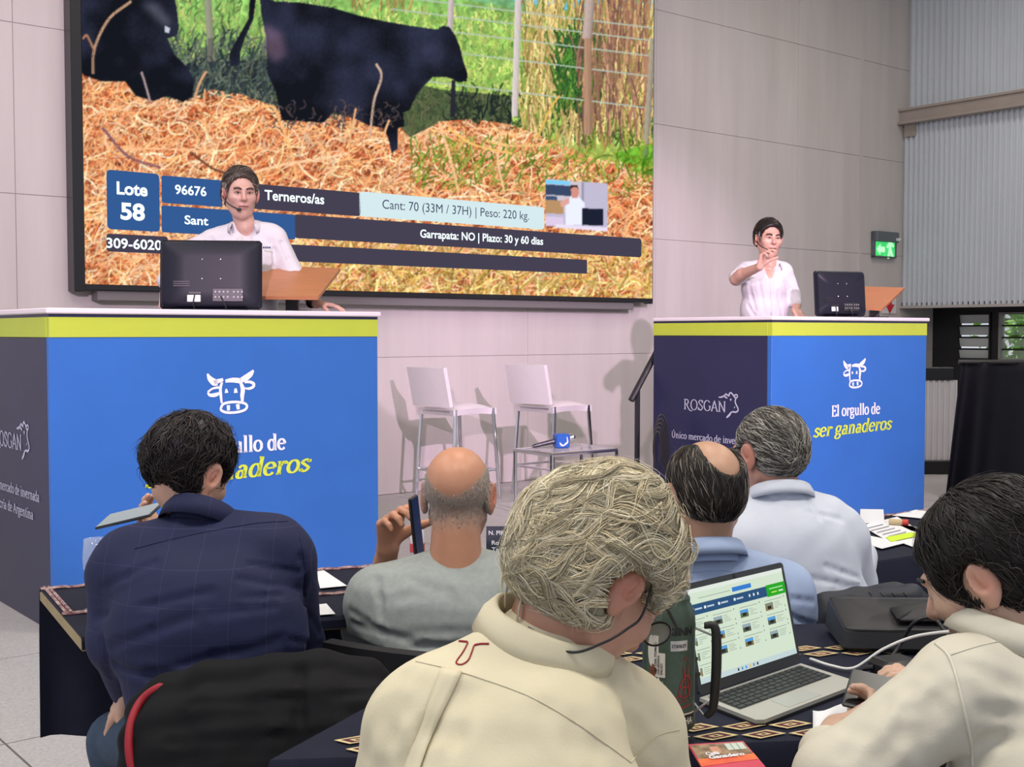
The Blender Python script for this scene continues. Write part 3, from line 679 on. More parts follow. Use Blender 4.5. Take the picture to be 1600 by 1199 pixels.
# emblem traced in a 200 px square (x 300..500, y 560..760, six-fold)
def e6(l): return [(300 + x / 6.0, 560 + y / 6.0) for x, y in l]
COW = [([(142, 145), (165, 190), (205, 225), (240, 232)], [14, 44, 60, 40]), ([(205, 228), (250, 212), (290, 200)], [40, 34, 26]), ([(310, 215), (380, 205), (455, 212)], [26, 40, 46]), ([(450, 210), (500, 185), (545, 150), (574, 112)], [40, 54, 46, 18]),
       ([(250, 272), (190, 285), (145, 318)], [22, 16, 16]), ([(145, 320), (165, 345), (210, 345), (252, 330)], [16, 26, 34, 26]), ([(490, 225), (540, 222), (575, 240), (570, 268), (530, 285), (490, 280)], [18, 24, 28, 26, 22, 12]),
       ([(280, 225), (264, 280), (268, 350), (276, 420)], [20, 26, 24, 18]), ([(455, 230), (474, 290), (468, 350), (470, 410)], [26, 40, 36, 22]),
       ([(318, 288), (322, 325)], [14, 34]), ([(406, 282), (408, 325)], [20, 36]),
       ([(268, 470), (290, 430), (360, 412), (440, 412), (500, 428), (512, 460), (480, 490), (400, 508), (320, 508), (275, 490), (268, 466)], 22), ([(338, 440), (340, 490)], [30, 26]), ([(425, 430), (432, 480)], [34, 28])]
COWP = []
for q, w in COW:
    COWP.append(([lp(x, y) for x, y in e6(q)], np.array(w, float) / 6.0))
PXM = (lp(380, 600)[0] - lp(340, 600)[0]) / 40 * 1.04
cl_z = lp(360, 600)[1]
# rows of print: baselines measured on the near rostrum
tx = {'a0': lp(288, 712)[0], 'a1': lp(447, 702)[0], 'zb': lp(420, 704)[1], 'ca': lp(420, 679)[1] - lp(420, 704)[1], 'b0': lp(226, 757)[0], 'b1': lp(487, 742)[0], 'zg': lp(420, 744)[1], 'cg': lp(420, 714)[1] - lp(420, 744)[1]}
BULL = [([(665, 245), (690, 248), (720, 238), (745, 228), (752, 205)], [6, 14, 16, 14, 10]), ([(740, 212), (745, 240), (775, 260)], [10, 16, 12]), ([(750, 205), (775, 218), (795, 230), (800, 205), (818, 192), (840, 210), (862, 240), (880, 262), (872, 300), (885, 340), (905, 380), (908, 415), (880, 434), (845, 428)], 14), ([(862, 235), (872, 218), (895, 218), (902, 238), (888, 258)], 12), ([(845, 428), (820, 440), (800, 470), (764, 503)], [10, 14, 22, 14]), ([(808, 270), (824, 284)], [10, 24]), ([(862, 372), (868, 378)], 18)]
KR_o = P(1205, 640, 8.594)
KR = Plane(KR_o[:2], 36.0)
RSIDE = Plane(KR.o[:2], 126.0)
def rsz(x, y): return RSIDE.sz(x, y)
def bull_px(x, y): return rsz(1040 + x / 8.0, 590 + y / 8.0)
bull = [([bull_px(*p) for p in q], np.atleast_1d(np.array(w, float)) / 8.0 * (np.ones(2) if np.ndim(w) == 0 else 1)) for q, w in BULL]
RPX = abs(rsz(1150, 640)[0] - rsz(1100, 640)[0]) / 50
def dress(k, pl, side):
    fm = lambda a, b: pl.at(a, b, 0.003)
    strokes_on(COWP, fm, k, M_kwht, PXM, 'cow_emblem')
    v, f = serif_mesh('El orgullo de', .16, .07); w0 = .5
    put_text(fit_text(v, tx['a0'], tx['a1'], tx['zb'], tx['ca'] * 1.02, .75), f, fm, k, M_kwht)
    v, f = serif_mesh('ser ganaderos', .15, .065, shear=.22); vv_ = fit_text(v, tx['b0'], tx['b1'], tx['zg'], tx['cg'] * 1.0, .75)
    vv_[:, 1] += (vv_[:, 0] - (tx['b0'] + tx['b1']) / 2) * 0.02
    put_text(vv_, f, fm, k, M_klim2)
    sm = lambda a, b: pl.o + side.t * a + np.array([0, 0, b]) - pl.t * 0.003
    strokes_on(bull, sm, k, M_ksilv, RPX, 'bull_emblem')
    v, f = serif_mesh('ROSGAN', .1, .045); x0, zb_ = rsz(1069, 641); x1, z1_ = rsz(1134, 643); cap = rsz(1071, 625)[1] - zb_
    put_text(fit_text(v, x0, x1, (zb_ + z1_) / 2, cap, .7), f, sm, k, M_ksilv)
    v, f = serif_mesh('Único mercado de invernada', .115, .06); x0, zb_ = rsz(1050, 684); x1 = rsz(1176, 684)[0]; cap = rsz(1052, 674.5)[1] - zb_
    put_text(fit_text(v, x0, x1, zb_, cap, .7), f, sm, k, M_ksilv)
    v, f = serif_mesh('y cría de Argentina', .115, .06); x0 = rsz(1068, 700)[0]; x1 = rsz(1160, 700)[0]
    put_text(fit_text(v, x0, x1, zb_ - cap * 2.0, cap, .7), f, sm, k, M_ksilv)
k1, sd1 = rostrum(KL, 'blue auction rostrum with lime band standing before the big screen'); dress(k1, KL, sd1)
k2, sd2 = rostrum(KR, 'blue auction rostrum with lime band beside the black stair rail, under the exit sign'); dress(k2, KR, sd2)

# ------------------------------------------------------------------ monitors and lectern boards on the rostrums
M_mon = mat('monitor_plastic', (0.010, 0.011, 0.020), 0.42, noise=0.05, spec=0.25)
M_wood = mat('lectern_wood', (0.42, 0.17, 0.075), 0.4, noise=0.12, nscale=6, stretch=(1, 6, 1))
M_chrome = mat('chrome', (0.72, 0.72, 0.76), 0.14, metal=1.0)
M_black = mat('black_paint', (0.015, 0.015, 0.018), 0.4)
M_white = mat('white_plastic', (0.7, 0.7, 0.7), 0.4)
def monitor(label, pl, d, x0, x1, ytop, ybase, yaw):
    """rear view of a flat monitor standing on the ledge"""
    c = P((x0 + x1) / 2, ybase, d); w = px(x1 - x0, d) / math.cos(D2R(abs(yaw))) ; zt_ = P(0, ytop, d)[2]; h = zt_ - KH - 0.006
    t = thing('computer_monitor', label, 'monitor', (c[0], c[1], KH + .0085))
    R = rotz(D2R(yaw)) @ rotx(D2R(-6)); b = np.array([c[0], c[1], KH + .0085])
    L_ = lambda x, y, z: b + R @ np.array([x, y, z])
    MB().box(L_(0, 0.02, h / 2 + .01), (w, 0.035, h), R, 0.014).build('case', M_mon, t, auto=30)
    # stepped, rounded rear shell
    rings = []
    for (sx, sz, y) in ((.97, .96, 0.004), (.95, .93, -0.012), (.90, .85, -0.022), (.5, .5, -0.024)):
        rings.append([(a, zz, y) for a, zz in rrect(-w / 2 * sx, w / 2 * sx, h / 2 - h / 2 * sz, h / 2 + h / 2 * sz, 0.03, 4)])
    n = len(rings[0]); mb = MB().add([L_(a, y, zz + .01) for r in rings for a, zz, y in r], [(i * n + j, i * n + (j + 1) % n, (i + 1) * n + (j + 1) % n, (i + 1) * n + j) for i in range(3) for j in range(n)] + [tuple(3 * n + j for j in range(n))])
    mb.build('rear_shell', M_mon, t, auto=35)
    y = -0.026
    pp = MB().box(L_(w * .17, y, h * .22), (w * .3, .006, h * .19), R, .002).build('port_panel', M_black, t)
    for i in range(7):
        for j in range(2): MB().box(L_(w * (.05 + .04 * i + (.02 if i > 3 else 0)), y - .004, h * (.19 + .075 * j)), (w * .014, .004, h * .022), R).build('port', mat('port_grey', (.35, .35, .36), .4), pp)
    MB().box(L_(-w * .16, y, h * .17), (w * .13, .006, h * .1), R, .002).build('rating_label', M_white, t)
    MB().box(L_(-w * .15, y, h * .25), (w * .13, .006, h * .04), R, .002).build('power_socket', M_black, t)
    for (a, b2) in ((-.08, .73), (.1, .73), (-.08, .45), (.1, .45)): MB().lathe([(.004, 0), (.004, .003), (0, .004)], L_(a * w, y + .002, b2 * h), 8, axis=R @ np.array([0, -1, 0])).build('screw', M_chrome, t)
    for i in range(3): MB().box(L_(-w * .28, y, h * (.41 - .03 * i)), (w * .16, .004, h * .014), R).build('vent', M_black, t)
    for cq in ([L_(-w * .15, y - .01, h * .22), L_(-w * .16, y - .025, h * .1), L_(-w * .15, y - .012, .006)], [L_(w * .1, y - .01, h * .2), L_(w * .14, y - .03, h * .1), L_(w * .16, y - .015, .006)]):
        MB().tube(smooth_path(cq, 6), .004, 6).build('cable', M_black, t)
    MB().box(L_(0, .03, .006), (w * .7, .16, .012), rotz(D2R(yaw)), .004).build('foot', M_mon, t)
    return t
monitor('black computer monitor seen from behind on the rostrum before the big screen', KL, 6.62, 252, 407, 377, 482, 7)
monitor('black computer monitor seen from behind on the rostrum near the exit sign', KR, 9.32, 1273, 1357, 425, 493, 14)
def lectern(label, d, pts, post_x, ybase):
    q = [P(x, y, d + dd) for x, y, dd in pts]
    c = P(post_x, ybase, d + .1); t = thing('lectern_board', label, 'lectern', (c[0], c[1], KH + .0085))
    n = np.cross(q[1] - q[0], q[3] - q[0]); n /= np.linalg.norm(n)
    V = q + [p + n * 0.02 for p in q]
    MB().add(V, [(0, 1, 2, 3), (7, 6, 5, 4), (0, 4, 5, 1), (1, 5, 6, 2), (2, 6, 7, 3), (3, 7, 4, 0)]).build('board', M_wood, t)
    topz = np.mean([p[2] for p in q])
    MB().box((c[0], c[1] + .04, (KH + topz) / 2 + .01), (0.075, .05, topz - KH - .01), None, .004).build('post', M_black, t)
    MB().box((c[0], c[1] + .04, topz - .01), (.16, .06, .05), None, .004).build('bracket', M_black, t)
    MB().box((c[0], c[1] + .04, KH + .012), (.2, .16, .012), None, .003).build('foot', M_black, t)
lectern('tilted wooden lectern board on a black post beside the left presenter', 6.98, [(400, 468, -.12), (497, 469, -.12), (532, 424, .35), (400, 419, .35)], 455, 482)
lectern('tilted wooden lectern board on a black post beside the right presenter', 9.7, [(1340, 484, -.12), (1378, 486, -.12), (1413, 453, .35), (1345, 451, .35)], 1368, 493)

# ------------------------------------------------------------------ stair rail, cables
d = 9.62
hr = thing('stair_handrail', 'black tubular stair handrail beside the far rostrum', 'handrail', PZ(1010, 740, 0.0) * 0 + np.array([P(1010, 600, d)[0], d, 0]))
def pt(x, y, dd): return P(x, y, dd)
MB().tube([pt(1036, 531, 9.75), pt(986, 626, 9.55)], .026, 8).build('rail', M_black, hr)
for (x, yt, dd) in ((1028, 543, 9.72), (996, 608, 9.6)):
    q = pt(x, yt, dd); MB().tube([q, (q[0], q[1], 0)], .022, 8).build('post', M_black, hr)
    MB().lathe([(.06, 0), (.06, .012), (.02, .014)], (q[0], q[1], 0), 12).build('foot_plate', M_black, hr)
cb = pt(1027, 745, 9.2)
mb = MB(); rg = np.random.RandomState(3)
for i in range(5):
    r0 = .05 + .012 * i; mb.tube([cb + np.array([(r0 * .55) * math.cos(a) + .01 * i, .02 * i, .22 + r0 * 2.6 * math.sin(a) ]) for a in np.linspace(-.9, 4.0, 24)], .011, 6)
tag(mb.build('cable_coil', M_black), 'black cable bundle hanging beside the far rostrum foot', 'cable')

# ------------------------------------------------------------------ two white bar stools
M_leath = mat('white_leather', (0.74, 0.70, 0.73), 0.45, noise=0.03, bump=0.01, bscale=150)
def stool(label, d, xl, ytop, yseat, yfoot, yaw):
    """xl: image x of the back-left leg foot; sizes from the picture, seat height from the floor"""
    c = PZ(xl, yfoot, 0.0); R = rotz(D2R(yaw)); zs = P(xl, yseat, c[1])[2]; zt_ = P(xl, ytop, c[1])[2]
    t = thing('bar_stool', label, 'stool', (c[0], c[1], 0), 'white bar stools on the stage')
    L_ = lambda x, y, z: np.array([c[0], c[1], 0]) + R @ np.array([x, y, z])
    w, dp = 0.46, 0.46
    # local: x across, y towards the audience is negative; back at left/rear
    leg = MB
    for (x, y, X, Y) in ((-.03, .03, .02, 0), (w + .03, .03, w - .02, 0), (-.03, -dp - .03, .02, -dp), (w + .03, -dp - .03, w - .02, -dp)):
        MB().tube([L_(x, y, 0), L_(X, Y, zs - .05)], .016, 8).build('leg', M_chrome, t)
    z = .26
    for (a, b) in (((-.02, .02), (w + .02, .02)), ((w + .02, .02), (w + .02, -dp - .02)), ((w + .02, -dp - .02), (-.02, -dp - .02)), ((-.02, -dp - .02), (-.02, .02))):
        MB().tube([L_(*a, z), L_(*b, z)], .011, 8).build('footrest', M_chrome, t)
    g_ = [[L_(x, y, zs - .05 + .03 * (1 - (2 * (x / w) - 1) ** 4) * (1 - (2 * (-y / dp) - 1) ** 4) + .012 * math.sin(PI * x / w)) for y in np.linspace(.01, -dp - .01, 12)] for x in np.linspace(-.01, w + .01, 12)]
    MB().sheet(np.array(g_)[:, ::-1], .055).build('seat', M_leath, t, auto=50)
    MB().tube([L_(.03, 0, zs - .075), L_(w / 2, .02, zs - .09), L_(w - .03, 0, zs - .075)], .01, 8).tube([L_(.0, -dp * .1, zs - .07), L_(.0, -dp * .9, zs - .07)], .01, 8).tube([L_(w, -dp * .1, zs - .07), L_(w, -dp * .9, zs - .07)], .01, 8).build('seat_frame', M_chrome, t)
    # backrest on the left edge of the seat, leaning back
    b_ = [[L_(-.02 - .07 * u - .018 * math.sin(PI * v), .02 - (dp + .04) * v, zs - .02 + (zt_ - zs + .02) * u) for v in np.linspace(0, 1, 10)] for u in np.linspace(0, 1, 10)]
    MB().sheet(np.array(b_), .04).build('backrest', M_leath, t, auto=50)
stool('white leather bar stool nearer the left rostrum', 9, 657, 572, 628, 779, 42)
stool('white leather bar stool behind the glass side table', 9.6, 808, 568, 624, 772, 42)

# ------------------------------------------------------------------ glass side table with microphone
A_ = PZ(805, 802, 0.0); zt = P(805, 704, A_[1])[2]
st_ = thing('side_table', 'chrome and glass side table in front of the white stools', 'table', (A_[0], A_[1], 0))
Rt = rotz(D2R(-14)); L_ = lambda x, y, z: np.array([A_[0], A_[1], 0]) + Rt @ np.array([x, y, z])
B1 = P(862, 711, A_[1] - .32) ; tw_, td_ = 0.83, 0.5
q = [P(805, 704, A_[1]), P(862, 711, A_[1] - .38), P(963, 703, A_[1] + .05), P(908, 697, A_[1] + .43)]
q = [np.array([p[0], p[1], zt]) for p in q]
for p in q: MB().tube([(p[0], p[1], 0), p], .016, 8).build('leg', M_chrome, st_)
fr = MB()
for i in range(4): fr.tube([q[i], q[(i + 1) % 4]], .016, 8)
fr.build('frame', M_chrome, st_)
cc = np.mean(q, 0)
MB().add([cc + (p - cc) * .97 + np.array([0, 0, .018]) for p in q] + [cc + (p - cc) * .97 + np.array([0, 0, .008]) for p in q], [(0, 1, 2, 3), (7, 6, 5, 4)] + [(i, i + 4, (i + 1) % 4 + 4, (i + 1) % 4) for i in range(4)]).build('glass_top', mat('table_glass', (0.75, 0.75, 0.8), 0.05, alpha=0.4, spec=0.8), st_)
zz = zt + .018
m0 = P(832, 702, A_[1] - .05); m1 = P(866, 694, A_[1]); m0[2] = zz + .018; m1[2] = zz + .055
mic = thing('microphone', 'handheld microphone with a blue cube flag lying on the glass side table', 'microphone', (m1[0], m1[1], zz))
dr = (m1 - m0) / np.linalg.norm(m1 - m0)
MB().tube([m0, m0 + dr * .02, m0 + dr * .05, m1], [.011, .016, .017, .021], 12).build('handle', mat('mic_body', (0.03, 0.03, 0.04), 0.35), mic)
RR = rotz(math.atan2(dr[1], dr[0]))
fc_ = m1 + dr * .06; fc_[2] = zz + .058
fl_ = MB().box(fc_, (.115, .11, .115), RR, .012).build('cube_flag', mat('flag_blue', (0.02, 0.1, 0.42), 0.35), mic)
fn = lambda a, b: fc_ + RR @ np.array([a, -.0565, b])
strokes_on([([(-.03, -.01), (-.015, -.03), (.005, -.035)], [.006, .014, .008]), ([(.0, -.035), (.02, -.02), (.035, -.005), (.03, .035)], [.008, .014, .012, .005])], fn, fl_, M_kwht, 1.0, 'flag_print')
MB().lathe([(.022, 0), (.03, .02), (.03, .045), (.02, .062), (0, .068)], m1 + dr * .115, 14, axis=dr).build('grille', M_chrome, mic)

# ------------------------------------------------------------------ right background: drape, low ribbed screen
d0, d1 = PZ(1476, 781, 0)[1], 9.6
M_vel = mat('black_velvet', (0.005, 0.005, 0.010), 0.65, noise=0.2, spec=.2)
pa = PZ(1476, 781, 0.0); ztop = P(1500, 566, pa[1])[2]
rows = []
for u in np.linspace(0, 1, 160):
    top_ = np.array([pa[0] + .16 + u * 3.2, pa[1] + .1 - u * .5, ztop]); bot = np.array([pa[0] + u * 3.5, pa[1] - u * .5, 0.012])
    ph = u * 60 + 1.5 * math.sin(u * 17); col_ = []
    for v in np.linspace(0, 1, 14):
        p = top_ + (bot - top_) * v; a = .018 + .045 * v
        col_.append(p + np.array([.25 * a * math.cos(ph * .5), a * math.sin(ph) + .5 * a * math.sin(ph * .37 + 1), 0]))
    rows.append(col_)
dp_ = thing('black_drape', 'pleated black velvet drape hanging below the louvred windows', 'curtain', (pa[0] + 1.7, pa[1], 0))
MB().sheet(np.array(rows), .006).build('pleated_cloth', M_vel, dp_, smooth=True)
MB().tube([(pa[0] + .14, pa[1] + .1, ztop), (pa[0] + 3.4, pa[1] - .4, ztop)], .02, 8).build('rail', M_black, dp_)
q0 = PZ(1440, 741, 0.0); dd = q0[1]; q1 = PZ(1490, 735, 0.0)
rs = thing('ribbed_screen', 'low white ribbed panel with black rails behind the far rostrum', 'panel', (q0[0] + .2, dd, 0))
zt2 = P(1450, 594, dd)[2]; zb2 = P(1450, 719, dd)[2]
mb = MB(); xs0, xs1 = q0[0] - .4, P(1488, 650, dd)[0]
k = 0; prof = []
while xs0 + k * .058 < xs1:
    for (f_, o_) in ((0, 0), (.45, 0), (.6, .02), (.85, .02)): prof.append((xs0 + (k + f_) * .058, dd - o_))
    k += 1
n = len(prof); mb.add([(a, b, zb2) for a, b in prof] + [(a, b, zt2) for a, b in prof] , [(i, i + 1, n + i + 1, n + i) for i in range(n - 1)])
mb.box(((xs0 + xs1) / 2, dd + .02, (zb2 + zt2) / 2), (xs1 - xs0, .02, zt2 - zb2))
mb.build('ribbed_sheet', mat('white_ribs', (0.62, 0.60, 0.63), 0.5), rs)
zt3 = P(1450, 574, dd)[2]
MB().box(((xs0 + xs1) / 2, dd + .02, (zt2 + zt3) / 2), (xs1 - xs0, .12, zt3 - zt2), None, .01).build('top_rail', M_black, rs)
MB().box(((xs0 + xs1) / 2, dd + .02, zb2 / 2), (xs1 - xs0, .12, zb2), None, .01).build('bottom_rail', M_black, rs)
# ================================================================== audience tables
TZ = 0.72
M_cloth = mat('navy_tablecloth', (0.010, 0.012, 0.028), 0.75, noise=0.15, nscale=20, spec=.25)
M_leg = mat('table_leg', (0.05, 0.05, 0.055), 0.4, metal=0.6)
M_tt = mat('table_board', (0.34, 0.25, 0.12), 0.5, noise=0.15, nscale=10)
M_band = mat('woven_cord', (0.55, 0.40, 0.38), 0.8, col2=(0.16, 0.05, 0.07), nscale=55)
M_paper = mat('paper', (0.80, 0.80, 0.84), 0.6, noise=0.03)
def flat(x, y, z=TZ): return PZ(x, y, z)
def table(label, cl_label, bl, br, depth, back_drop, front_drop, trims, nn=None):
    """bl, br: far-left and far-right corners on the table top"""
    bl, br = np.array([bl[0], bl[1], TZ]), np.array([br[0], br[1], TZ]); u = (br - bl); ln = np.linalg.norm(u); u /= ln; n = np.array([u[1], -u[0], 0]) if nn is None else nn  # n: towards the audience
    R = np.stack([u, -n, np.array([0, 0, 1.0])], 1); c = (bl + br) / 2 + n * depth / 2
    t = thing('folding_table', label, 'table', (c[0], c[1], 0), 'audience tables')
    MB().box(c + np.array([0, 0, -.018]), (ln, depth, .03), R, .004).build('tabletop', M_tt, t)
    for a in (-1, 1):
        for b in (-1, 1): MB().tube([c + u * a * (ln / 2 - .55) + n * b * (depth / 2 - .08) + np.array([0, 0, -.033]), c + u * a * (ln / 2 - .45) + n * b * (depth / 2 - .06) - np.array([0, 0, TZ])], .016, 8).build('leg', M_leg, t)
    cl = thing('tablecloth', cl_label, 'tablecloth', (c[0], c[1], TZ - .003), 'navy tablecloths')
    rows = []; S = np.linspace(0, 1, 60)
    prof = [(-.008, -back_drop)] + [(-.008, -back_drop * k) for k in (.66, .33, .05)] + [(0, .0)] + [(depth * k, 0) for k in (.25, .5, .75)] + [(depth, 0), (depth + .008, -.01)] + [(depth + .008, -front_drop * k) for k in (.3, .6, 1)]
    for s in S:
        r = []
        for (o, z) in prof:
            w = .018 * (abs(z) / .35) * (math.sin(s * 31 + 1) + .6 * math.sin(s * 67)) if z < -.04 else 0
            r.append(bl + u * s * ln + n * (o + (w + .01 if o > 0 else -w - .01) * (z < -.04)) + np.array([0, 0, z + .003]))
        rows.append(r)
    MB().sheet(np.array(rows)[:, ::-1], .002).build('cloth', M_cloth, cl, auto=50)
    for tr in trims:
        mb = MB()
        for off in (0, .011):
            q = [bl + u * (tr[0] + (tr[1] - tr[0]) * k) * ln + n * (tr[2] + off) + np.array([0, 0, .0065 + .0015 * math.sin(k * 400)]) for k in np.linspace(0, 1, 90)]
            mb.tube(q, .0042, 5)
        mb.build('woven_trim', M_band, cl)
    return t, cl, u, n, bl
a0, a1 = flat(62, 922), flat(570, 887); uA = (a1 - a0) / np.linalg.norm(a1 - a0)
b0, b1 = flat(1350, 808), flat(1472, 794); uB = (b1 - b0) / np.linalg.norm(b1 - b0)
bL = a0 + uA * 1.76; nEnd = flat(137, 1010) - a0; nEnd = nEnd / np.linalg.norm(nEnd)
tA, cA, uA, nA, blA = table('folding table under a navy cloth where the man in the dark blue jacket sits', 'navy cloth with cord trim before the man in the dark blue jacket', a0, a0 + uA * 1.75, .62, .44, .03, [(0, 1, .012), (0, 1, .36)], nEnd)
jB = bL; eB = b1 + uB * .8
uB = (eB - jB) / np.linalg.norm(eB - jB)
tB, cB, uB, nB, blB = table('folding table under a navy cloth in front of the far rostrum', 'navy cloth with woven cord trim on the table strewn with papers', jB, eB, .62, .36, .40, [(0, 1, .012)])
# the exposed end of the near-left table: cord trim running over its short edge
mb = MB()
for off in (.012, .024): mb.tube([blA + nA * k * .36 + uA * off + np.array([0, 0, .0065]) for k in np.linspace(0, 1, 20)], .0042, 5)
mb.build('woven_trim', M_band, cA)
# near row
c0 = np.array([-.02, 2.86, 0]); c1 = np.array([1.9, 3.06, 0]); nEndC = np.array([-.104, -.23, 0]); nEndC /= np.linalg.norm(nEndC)
tC, cC, uC, nC, blC = table('folding table under a navy cloth carrying the open laptop', 'navy cloth with a diamond border under the open laptop', c0, c1, .95, .3, .25, [], nEndC)
# woven diamond border (rhombs in cream and wine on navy), laid along both long edges
M_dw = mat('weave_cream', (0.62, 0.50, 0.26), 0.85); M_dr = mat('weave_wine', (0.10, 0.012, 0.03), 0.85)
def diamonds(s0, s1, off, sc=.042):
    k = s0; mb = MB(); mr = MB()
    while k < s1:
        c = blC + uC * k + nC * off + np.array([0, 0, .0065])
        for (r0, r1, b) in ((1.0, .72, mb), (.66, .4, mr), (.36, .16, mb)):
            o = [c + uC * sc * x * r0 + nC * sc * .62 * y * r0 for x, y in ((1, 0), (0, 1), (-1, 0), (0, -1))]; i_ = [c + uC * sc * x * r1 + nC * sc * .62 * y * r1 for x, y in ((1, 0), (0, 1), (-1, 0), (0, -1))]
            b.add(o + i_, [(j, (j + 1) % 4, 4 + (j + 1) % 4, 4 + j) for j in range(4)])
        k += sc * 2.1
    tag(mb.build('woven_border', M_dw, cC), kind='stuff'); tag(mr.build('woven_border', M_dr, cC), kind='stuff')
diamonds(.1, 2.1, .27); diamonds(.1, 2.1, .86); diamonds(.15, 2.1, .915); diamonds(.15, 2.1, .325)

# ------------------------------------------------------------------ laptop
FL, FR = flat(1187, 1131, TZ + .012), flat(1345, 1070, TZ + .012)
bv = np.array([-.088, .142, 0]); HL, HR = FL + bv, FR + bv
lap = thing('laptop', 'open silver laptop showing a sale catalogue page', 'laptop', ((FL + HR) / 2) * np.array([1, 1, 0]) + np.array([0, 0, TZ + .004]))
up = np.array([0, 0, 1.0]); wv = (FR - FL); wu = wv / np.linalg.norm(wv); bu = bv / np.linalg.norm(bv); LW = np.linalg.norm(wv); LD = np.linalg.norm(bv)
M_alu = mat('laptop_silver', (0.50, 0.50, 0.46), 0.4, metal=0.3); M_keyc = mat('key_black', (0.025, 0.028, 0.03), 0.45)
def lpz(a, b, z=0.0): return FL + wv * a + bv * b + up * z
def slab(q, z0, z1): return np.array([p + up * z0 for p in q] + [p + up * z1 for p in q]), [(3, 2, 1, 0), (4, 5, 6, 7), (0, 1, 5, 4), (1, 2, 6, 5), (2, 3, 7, 6), (3, 0, 4, 7)]
rc = [lpz(.04, 0), lpz(.96, 0), lpz(1, .06), lpz(1, 1), lpz(0, 1), lpz(0, .06)]
mb = MB().add([p + up * -.007 for p in rc] + [p + up * .004 for p in rc], [tuple(range(6))[::-1], tuple(range(6, 12))] + [(i, (i + 1) % 6, 6 + (i + 1) % 6, 6 + i) for i in range(6)]); mb.build('base', M_alu, lap)
rd = [p + (p - lpz(.5, .5)) * .012 - up * .0 for p in rc]
MB().add([p + up * -.0078 for p in rd] + [p + up * -.003 for p in rd], [tuple(range(6))[::-1], tuple(range(6, 12))] + [(i, (i + 1) % 6, 6 + (i + 1) % 6, 6 + i) for i in range(6)]).build('base_rim', mat('laptop_dark', (0.02, 0.02, 0.022), 0.5), lap)
kb = MB(); v, f = slab([lpz(.045, .40), lpz(.955, .40), lpz(.955, .94), lpz(.045, .94)], .0035, .0046); kb = kb.add(v, f).build('keyboard', mat('key_tray', (0.10, 0.10, 0.10), 0.5), lap)
km = {}
for r in range(6):
    x = .052; nk = [15, 15, 14, 14, 13, 9][::-1][r]
    ws = [1.0] * nk
    if r == 0: ws = [1, 1, 1, 1, 5.2, 1, 1, 1, 1.2]
    tot = sum(ws); uw = .896 / tot; b_ = .405 + .53 / 6 * r; hb = .53 / 6 * .86
    for w in ws:
        key = (round(w * uw, 4)); o = lpz(x, b_, .0048)
        if key not in km:
            q = [np.zeros(3), wv * (w * uw - .006), wv * (w * uw - .006) + bv * hb, bv * hb]; cq = sum(q) / 4
            V = [p for p in q] + [cq + (p - cq) * .86 + up * .0022 for p in q]
            ob = make('key', np.array(V) + wloc(kb), [(3, 2, 1, 0), (4, 5, 6, 7), (0, 1, 5, 4), (1, 2, 6, 5), (2, 3, 7, 6), (3, 0, 4, 7)], M_keyc, kb); km[key] = ob
        else:
            ob = km[key].copy(); COL.objects.link(ob); ob.parent = kb
        ob.location = tuple(o - wloc(kb)); x += w * uw
v, f = slab([lpz(.30, .06), lpz(.62, .06), lpz(.62, .34), lpz(.30, .34)], .004, .0046); MB().add(v, f).build('touchpad', mat('touchpad', (0.40, 0.42, 0.40), 0.3), lap)
# lid
TL_ = HL + bu * .058 + up * .215; TR_ = HR + bu * .058 + up * .215
hl, hr_ = HL + up * .008, HR + up * .008
def lid(a, b, o=0.0):
    nrm = np.cross(hr_ - hl, TL_ - hl); nrm /= np.linalg.norm(nrm); return hl + (hr_ - hl) * a + (TL_ - hl) * b - nrm * o * -1
def lidbox(a0_, a1_, b0_, b1_, o0, o1): 
    q = [lid(a0_, b0_, o0), lid(a1_, b0_, o0), lid(a1_, b1_, o0), lid(a0_, b1_, o0)] + [lid(a0_, b0_, o1), lid(a1_, b0_, o1), lid(a1_, b1_, o1), lid(a0_, b1_, o1)]
    return q, [(3, 2, 1, 0), (4, 5, 6, 7), (0, 1, 5, 4), (1, 2, 6, 5), (2, 3, 7, 6), (3, 0, 4, 7)]
nl = np.cross(hr_ - hl, TL_ - hl); SGN = 1.0 if nl[1] < 0 else -1.0
pl_ = rrect(0, 1, 0, 1, .035, 4)
n_ = len(pl_); mb = MB().add([lid(a, b, -.006 * SGN) for a, b in pl_] + [lid(a, b, .0 * SGN) for a, b in pl_], [tuple(range(n_)), tuple(range(n_, 2 * n_))[::-1]] + [(i, (i + 1) % n_, n_ + (i + 1) % n_, n_ + i) for i in range(n_)])
mb.build('lid', mat('lid_bezel', (0.03, 0.032, 0.036), 0.45), lap)
scr = MB(); q, f = lidbox(.03, .97, .09, .945, .0, .0012 * SGN); scr = scr.add(q, f).build('screen', EM('page_white', (212, 228, 206), 1.0), lap)
def pg(a0_, a1_, b0_, b1_, c, lv=1, st=1.0, name='page_block'):
    A = lambda a: .03 + .94 * a
    B = lambda b: .09 + .855 * b
    o = (.0012 + .0004 * lv) * SGN
    q = [lid(A(a0_), B(b0_), o), lid(A(a1_), B(b0_), o), lid(A(a1_), B(b1_), o), lid(A(a0_), B(b1_), o)]
    return q, lv, c
PGM = {}
def page(blocks):
    by = {}
    for q, lv, c in blocks: by.setdefault(c, []).append(q)
    for c, l in by.items():
        mb = MB()
        for q in l: mb.add(q, [(0, 1, 2, 3)])
        tag(mb.build('page_print', EM('page_%d_%d_%d' % c, c), scr), kind='stuff')
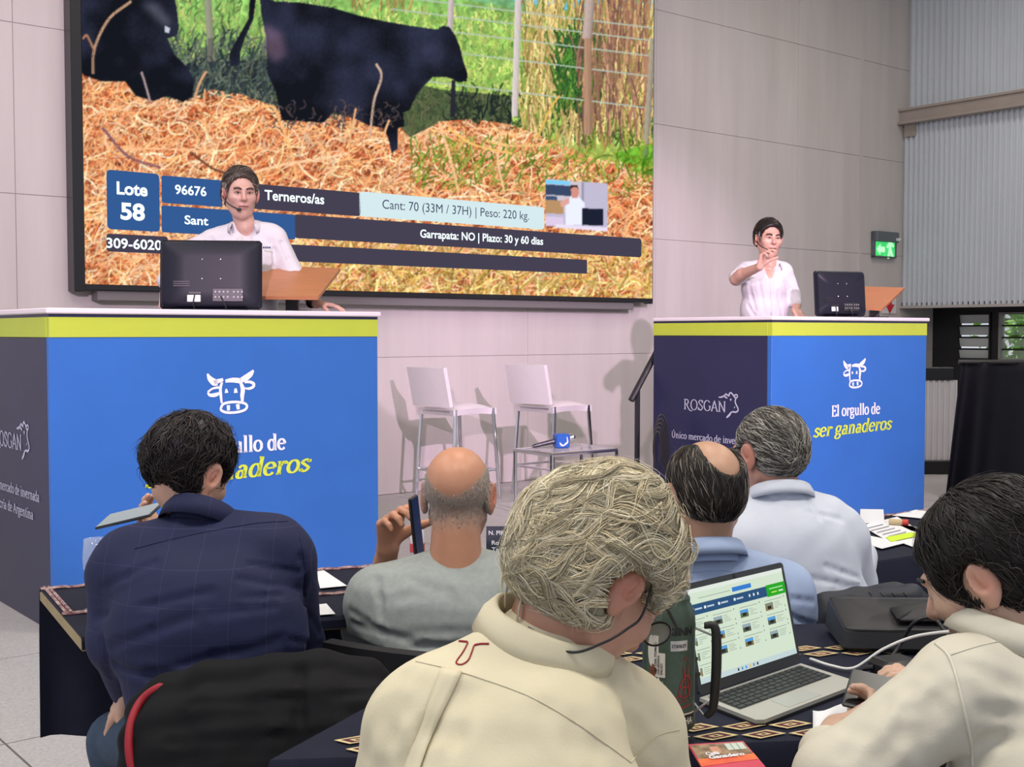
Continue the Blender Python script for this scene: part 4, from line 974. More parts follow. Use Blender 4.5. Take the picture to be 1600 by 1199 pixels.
bl_ = [pg(0, 1, .72, .835, (48, 84, 124)), pg(.79, 1, .71, .845, (44, 168, 44), 3), pg(.44, .64, .865, .915, (58, 126, 210), 2), pg(0, 1, 0, .06, (196, 214, 216)), pg(0, 1, .955, 1.0, (226, 234, 226))]
for x in (.02, .14, .28, .44): bl_ += [pg(x, x + .02, .765, .795, (230, 240, 245), 2), pg(x + .03, x + .10, .77, .788, (190, 205, 220), 2)]
for x in (.60, .645, .69): bl_.append(pg(x, x + .015, .765, .795, (230, 240, 245), 2))
bl_ += [pg(.82, .97, .79, .805, (160, 220, 150), 4), pg(.84, .9, .745, .76, (190, 230, 90), 4), pg(.92, .97, .745, .76, (230, 245, 230), 4), pg(.1, .42, .885, .892, (150, 165, 150), 2)]
rg = np.random.RandomState(5)
for r in range(4):
    for c in range(4):
        x, y = -.06 + .27 * c, .56 - .16 * r
        if r == 3 and c > 0: continue
        bl_ += [pg(max(x, .005), x + .085, y, y + .085, [(120, 110, 76), (96, 116, 84), (140, 124, 92), (84, 94, 80)][rg.randint(4)], 2), pg(max(x, .005), x + .085, y + .05, y + .085, [(90, 160, 220), (130, 140, 120), (150, 170, 180)][rg.randint(3)], 3), pg(x + .02, x + .06, y + .015, y + .05, (50, 46, 40), 4)]
        bl_ += [pg(max(x, .005), x + .19, y + .108, y + .114, (140, 150, 140), 2)]
        for j in range(4): bl_.append(pg(x + .1, x + .1 + .03 + .06 * rg.rand(), y + .01 + .021 * j, y + .016 + .021 * j, (156, 168, 156), 2))
        bl_ += [pg(x + .21, x + .218, y + .11, y + .128, (110, 130, 140), 2), pg(x + .21, x + .218, y, y + .016, (110, 130, 140), 2)]
for k, c in enumerate([(50, 60, 66), (90, 140, 190), (60, 150, 230), (230, 190, 80), (120, 130, 130), (40, 50, 60)]): bl_.append(pg(.36 + .04 * k, .375 + .04 * k, .015, .045, c, 2))
page(bl_)
MB().lathe([(.004, 0), (.004, .0008), (0, .001)], lid(.5, .972, .0008 * SGN), 10, axis=lid(.5, .5, SGN) - lid(.5, .5)).build('webcam', M_black, lap)

# ------------------------------------------------------------------ steel vacuum flask
fb = flat(1044, 1160); fb[2] = TZ + .004
fk = thing('vacuum_flask', 'green steel vacuum flask with stickers standing beside the laptop', 'flask', fb)
r = .0465
M_green = mat('hammered_green', (0.055, 0.085, 0.062), 0.38, metal=0.35, noise=0.12, nscale=60, bump=0.05, bscale=220)
M_steel = mat('brushed_steel', (0.55, 0.54, 0.52), 0.28, metal=1.0, noise=0.08, nscale=20, stretch=(1, 1, 8))
MB().lathe([(r * .9, .026), (r, .03), (r * 1.02, .034), (r * 1.02, .05), (r, .052), (r, .222), (r * .97, .232), (r * .86, .245), (r * .8, .249), (r * .8, .258), (r * .72, .262), (r * .70, .266)], fb, 40).build('body', M_green, fk, auto=40)
MB().lathe([(r * .55, 0), (r * .58, .002), (r * .58, .027), (r * .5, .03)], fb, 32).build('steel_foot', M_steel, fk, auto=40)
MB().lathe([(r * .66, .262), (r * .66, .27), (r * .63, .272), (r * .66, .274), (r * .66, .281), (r * .63, .283), (r * .65, .285), (r * .62, .306), (r * .52, .316), (0, .319)], fb, 36).build('stopper_cup', M_steel, fk, auto=40)
# handle: bracket wires and grip on the right
hd = np.array([math.cos(.12), -math.sin(.12) * 1.0, 0])
def fh(o, z): return fb + hd * o + up * z
MB().tube(smooth_path([fh(.062, .208), fh(.080, .206), fh(.084, .17), fh(.083, .11), fh(.078, .06), fh(.066, .045)], 8), [.006 + .003 * math.sin(k / 40 * PI) for k in range(41)], 8).build('handle_grip', mat('handle_rubber', (0.012, 0.014, 0.014), 0.5), fk, smooth=True)
for wa, wb in ((fh(r * .9, .205), fh(.078, .19)), (fh(r * .9, .05), fh(.07, .072)), (fh(r * .9, .072), fh(.064, .045))): MB().tube([wa, wb], .0022, 6).build('handle_wire', M_steel, fk)
MB().lathe([(r * 1.015, .205), (r * 1.02, .207), (r * 1.02, .211), (r * 1.015, .213)], fb, 36).build('strap_ring', M_green, fk)
def wrap(a, z, o=.0006):    # a: arc length right of the line of sight
    th = -PI / 2 + math.atan2(-fb[0], fb[1]) * 0 + a / r; return fb + np.array([(r + o) * math.cos(th), (r + o) * math.sin(th), z])
def sticker(name, poly, m, o=.0006, n=8):
    """rounded outline wrapped round the flask"""
    a0_, a1_ = min(p[0] for p in poly), max(p[0] for p in poly); z0_, z1_ = min(p[1] for p in poly), max(p[1] for p in poly)
    g_ = [[wrap(a, z, o) for z in np.linspace(z0_, z1_, 3)] for a in np.linspace(a0_, a1_, n)]; return MB().sheet(np.array(g_)).build(name, m, fk, smooth=True)
def wraptext(s, a0_, a1_, zb_, cap, m, bold=.02, o=.0012, parent=None):
    v, f = font_mesh(s, bold); return put_text(fit_text(v, a0_, a1_, zb_, cap, .73), f, lambda a, z: wrap(a, z, o), parent or fk, m)
M_stw = mat('sticker_white', (0.62, 0.60, 0.54), 0.5); M_stb = mat('sticker_black', (0.01, 0.01, 0.012), 0.45); M_stsil = mat('sticker_silver', (0.55, 0.55, 0.56), 0.3, metal=0.5); M_stred = mat('sticker_red', (0.30, 0.025, 0.03), 0.5, noise=.3, nscale=40)
sticker('name_plate', [(-.003, .172), (.029, .190)], M_stsil); wraptext('STANLEY', -.001, .027, .178, .006, M_stb)
wraptext('KENN', -.008, .040, .200, .013, M_stb, .05)
s_ = sticker('band_sticker', [(-.012, .038), (.05, .058)], M_stb); sticker('band_edge', [(-.012, .0355), (.05, .038)], M_stw); sticker('band_edge', [(-.012, .058), (.05, .0605)], M_stw); wraptext('PARTHA', -.008, .042, .0415, .0125, M_stw)
sticker('notice_sticker', [(-.030, .125), (-.012, .168)], M_stw); sticker('notice_sticker', [(-.034, .125), (-.024, .198)], M_stw)
for k in range(3):
    v, f = font_mesh(['UN DIA PERFECTO', 'UNA BANANA', 'GALGOS'][k] if False else ['UN DIA TOMAS', 'UNA BANANA', 'SALGO'][k], .02); vv2 = fit_text(v, 0, [.056, .034, .02][k], 0, .0042, .73)
    put_text(vv2, f, lambda a, z, k=k: wrap(-.0275 + .0055 * k - z, .130 + a, .0014), fk, M_stb)
def blob(name, m, c, pts, o=.0008):
    v = np.array(pts); n = len(v); mb = MB(); V = [wrap(*c, o)] + [wrap(c[0] + a, c[1] + z, o) for a, z in pts]; mb.add(V, [(0, 1 + i, 1 + (i + 1) % n) for i in range(n)]); return mb.build(name, m, fk)
blob('figure_sticker', M_stw, (-.038, .17), [(.008 * math.cos(t) , .028 * math.sin(t)) for t in np.linspace(0, 2 * PI, 20)][:-1])
blob('figure_sticker', mat('sticker_brown', (0.16, 0.05, 0.02), 0.5, noise=.5, nscale=80), (-.035, .133), [(.007 * math.cos(t) * (1 + .3 * math.sin(5 * t)), .014 * math.sin(t)) for t in np.linspace(0, 2 * PI, 24)][:-1])
blob('ornament_sticker', M_stw, (-.024, .098), [((.013 + .003 * math.sin(7 * t)) * math.cos(t), (.024 + .004 * math.sin(9 * t)) * math.sin(t)) for t in np.linspace(0, 2 * PI, 60)][:-1])
mbr = MB()
for q, w in [([(.012, .10), (.018, .118), (.030, .128), (.037, .11), (.03, .092), (.018, .09), (.012, .1)], .0022), ([(.020, .145), (.024, .12), (.020, .085)], .002), ([(.030, .148), (.030, .118), (.036, .084)], .002), ([(.0, .092), (.006, .088), (.012, .094), (.016, .09)], .0025), ([(.012, .106), (.024, .108), (.036, .104)], .002), ([(.022, .152), (.026, .16), (.031, .153)], .0016), ([(.004, .075), (.016, .072), (.036, .076)], .003), ([(.01, .081), (.03, .084)], .0018)]:
    v, f = strip2d(smooth_path(q, 6), w); mbr.add([wrap(a, z, .001) for a, z in v], f)
mbr.build('crest_print', M_stred, fk)

# ------------------------------------------------------------------ things on the tables
def sheet_px(name, label, pts, z, m, cat='paper', parent=None, th=.0012, group=None):
    q = [flat(x, y, z) for x, y in pts]; n = len(q)
    o = MB().add([p + up * th for p in q] + q, [tuple(range(n)), tuple(range(n, 2 * n))[::-1]] + [(i, n + i, n + (i + 1) % n, (i + 1) % n) for i in range(n)]).build(name, m, parent)
    # keep the face normals up whatever the outline's sense
    return tag(o, label, cat, group) if parent is None else o
ZT = TZ + .0085
sheet_px('paper_sheet', 'white sheet beside the cord trim, right of the dark blue jacket', [(494, 894), (506, 892), (542, 916), (500, 920)], ZT, M_paper)
sheet_px('paper_sheet', 'smaller white sheet corner nearest the right sleeve of the dark blue jacket', [(492, 946), (510, 944), (524, 960), (494, 962)], ZT, M_paper)
pA = thing('papers', 'white printed sheets with a yellow highlighted line, right of the white shirt', 'papers', flat(1395, 838, ZT))
sheet_px('sheet', None, [(1346, 822), (1402, 808), (1457, 843), (1440, 860), (1412, 850), (1380, 842)], ZT, M_paper, None, pA)
sheet_px('sheet', None, [(1350, 836), (1414, 849), (1378, 858), (1352, 850)], ZT + .0016, M_paper, None, pA)
M_hl = mat('highlighter', (0.62, 0.85, 0.02), 0.5, emit=0.0)
sheet_px('highlight', None, [(1384, 840), (1426, 832), (1434, 838), (1392, 847)], ZT + .0035, M_hl, None, pA)
for k in range(6): sheet_px('print_line', None, [(1352 + 9 * k, 826 + 3 * k), (1380 + 9 * k, 819 + 3 * k), (1380 + 9 * k, 820.2 + 3 * k), (1352 + 9 * k, 827.2 + 3 * k)], ZT + .0022, mat('print_grey', (0.35, 0.35, 0.4), .6), None, pA)
sheet_px('brochure', 'dark printed brochure lying behind the white sheets', [(1402, 820), (1452, 826), (1456, 838), (1424, 830)], ZT, mat('brochure_dark', (0.05, 0.07, 0.08), .4, col2=(.3, .35, .3), nscale=30), 'brochure')
sheet_px('paper_sheet', 'pale printed sheet near the table corner below the far rostrum', [(1394, 806), (1432, 797), (1472, 804), (1454, 812)], ZT, M_paper)
q = flat(1404, 822, ZT); rl = thing('rolled_leaflet', 'small red and cream rolled leaflet beside the white sheets', 'leaflet', q)
MB().tube([q + np.array([-.03, .02, .012]), q + np.array([.03, -.005, .012])], .012, 12).build('roll', mat('leaflet_cream', (0.55, 0.42, 0.25), .5), rl); MB().tube([q + np.array([.015, .002, .012]), q + np.array([.034, -.007, .012])], .0128, 12).build('band', mat('leaflet_red', (0.6, 0.06, 0.05), .5), rl)
q = flat(1360, 818, ZT); cd = thing('folded_card', 'white folded place card at the back of the white shirt', 'card', q)
MB().add([q + np.array(v) for v in ((-.04, .0, 0), (.05, -.01, 0), (.055, .02, .05), (-.03, .03, .05), (-.03, .06, 0), (.06, .05, 0))], [(0, 1, 2, 3), (3, 2, 5, 4)]).build('card', M_paper, cd)
# goblet
def goblet(label, x, y, h, d_=None):
    b = flat(x, y, ZT); t = thing('water_goblet', label, 'glass', b)
    s = h / .19; M_g = mat('clear_glass', (0.9, 0.93, 0.95), 0.03, alpha=0.16, spec=0.9)
    MB().lathe([(.034 * s, 0), (.034 * s, .002), (.01 * s, .006), (.005 * s, .012)], b, 28).build('foot', M_g, t, smooth=True)
    MB().lathe([(.005 * s, .012 * s), (.0045 * s, .05 * s), (.006 * s, .078 * s)], b, 16).build('stem', M_g, t, smooth=True)
    MB().lathe([(.006 * s, .078 * s), (.022 * s, .088 * s), (.034 * s, .11 * s), (.036 * s, .14 * s), (.032 * s, .19 * s), (.0312 * s, .19 * s), (.035 * s, .14 * s), (.033 * s, .111 * s), (.02 * s, .09 * s), (0, .084 * s)], b, 32).build('bowl', M_g, t, smooth=True)
    MB().lathe([(.0313 * s, .1895 * s), (.0325 * s, .1905 * s), (.0313 * s, .1915 * s)], b, 32).build('rim', M_g, t)
goblet('clear stemmed water glass left of the dark blue jacket', 152, 953, .185)
# place sign
q = flat(774, 866, ZT); sg = thing('place_sign', 'small dark standing sign beyond the man on the phone', 'sign', q)
sR = rotx(D2R(-12)); sl_ = lambda a, b: q + sR @ np.array([a, -.004, b])
MB().box(q + sR @ np.array([0.02, 0, .045]), (.10, .005, .09), sR).build('board', mat('sign_dark', (0.02, 0.03, 0.05), .4), sg)
MB().box(q + np.array([0.02, .03, .003]), (.10, .07, .005)).build('foot', M_black, sg)
for s, a_, b_, z_, c_ in (('N. PIR', -.022, .03, .062, .014), ('Ro', -.012, .012, .030, .014), ('Te', -.012, .012, .008, .014)):
    v, f = font_mesh(s, .02); put_text(fit_text(v, a_, b_, z_, c_, .73), f, sl_, sg, M_kwht)
# small bottle seen past the telephone
q = flat(652, 868, ZT); bt = thing('water_bottle', 'small clear bottle with a red label beyond the telephone', 'bottle', q)
MB().lathe([(.022, 0), (.024, .004), (.024, .075), (.018, .09), (.011, .1), (.011, .112)], q, 20).build('body', mat('bottle_clear', (.8, .82, .85), .1, alpha=.5), bt, smooth=True)
MB().lathe([(.0245, .012), (.0245, .04)], q, 20).build('label_band', mat('bottle_label', (.5, .05, .06), .5), bt); MB().lathe([(.0125, .108), (.0125, .122), (0, .123)], q, 16).build('cap', M_white, bt)
# magazine
fly = [(1075, 1166), (1161, 1161), (1196, 1201), (1105, 1216)]
mg = thing('magazine', 'red and orange magazine on the near table edge beside the flask', 'magazine', flat(1130, 1185, ZT))
FQ = [flat(*p, ZT) for p in fly]
def fq(a, b, o=0): p = (FQ[3] * (1 - a) + FQ[2] * a) * (1 - b) + (FQ[0] * (1 - a) + FQ[1] * a) * b; return p + up * (o + .004 * math.sin(PI * a) * 0)
def fquad(a0_, a1_, b0_, b1_, o, m, name): return MB().add([fq(a0_, b0_, o), fq(a1_, b0_, o), fq(a1_, b1_, o), fq(a0_, b1_, o)], [(0, 1, 2, 3)]).build(name, m, mg)
MB().add([fq(0, 0, .003), fq(1, 0, .003), fq(1, 1, .003), fq(0, 1, .003), fq(0, 0), fq(1, 0), fq(1, 1), fq(0, 1)], [(0, 1, 2, 3), (7, 6, 5, 4)] + [(i, i + 4, (i + 1) % 4 + 4, (i + 1) % 4) for i in range(4)]).build('pages', mat('mag_red', (.62, .06, .11), .35), mg)
fquad(0, 1, .28, .5, .0034, mat('mag_orange', (.85, .22, .05), .35, col2=(.75, .1, .06), nscale=9), 'cover_band'); fquad(.02, .98, .5, .95, .0036, mat('mag_photo', (.12, .07, .04), .35, col2=(.45, .3, .18), nscale=45), 'cover_photo'); fquad(.62, .95, .68, .93, .004, mat('mag_window', (.6, .66, .6), .35), 'cover_photo')
for a in (.72, .83): fquad(a, a + .012, .68, .93, .0044, mat('mag_teal', (.08, .25, .22), .4), 'cover_mullion')
fquad(.32, .48, .6, .85, .0042, mat('mag_skin', (.6, .3, .2), .5), 'cover_photo')
for s, a0_, a1_, b_, c_ in (('Café', .18, .42, .56, .10), ('Ganadero', .2, .82, .44, .11)):
    v, f = font_mesh(s, .04); put_text(fit_text(v, a0_, a1_, b_, c_, .73), f, lambda a, z: fq(a, z, .0052), mg, M_kwht)
# folded napkin, cables, charger
q = flat(1300, 1125, ZT); nk = []
for i, u_ in enumerate(np.linspace(0, 1, 9)):
    nk.append([flat(1270 + 70 * u_, 1112 + 4 * math.sin(u_ * 7) + 34 * v_ - 10 * u_, ZT) + up * (.012 * math.sin(PI * v_) * (1 + .4 * math.sin(5 * u_)) + .002) for v_ in np.linspace(0, 1, 7)])
tag(MB().sheet(np.array(nk)[:, ::-1], .002).build('napkin', M_paper, None, smooth=True), 'crumpled white napkin under the forearm beside the laptop', 'napkin')
def cable(name, label, pts, r, m, cat='cable'):
    tag(MB().tube(smooth_path([P(x, y, d_) if len(t_) == 0 else flat(x, y, t_[0]) for (x, y, d_, *t_) in pts], 10), r, 7).build(name, m, None, smooth=True), label, cat)
cable('charging_cable', 'white charging cable looping over the black bag to the laptop', [(1266, 1030, 0, TZ + .012), (1300, 1041, 0, TZ + .012), (1335, 1044, 0, TZ + .014), (1380, 1015, 2.50), (1430, 995, 2.48), (1490, 987, 2.42), (1520, 990, 2.4)], .0034, M_white)
cable('power_cable', 'black power cable arching over the bag to the charger', [(1376, 1050, 0, TZ + .012), (1386, 1036, 0, TZ + .02), (1405, 1010, 2.60), (1430, 972, 2.58), (1460, 968, 2.58), (1485, 1000, 2.52)], .0042, M_black)
cable('phone_cable', 'short white lead beside the smartphone of the man in cream', [(1374, 1052, 0, TZ + .012), (1390, 1056, 0, TZ + .016), (1420, 1056, 0, TZ + .012)], .003, M_white)
q = flat(1392, 1062, ZT)
ch = thing('power_adapter', 'black power adapter block behind the smartphone', 'charger', q); MB().box(q + np.array([.015, .03, .019]), (.09, .07, .036), rotz(.4), .01).build('block', M_black, ch, auto=40); MB().tube([q + np.array([-.03, .02, .02]), q + np.array([-.05, .03, .014])], .006, 8).build('strain_relief', M_black, ch)
# black laptop bag
M_bag = mat('bag_nylon', (0.022, 0.022, 0.026), 0.55, noise=.1, nscale=30, bump=.1, bscale=300)
b0_ = flat(1322, 1018, ZT); 
bag = thing('laptop_bag', 'black padded laptop bag lying beyond the open laptop', 'bag', b0_)
Rb = rotz(D2R(-4)); bw_, bd_, bh_ = .44, .20, .058
Bq = lambda x, y, z: b0_ + Rb @ np.array([x, y, z])
g_ = []
prof_ = rrect(0, 1, 0, 1, .06, 4)
levels = [(0, 0.0), (.010, -.010), (.048, -.004), (.054, .004), (bh_, .03), (bh_ + .012, .09)]
V = []
for z, ins in levels:
    for a, b in prof_: V.append(Bq(a * (bw_ - 2 * ins) + ins, b * (bd_ - 2 * ins) + ins, z + .03 * (b - .1) * (z > .04)))
n_ = len(prof_); Fq = [(i * n_ + j, i * n_ + (j + 1) % n_, (i + 1) * n_ + (j + 1) % n_, (i + 1) * n_ + j) for i in range(len(levels) - 1) for j in range(n_)] + [tuple((len(levels) - 1) * n_ + j for j in range(n_)), tuple(range(n_))[::-1]]
MB().add(V, Fq).build('body', M_bag, bag, auto=40)
pk = [[Bq(.12 + .26 * u_ , .02 + .14 * v_, bh_ + .008 + .018 * math.sin(PI * u_) * math.sin(PI * min(1, v_ * 1.2)) + .016 * v_ + .004) for v_ in np.linspace(0, 1, 8)] for u_ in np.linspace(0, 1, 10)]
MB().sheet(np.array(pk), .006).build('front_pocket', M_bag, bag, smooth=True)
MB().tube([Bq(a * bw_, b * bd_, .050 + .03 * (b - .1)) for a, b in prof_], .004, 6, closed=True).tube([Bq(*p) for p in ((.12, .02, bh_ + .012), (.2, .1, bh_ + .03), (.32, .12, bh_ + .034), (.38, .06, bh_ + .02))], .003, 6).build('zip', mat('zip_black', (.005, .005, .006), .3), bag)
MB().tube(smooth_path([Bq(.3, .18, .06), Bq(.36, .16, .095), Bq(.42, .13, .095), Bq(.45, .1, .06)], 8), .009, 8).build('handle', M_bag, bag, smooth=True)
# ================================================================== people: implicit-surface modelling kit
def smin(a, b, k):
    h = np.clip(.5 + .5 * (b - a) / k, 0, 1); return b * (1 - h) + a * h - k * h * (1 - h)
def cap(A, B, ra, rb, k=None, op='+'): return ('c', np.asarray(A, float), np.asarray(B, float), ra, rb, k, op)
def ell(C, r, R=None, k=None, op='+'): return ('e', np.asarray(C, float), np.asarray(r, float), np.eye(3) if R is None else R, None, k, op)
def bnd(p):
    if p[0] == 'c':
        m = max(p[3], p[4]); return np.minimum(p[1], p[2]) - m, np.maximum(p[1], p[2]) + m
    e = np.abs(p[3]) @ p[2]; return p[1] - e, p[1] + e
def shrink(prims, t):
    o = []
    for p in prims:
        if p[6] == '-': continue
        if p[0] == 'c': o.append(('c', p[1], p[2], max(.012, p[3] - t), max(.012, p[4] - t), p[5], '+'))
        else: o.append(('e', p[1], np.maximum(.015, p[2] - t), p[3], None, p[5], '+'))
    return o
def field_sdf(prims, h, k0, disp=None):
    add = [p for p in prims if p[6] == '+']; B = [bnd(p) for p in add]
    lo = np.min([b[0] for b in B], 0) - k0 - 3 * h; hi = np.max([b[1] for b in B], 0) + k0 + 3 * h
    n = np.ceil((hi - lo) / h).astype(int) + 1; F = np.full(n, .25, np.float32)
    for p in prims:
        k = p[5] if p[5] is not None else k0; a, b = bnd(p); m = k + 2.5 * h
        i0 = np.clip(np.floor((a - m - lo) / h).astype(int), 0, n); i1 = np.clip(np.ceil((b + m - lo) / h).astype(int) + 1, 0, n)
        if np.any(i1 <= i0): continue
        ax = [lo[q] + h * np.arange(i0[q], i1[q]) for q in range(3)]
        X, Y, Z = np.meshgrid(*[a_.astype(np.float32) for a_ in ax], indexing='ij')
        if p[0] == 'c':
            ba = p[2] - p[1]; L2 = max(float(ba @ ba), 1e-9); px_, py_, pz_ = X - p[1][0], Y - p[1][1], Z - p[1][2]
            t = np.clip((px_ * ba[0] + py_ * ba[1] + pz_ * ba[2]) / L2, 0, 1)
            d = np.sqrt((px_ - ba[0] * t) ** 2 + (py_ - ba[1] * t) ** 2 + (pz_ - ba[2] * t) ** 2) - (p[3] + (p[4] - p[3]) * t)
        else:
            R = p[3]; qx_, qy_, qz_ = X - p[1][0], Y - p[1][1], Z - p[1][2]
            l = [qx_ * R[0, j] + qy_ * R[1, j] + qz_ * R[2, j] for j in range(3)]; r = p[2]
            k0_ = np.sqrt(sum((l[j] / r[j]) ** 2 for j in range(3))); k1_ = np.sqrt(sum((l[j] / r[j] ** 2) ** 2 for j in range(3))) + 1e-9
            d = k0_ * (k0_ - 1) / k1_
        sl = tuple(slice(i0[q], i1[q]) for q in range(3))
        if p[6] == '+': F[sl] = smin(F[sl], d, k)
        else: F[sl] = -smin(-F[sl], d, k)
    if disp is not None:
        ax = [(lo[q] + h * np.arange(n[q])).astype(np.float32) for q in range(3)]
        m = np.abs(F) < .05; I = np.nonzero(m); F[m] += disp(ax[0][I[0]], ax[1][I[1]], ax[2][I[2]]).astype(np.float32)
    return F, lo
def surfnet(F, lo, h):
    n = np.array(F.shape); s = F < 0
    c = np.zeros(n - 1, np.uint8)
    for k in range(8):
        a, b, d = k & 1, (k >> 1) & 1, (k >> 2) & 1; c += s[a:n[0] - 1 + a, b:n[1] - 1 + b, d:n[2] - 1 + d]
    mix = (c > 0) & (c < 8); I = np.array(np.nonzero(mix)); idx = np.full(mix.shape, -1, np.int32); idx[mix] = np.arange(I.shape[1])
    acc = np.zeros((I.shape[1], 3)); cnt = np.zeros(I.shape[1])
    cor = [(k & 1, (k >> 1) & 1, (k >> 2) & 1) for k in range(8)]
    vals = [F[I[0] + a, I[1] + b, I[2] + d] for a, b, d in cor]
    for i in range(8):
        for ax in range(3):
            if cor[i][ax]: continue
            j = i | (1 << ax); va, vb = vals[i], vals[j]; x = (va < 0) != (vb < 0); t = np.where(x, va / np.where(x, va - vb, 1), 0)
            pt_ = np.zeros((I.shape[1], 3)); pt_ += np.array(cor[i]); pt_[:, ax] += t; acc[x] += pt_[x]; cnt[x] += 1
    V = lo + h * (I.T + acc / cnt[:, None]); Q = []
    for ax in range(3):
        b, c2 = (ax + 1) % 3, (ax + 2) % 3
        sl0 = [slice(None)] * 3; sl1 = [slice(None)] * 3; sl0[ax] = slice(0, n[ax] - 1); sl1[ax] = slice(1, n[ax])
        ch = s[tuple(sl0)] != s[tuple(sl1)]; E = np.array(np.nonzero(ch))
        ok = (E[b] > 0) & (E[c2] > 0) & (E[b] < n[b] - 1) & (E[c2] < n[c2] - 1); E = E[:, ok]
        def ci(db, dc):
            e = E.copy(); e[b] += db; e[c2] += dc; return idx[e[0], e[1], e[2]]
        q = np.stack([ci(-1, -1), ci(0, -1), ci(0, 0), ci(-1, 0)], 1); fl = ~s[E[0], E[1], E[2]]
        q[fl] = q[fl][:, ::-1]; Q.append(q)
    return V, np.concatenate(Q)
def blobmesh(prims, h=.006, k=.02, disp=None):
    F, lo = field_sdf(prims, h, k, disp); return surfnet(F, lo, h)
def bvh_of(V, Q): return BVHTree.FromPolygons([tuple(v) for v in V], [tuple(int(i) for i in q) for q in Q])
def wob(seed, amp, sc, stretch=(1, 1, 1)):
    """smooth cloth folds: a few oriented sine ridges"""
    r = np.random.RandomState(seed); W_ = [(r.normal(size=3) * np.array(stretch), r.uniform(0, 6.28), r.uniform(.6, 1.4)) for _ in range(7)]
    def f(x, y, z):
        o = 0
        for w, ph, a in W_:
            q = (x * w[0] + y * w[1] + z * w[2]) * sc + ph; o = o + a * np.sin(q + .8 * np.sin(q * .43 + ph))
        return o * amp / 3
    return f
def folds(lines, base=None):
    """creases: (A, B, width, depth) grooves (depth>0) or ridges (depth<0) between world points"""
    def f(x, y, z):
        o = base(x, y, z) if base else 0 * x
        for A, B, w, dpt in lines:
            ba = B - A; L2 = ba @ ba; t = np.clip(((x - A[0]) * ba[0] + (y - A[1]) * ba[1] + (z - A[2]) * ba[2]) / L2, 0, 1)
            d2 = (x - A[0] - ba[0] * t) ** 2 + (y - A[1] - ba[1] * t) ** 2 + (z - A[2] - ba[2] * t) ** 2
            o = o + dpt * np.exp(-d2 / (w * w)) * np.sin(np.pi * np.clip(t, .06, .94)) 
        return o
    return f
def E_(x, y, d, rx, ry, rd, R=None, k=None): return ell(P(x, y, d), (px(rx, d), rd, px(ry, d)), R, k)
def C_(x, y, d, r, x2, y2, d2, r2, k=None): return cap(P(x, y, d), P(x2, y2, d2), px(r, d), px(r2, d2), k)

class Head:
    def __init__(s, x, y, d, size, yaw, pitch, roll=0):
        s.c = P(x, y, d); s.s = size; s.R = rotz(D2R(yaw)) @ rotx(D2R(-pitch)) @ roty(D2R(roll))
    def L(s, x, y, z): return s.c + s.R @ (np.array([x, y, z]) * s.s)
    def loc(s, V): return ((V - s.c) @ s.R) / s.s
    def e(s, c, r, op='+', k=.05, Rl=None): return ell(s.L(*c), np.array(r) * s.s, s.R if Rl is None else s.R @ Rl, k * s.s, op)
    def cp(s, a, b, ra, rb, op='+', k=.04): return cap(s.L(*a), s.L(*b), ra * s.s, rb * s.s, k * s.s, op)
    def skull(s, ears=True, face=True, earsz=1.0):
        p = [s.e((0, -.08, .13), (.315, .395, .355)), s.e((0, .09, -.12), (.255, .285, .355), k=.1), s.cp((0, .22, -.40), (0, .20, -.38), .105, .12, k=.08)]
        for i in (-1, 1):
            p += [s.cp((i * .20, -.02, -.20), (i * .12, .16, -.36), .085, .075, k=.08), s.e((i * .165, .245, -.06), (.10, .10, .10), k=.08)]
        if face:
            p += [s.cp((-.13, .325, .105), (.13, .325, .105), .055, .055, k=.06)]
            for i in (-1, 1): p.append(s.e((i * .125, .41, .03), (.085, .075, .05), '-', .05))
            for i in (-1, 1): p.append(s.e((i * .122, .305, .03), (.07, .06, .055), k=.02))
            p += [s.cp((0, .355, .05), (0, .435, -.085), .034, .05, k=.04), s.e((-.045, .375, -.10), (.035, .045, .03), k=.02), s.e((.045, .375, -.10), (.035, .045, .03), k=.02),
                  s.e((0, .335, -.215), (.10, .055, .03), k=.025), s.e((0, .33, -.262), (.085, .055, .03), k=.02), s.e((0, .405, -.238), (.11, .05, .006), '-', .012)]
        if ears:
            for i in (-1, 1):
                Rl = rotz(i * D2R(-22)) @ rotx(D2R(-10)); E = earsz
                p += [s.e((i * .335, -.05, .0), (.035 * E, .085 * E, .135 * E), k=.025, Rl=Rl), s.e((i * .325, -.04, -.115 * E), (.03, .045, .05), k=.02), s.e((i * .376, -.035, .02), (.034, .05, .085), '-', .012, Rl), s.e((i * .352, -.045, .03), (.014, .022, .06), k=.012, Rl=Rl)]
        return p
    def neck(s, nb, r0=.195, r1=.22): return [cap(s.L(0, -.13, -.18), nb, r0 * s.s, r1 * s.s, .06 * s.s)]
    def hairshell(s, t=.06, front=.0, nape=-.28, side=0.0, top=0.0, fz=0.0, ear=1.0, low=0.0):
        """hair mass as a shell over the skull, cut clear of the face and ears"""
        p = [s.e((0, -.085, .135 + top / 2), (.315 + t, .395 + t, .355 + t * .9 + top / 2), k=.05), s.e((0, -.23, nape + .2), (.25 + t * .5, .215 + t * .7, .24), k=.1)]
        p += [s.e((0, .44 + front, -.16 + fz), (.40, .33, .46), '-', .06), s.e((0, .1, -.55 + low), (.6, .36, .42), '-', .05)]
        for i in (-1, 1): p.append(s.e((i * .37, .0, -.02 - side), (.13 * ear, .14 * ear, .17 * ear), '-', .04))
        return p
SKIN = {}
def skinmat(name, base): return mat(name, base, .42, attr=True, noise=.07, nscale=25, bump=.04, bscale=160, sss=.0)
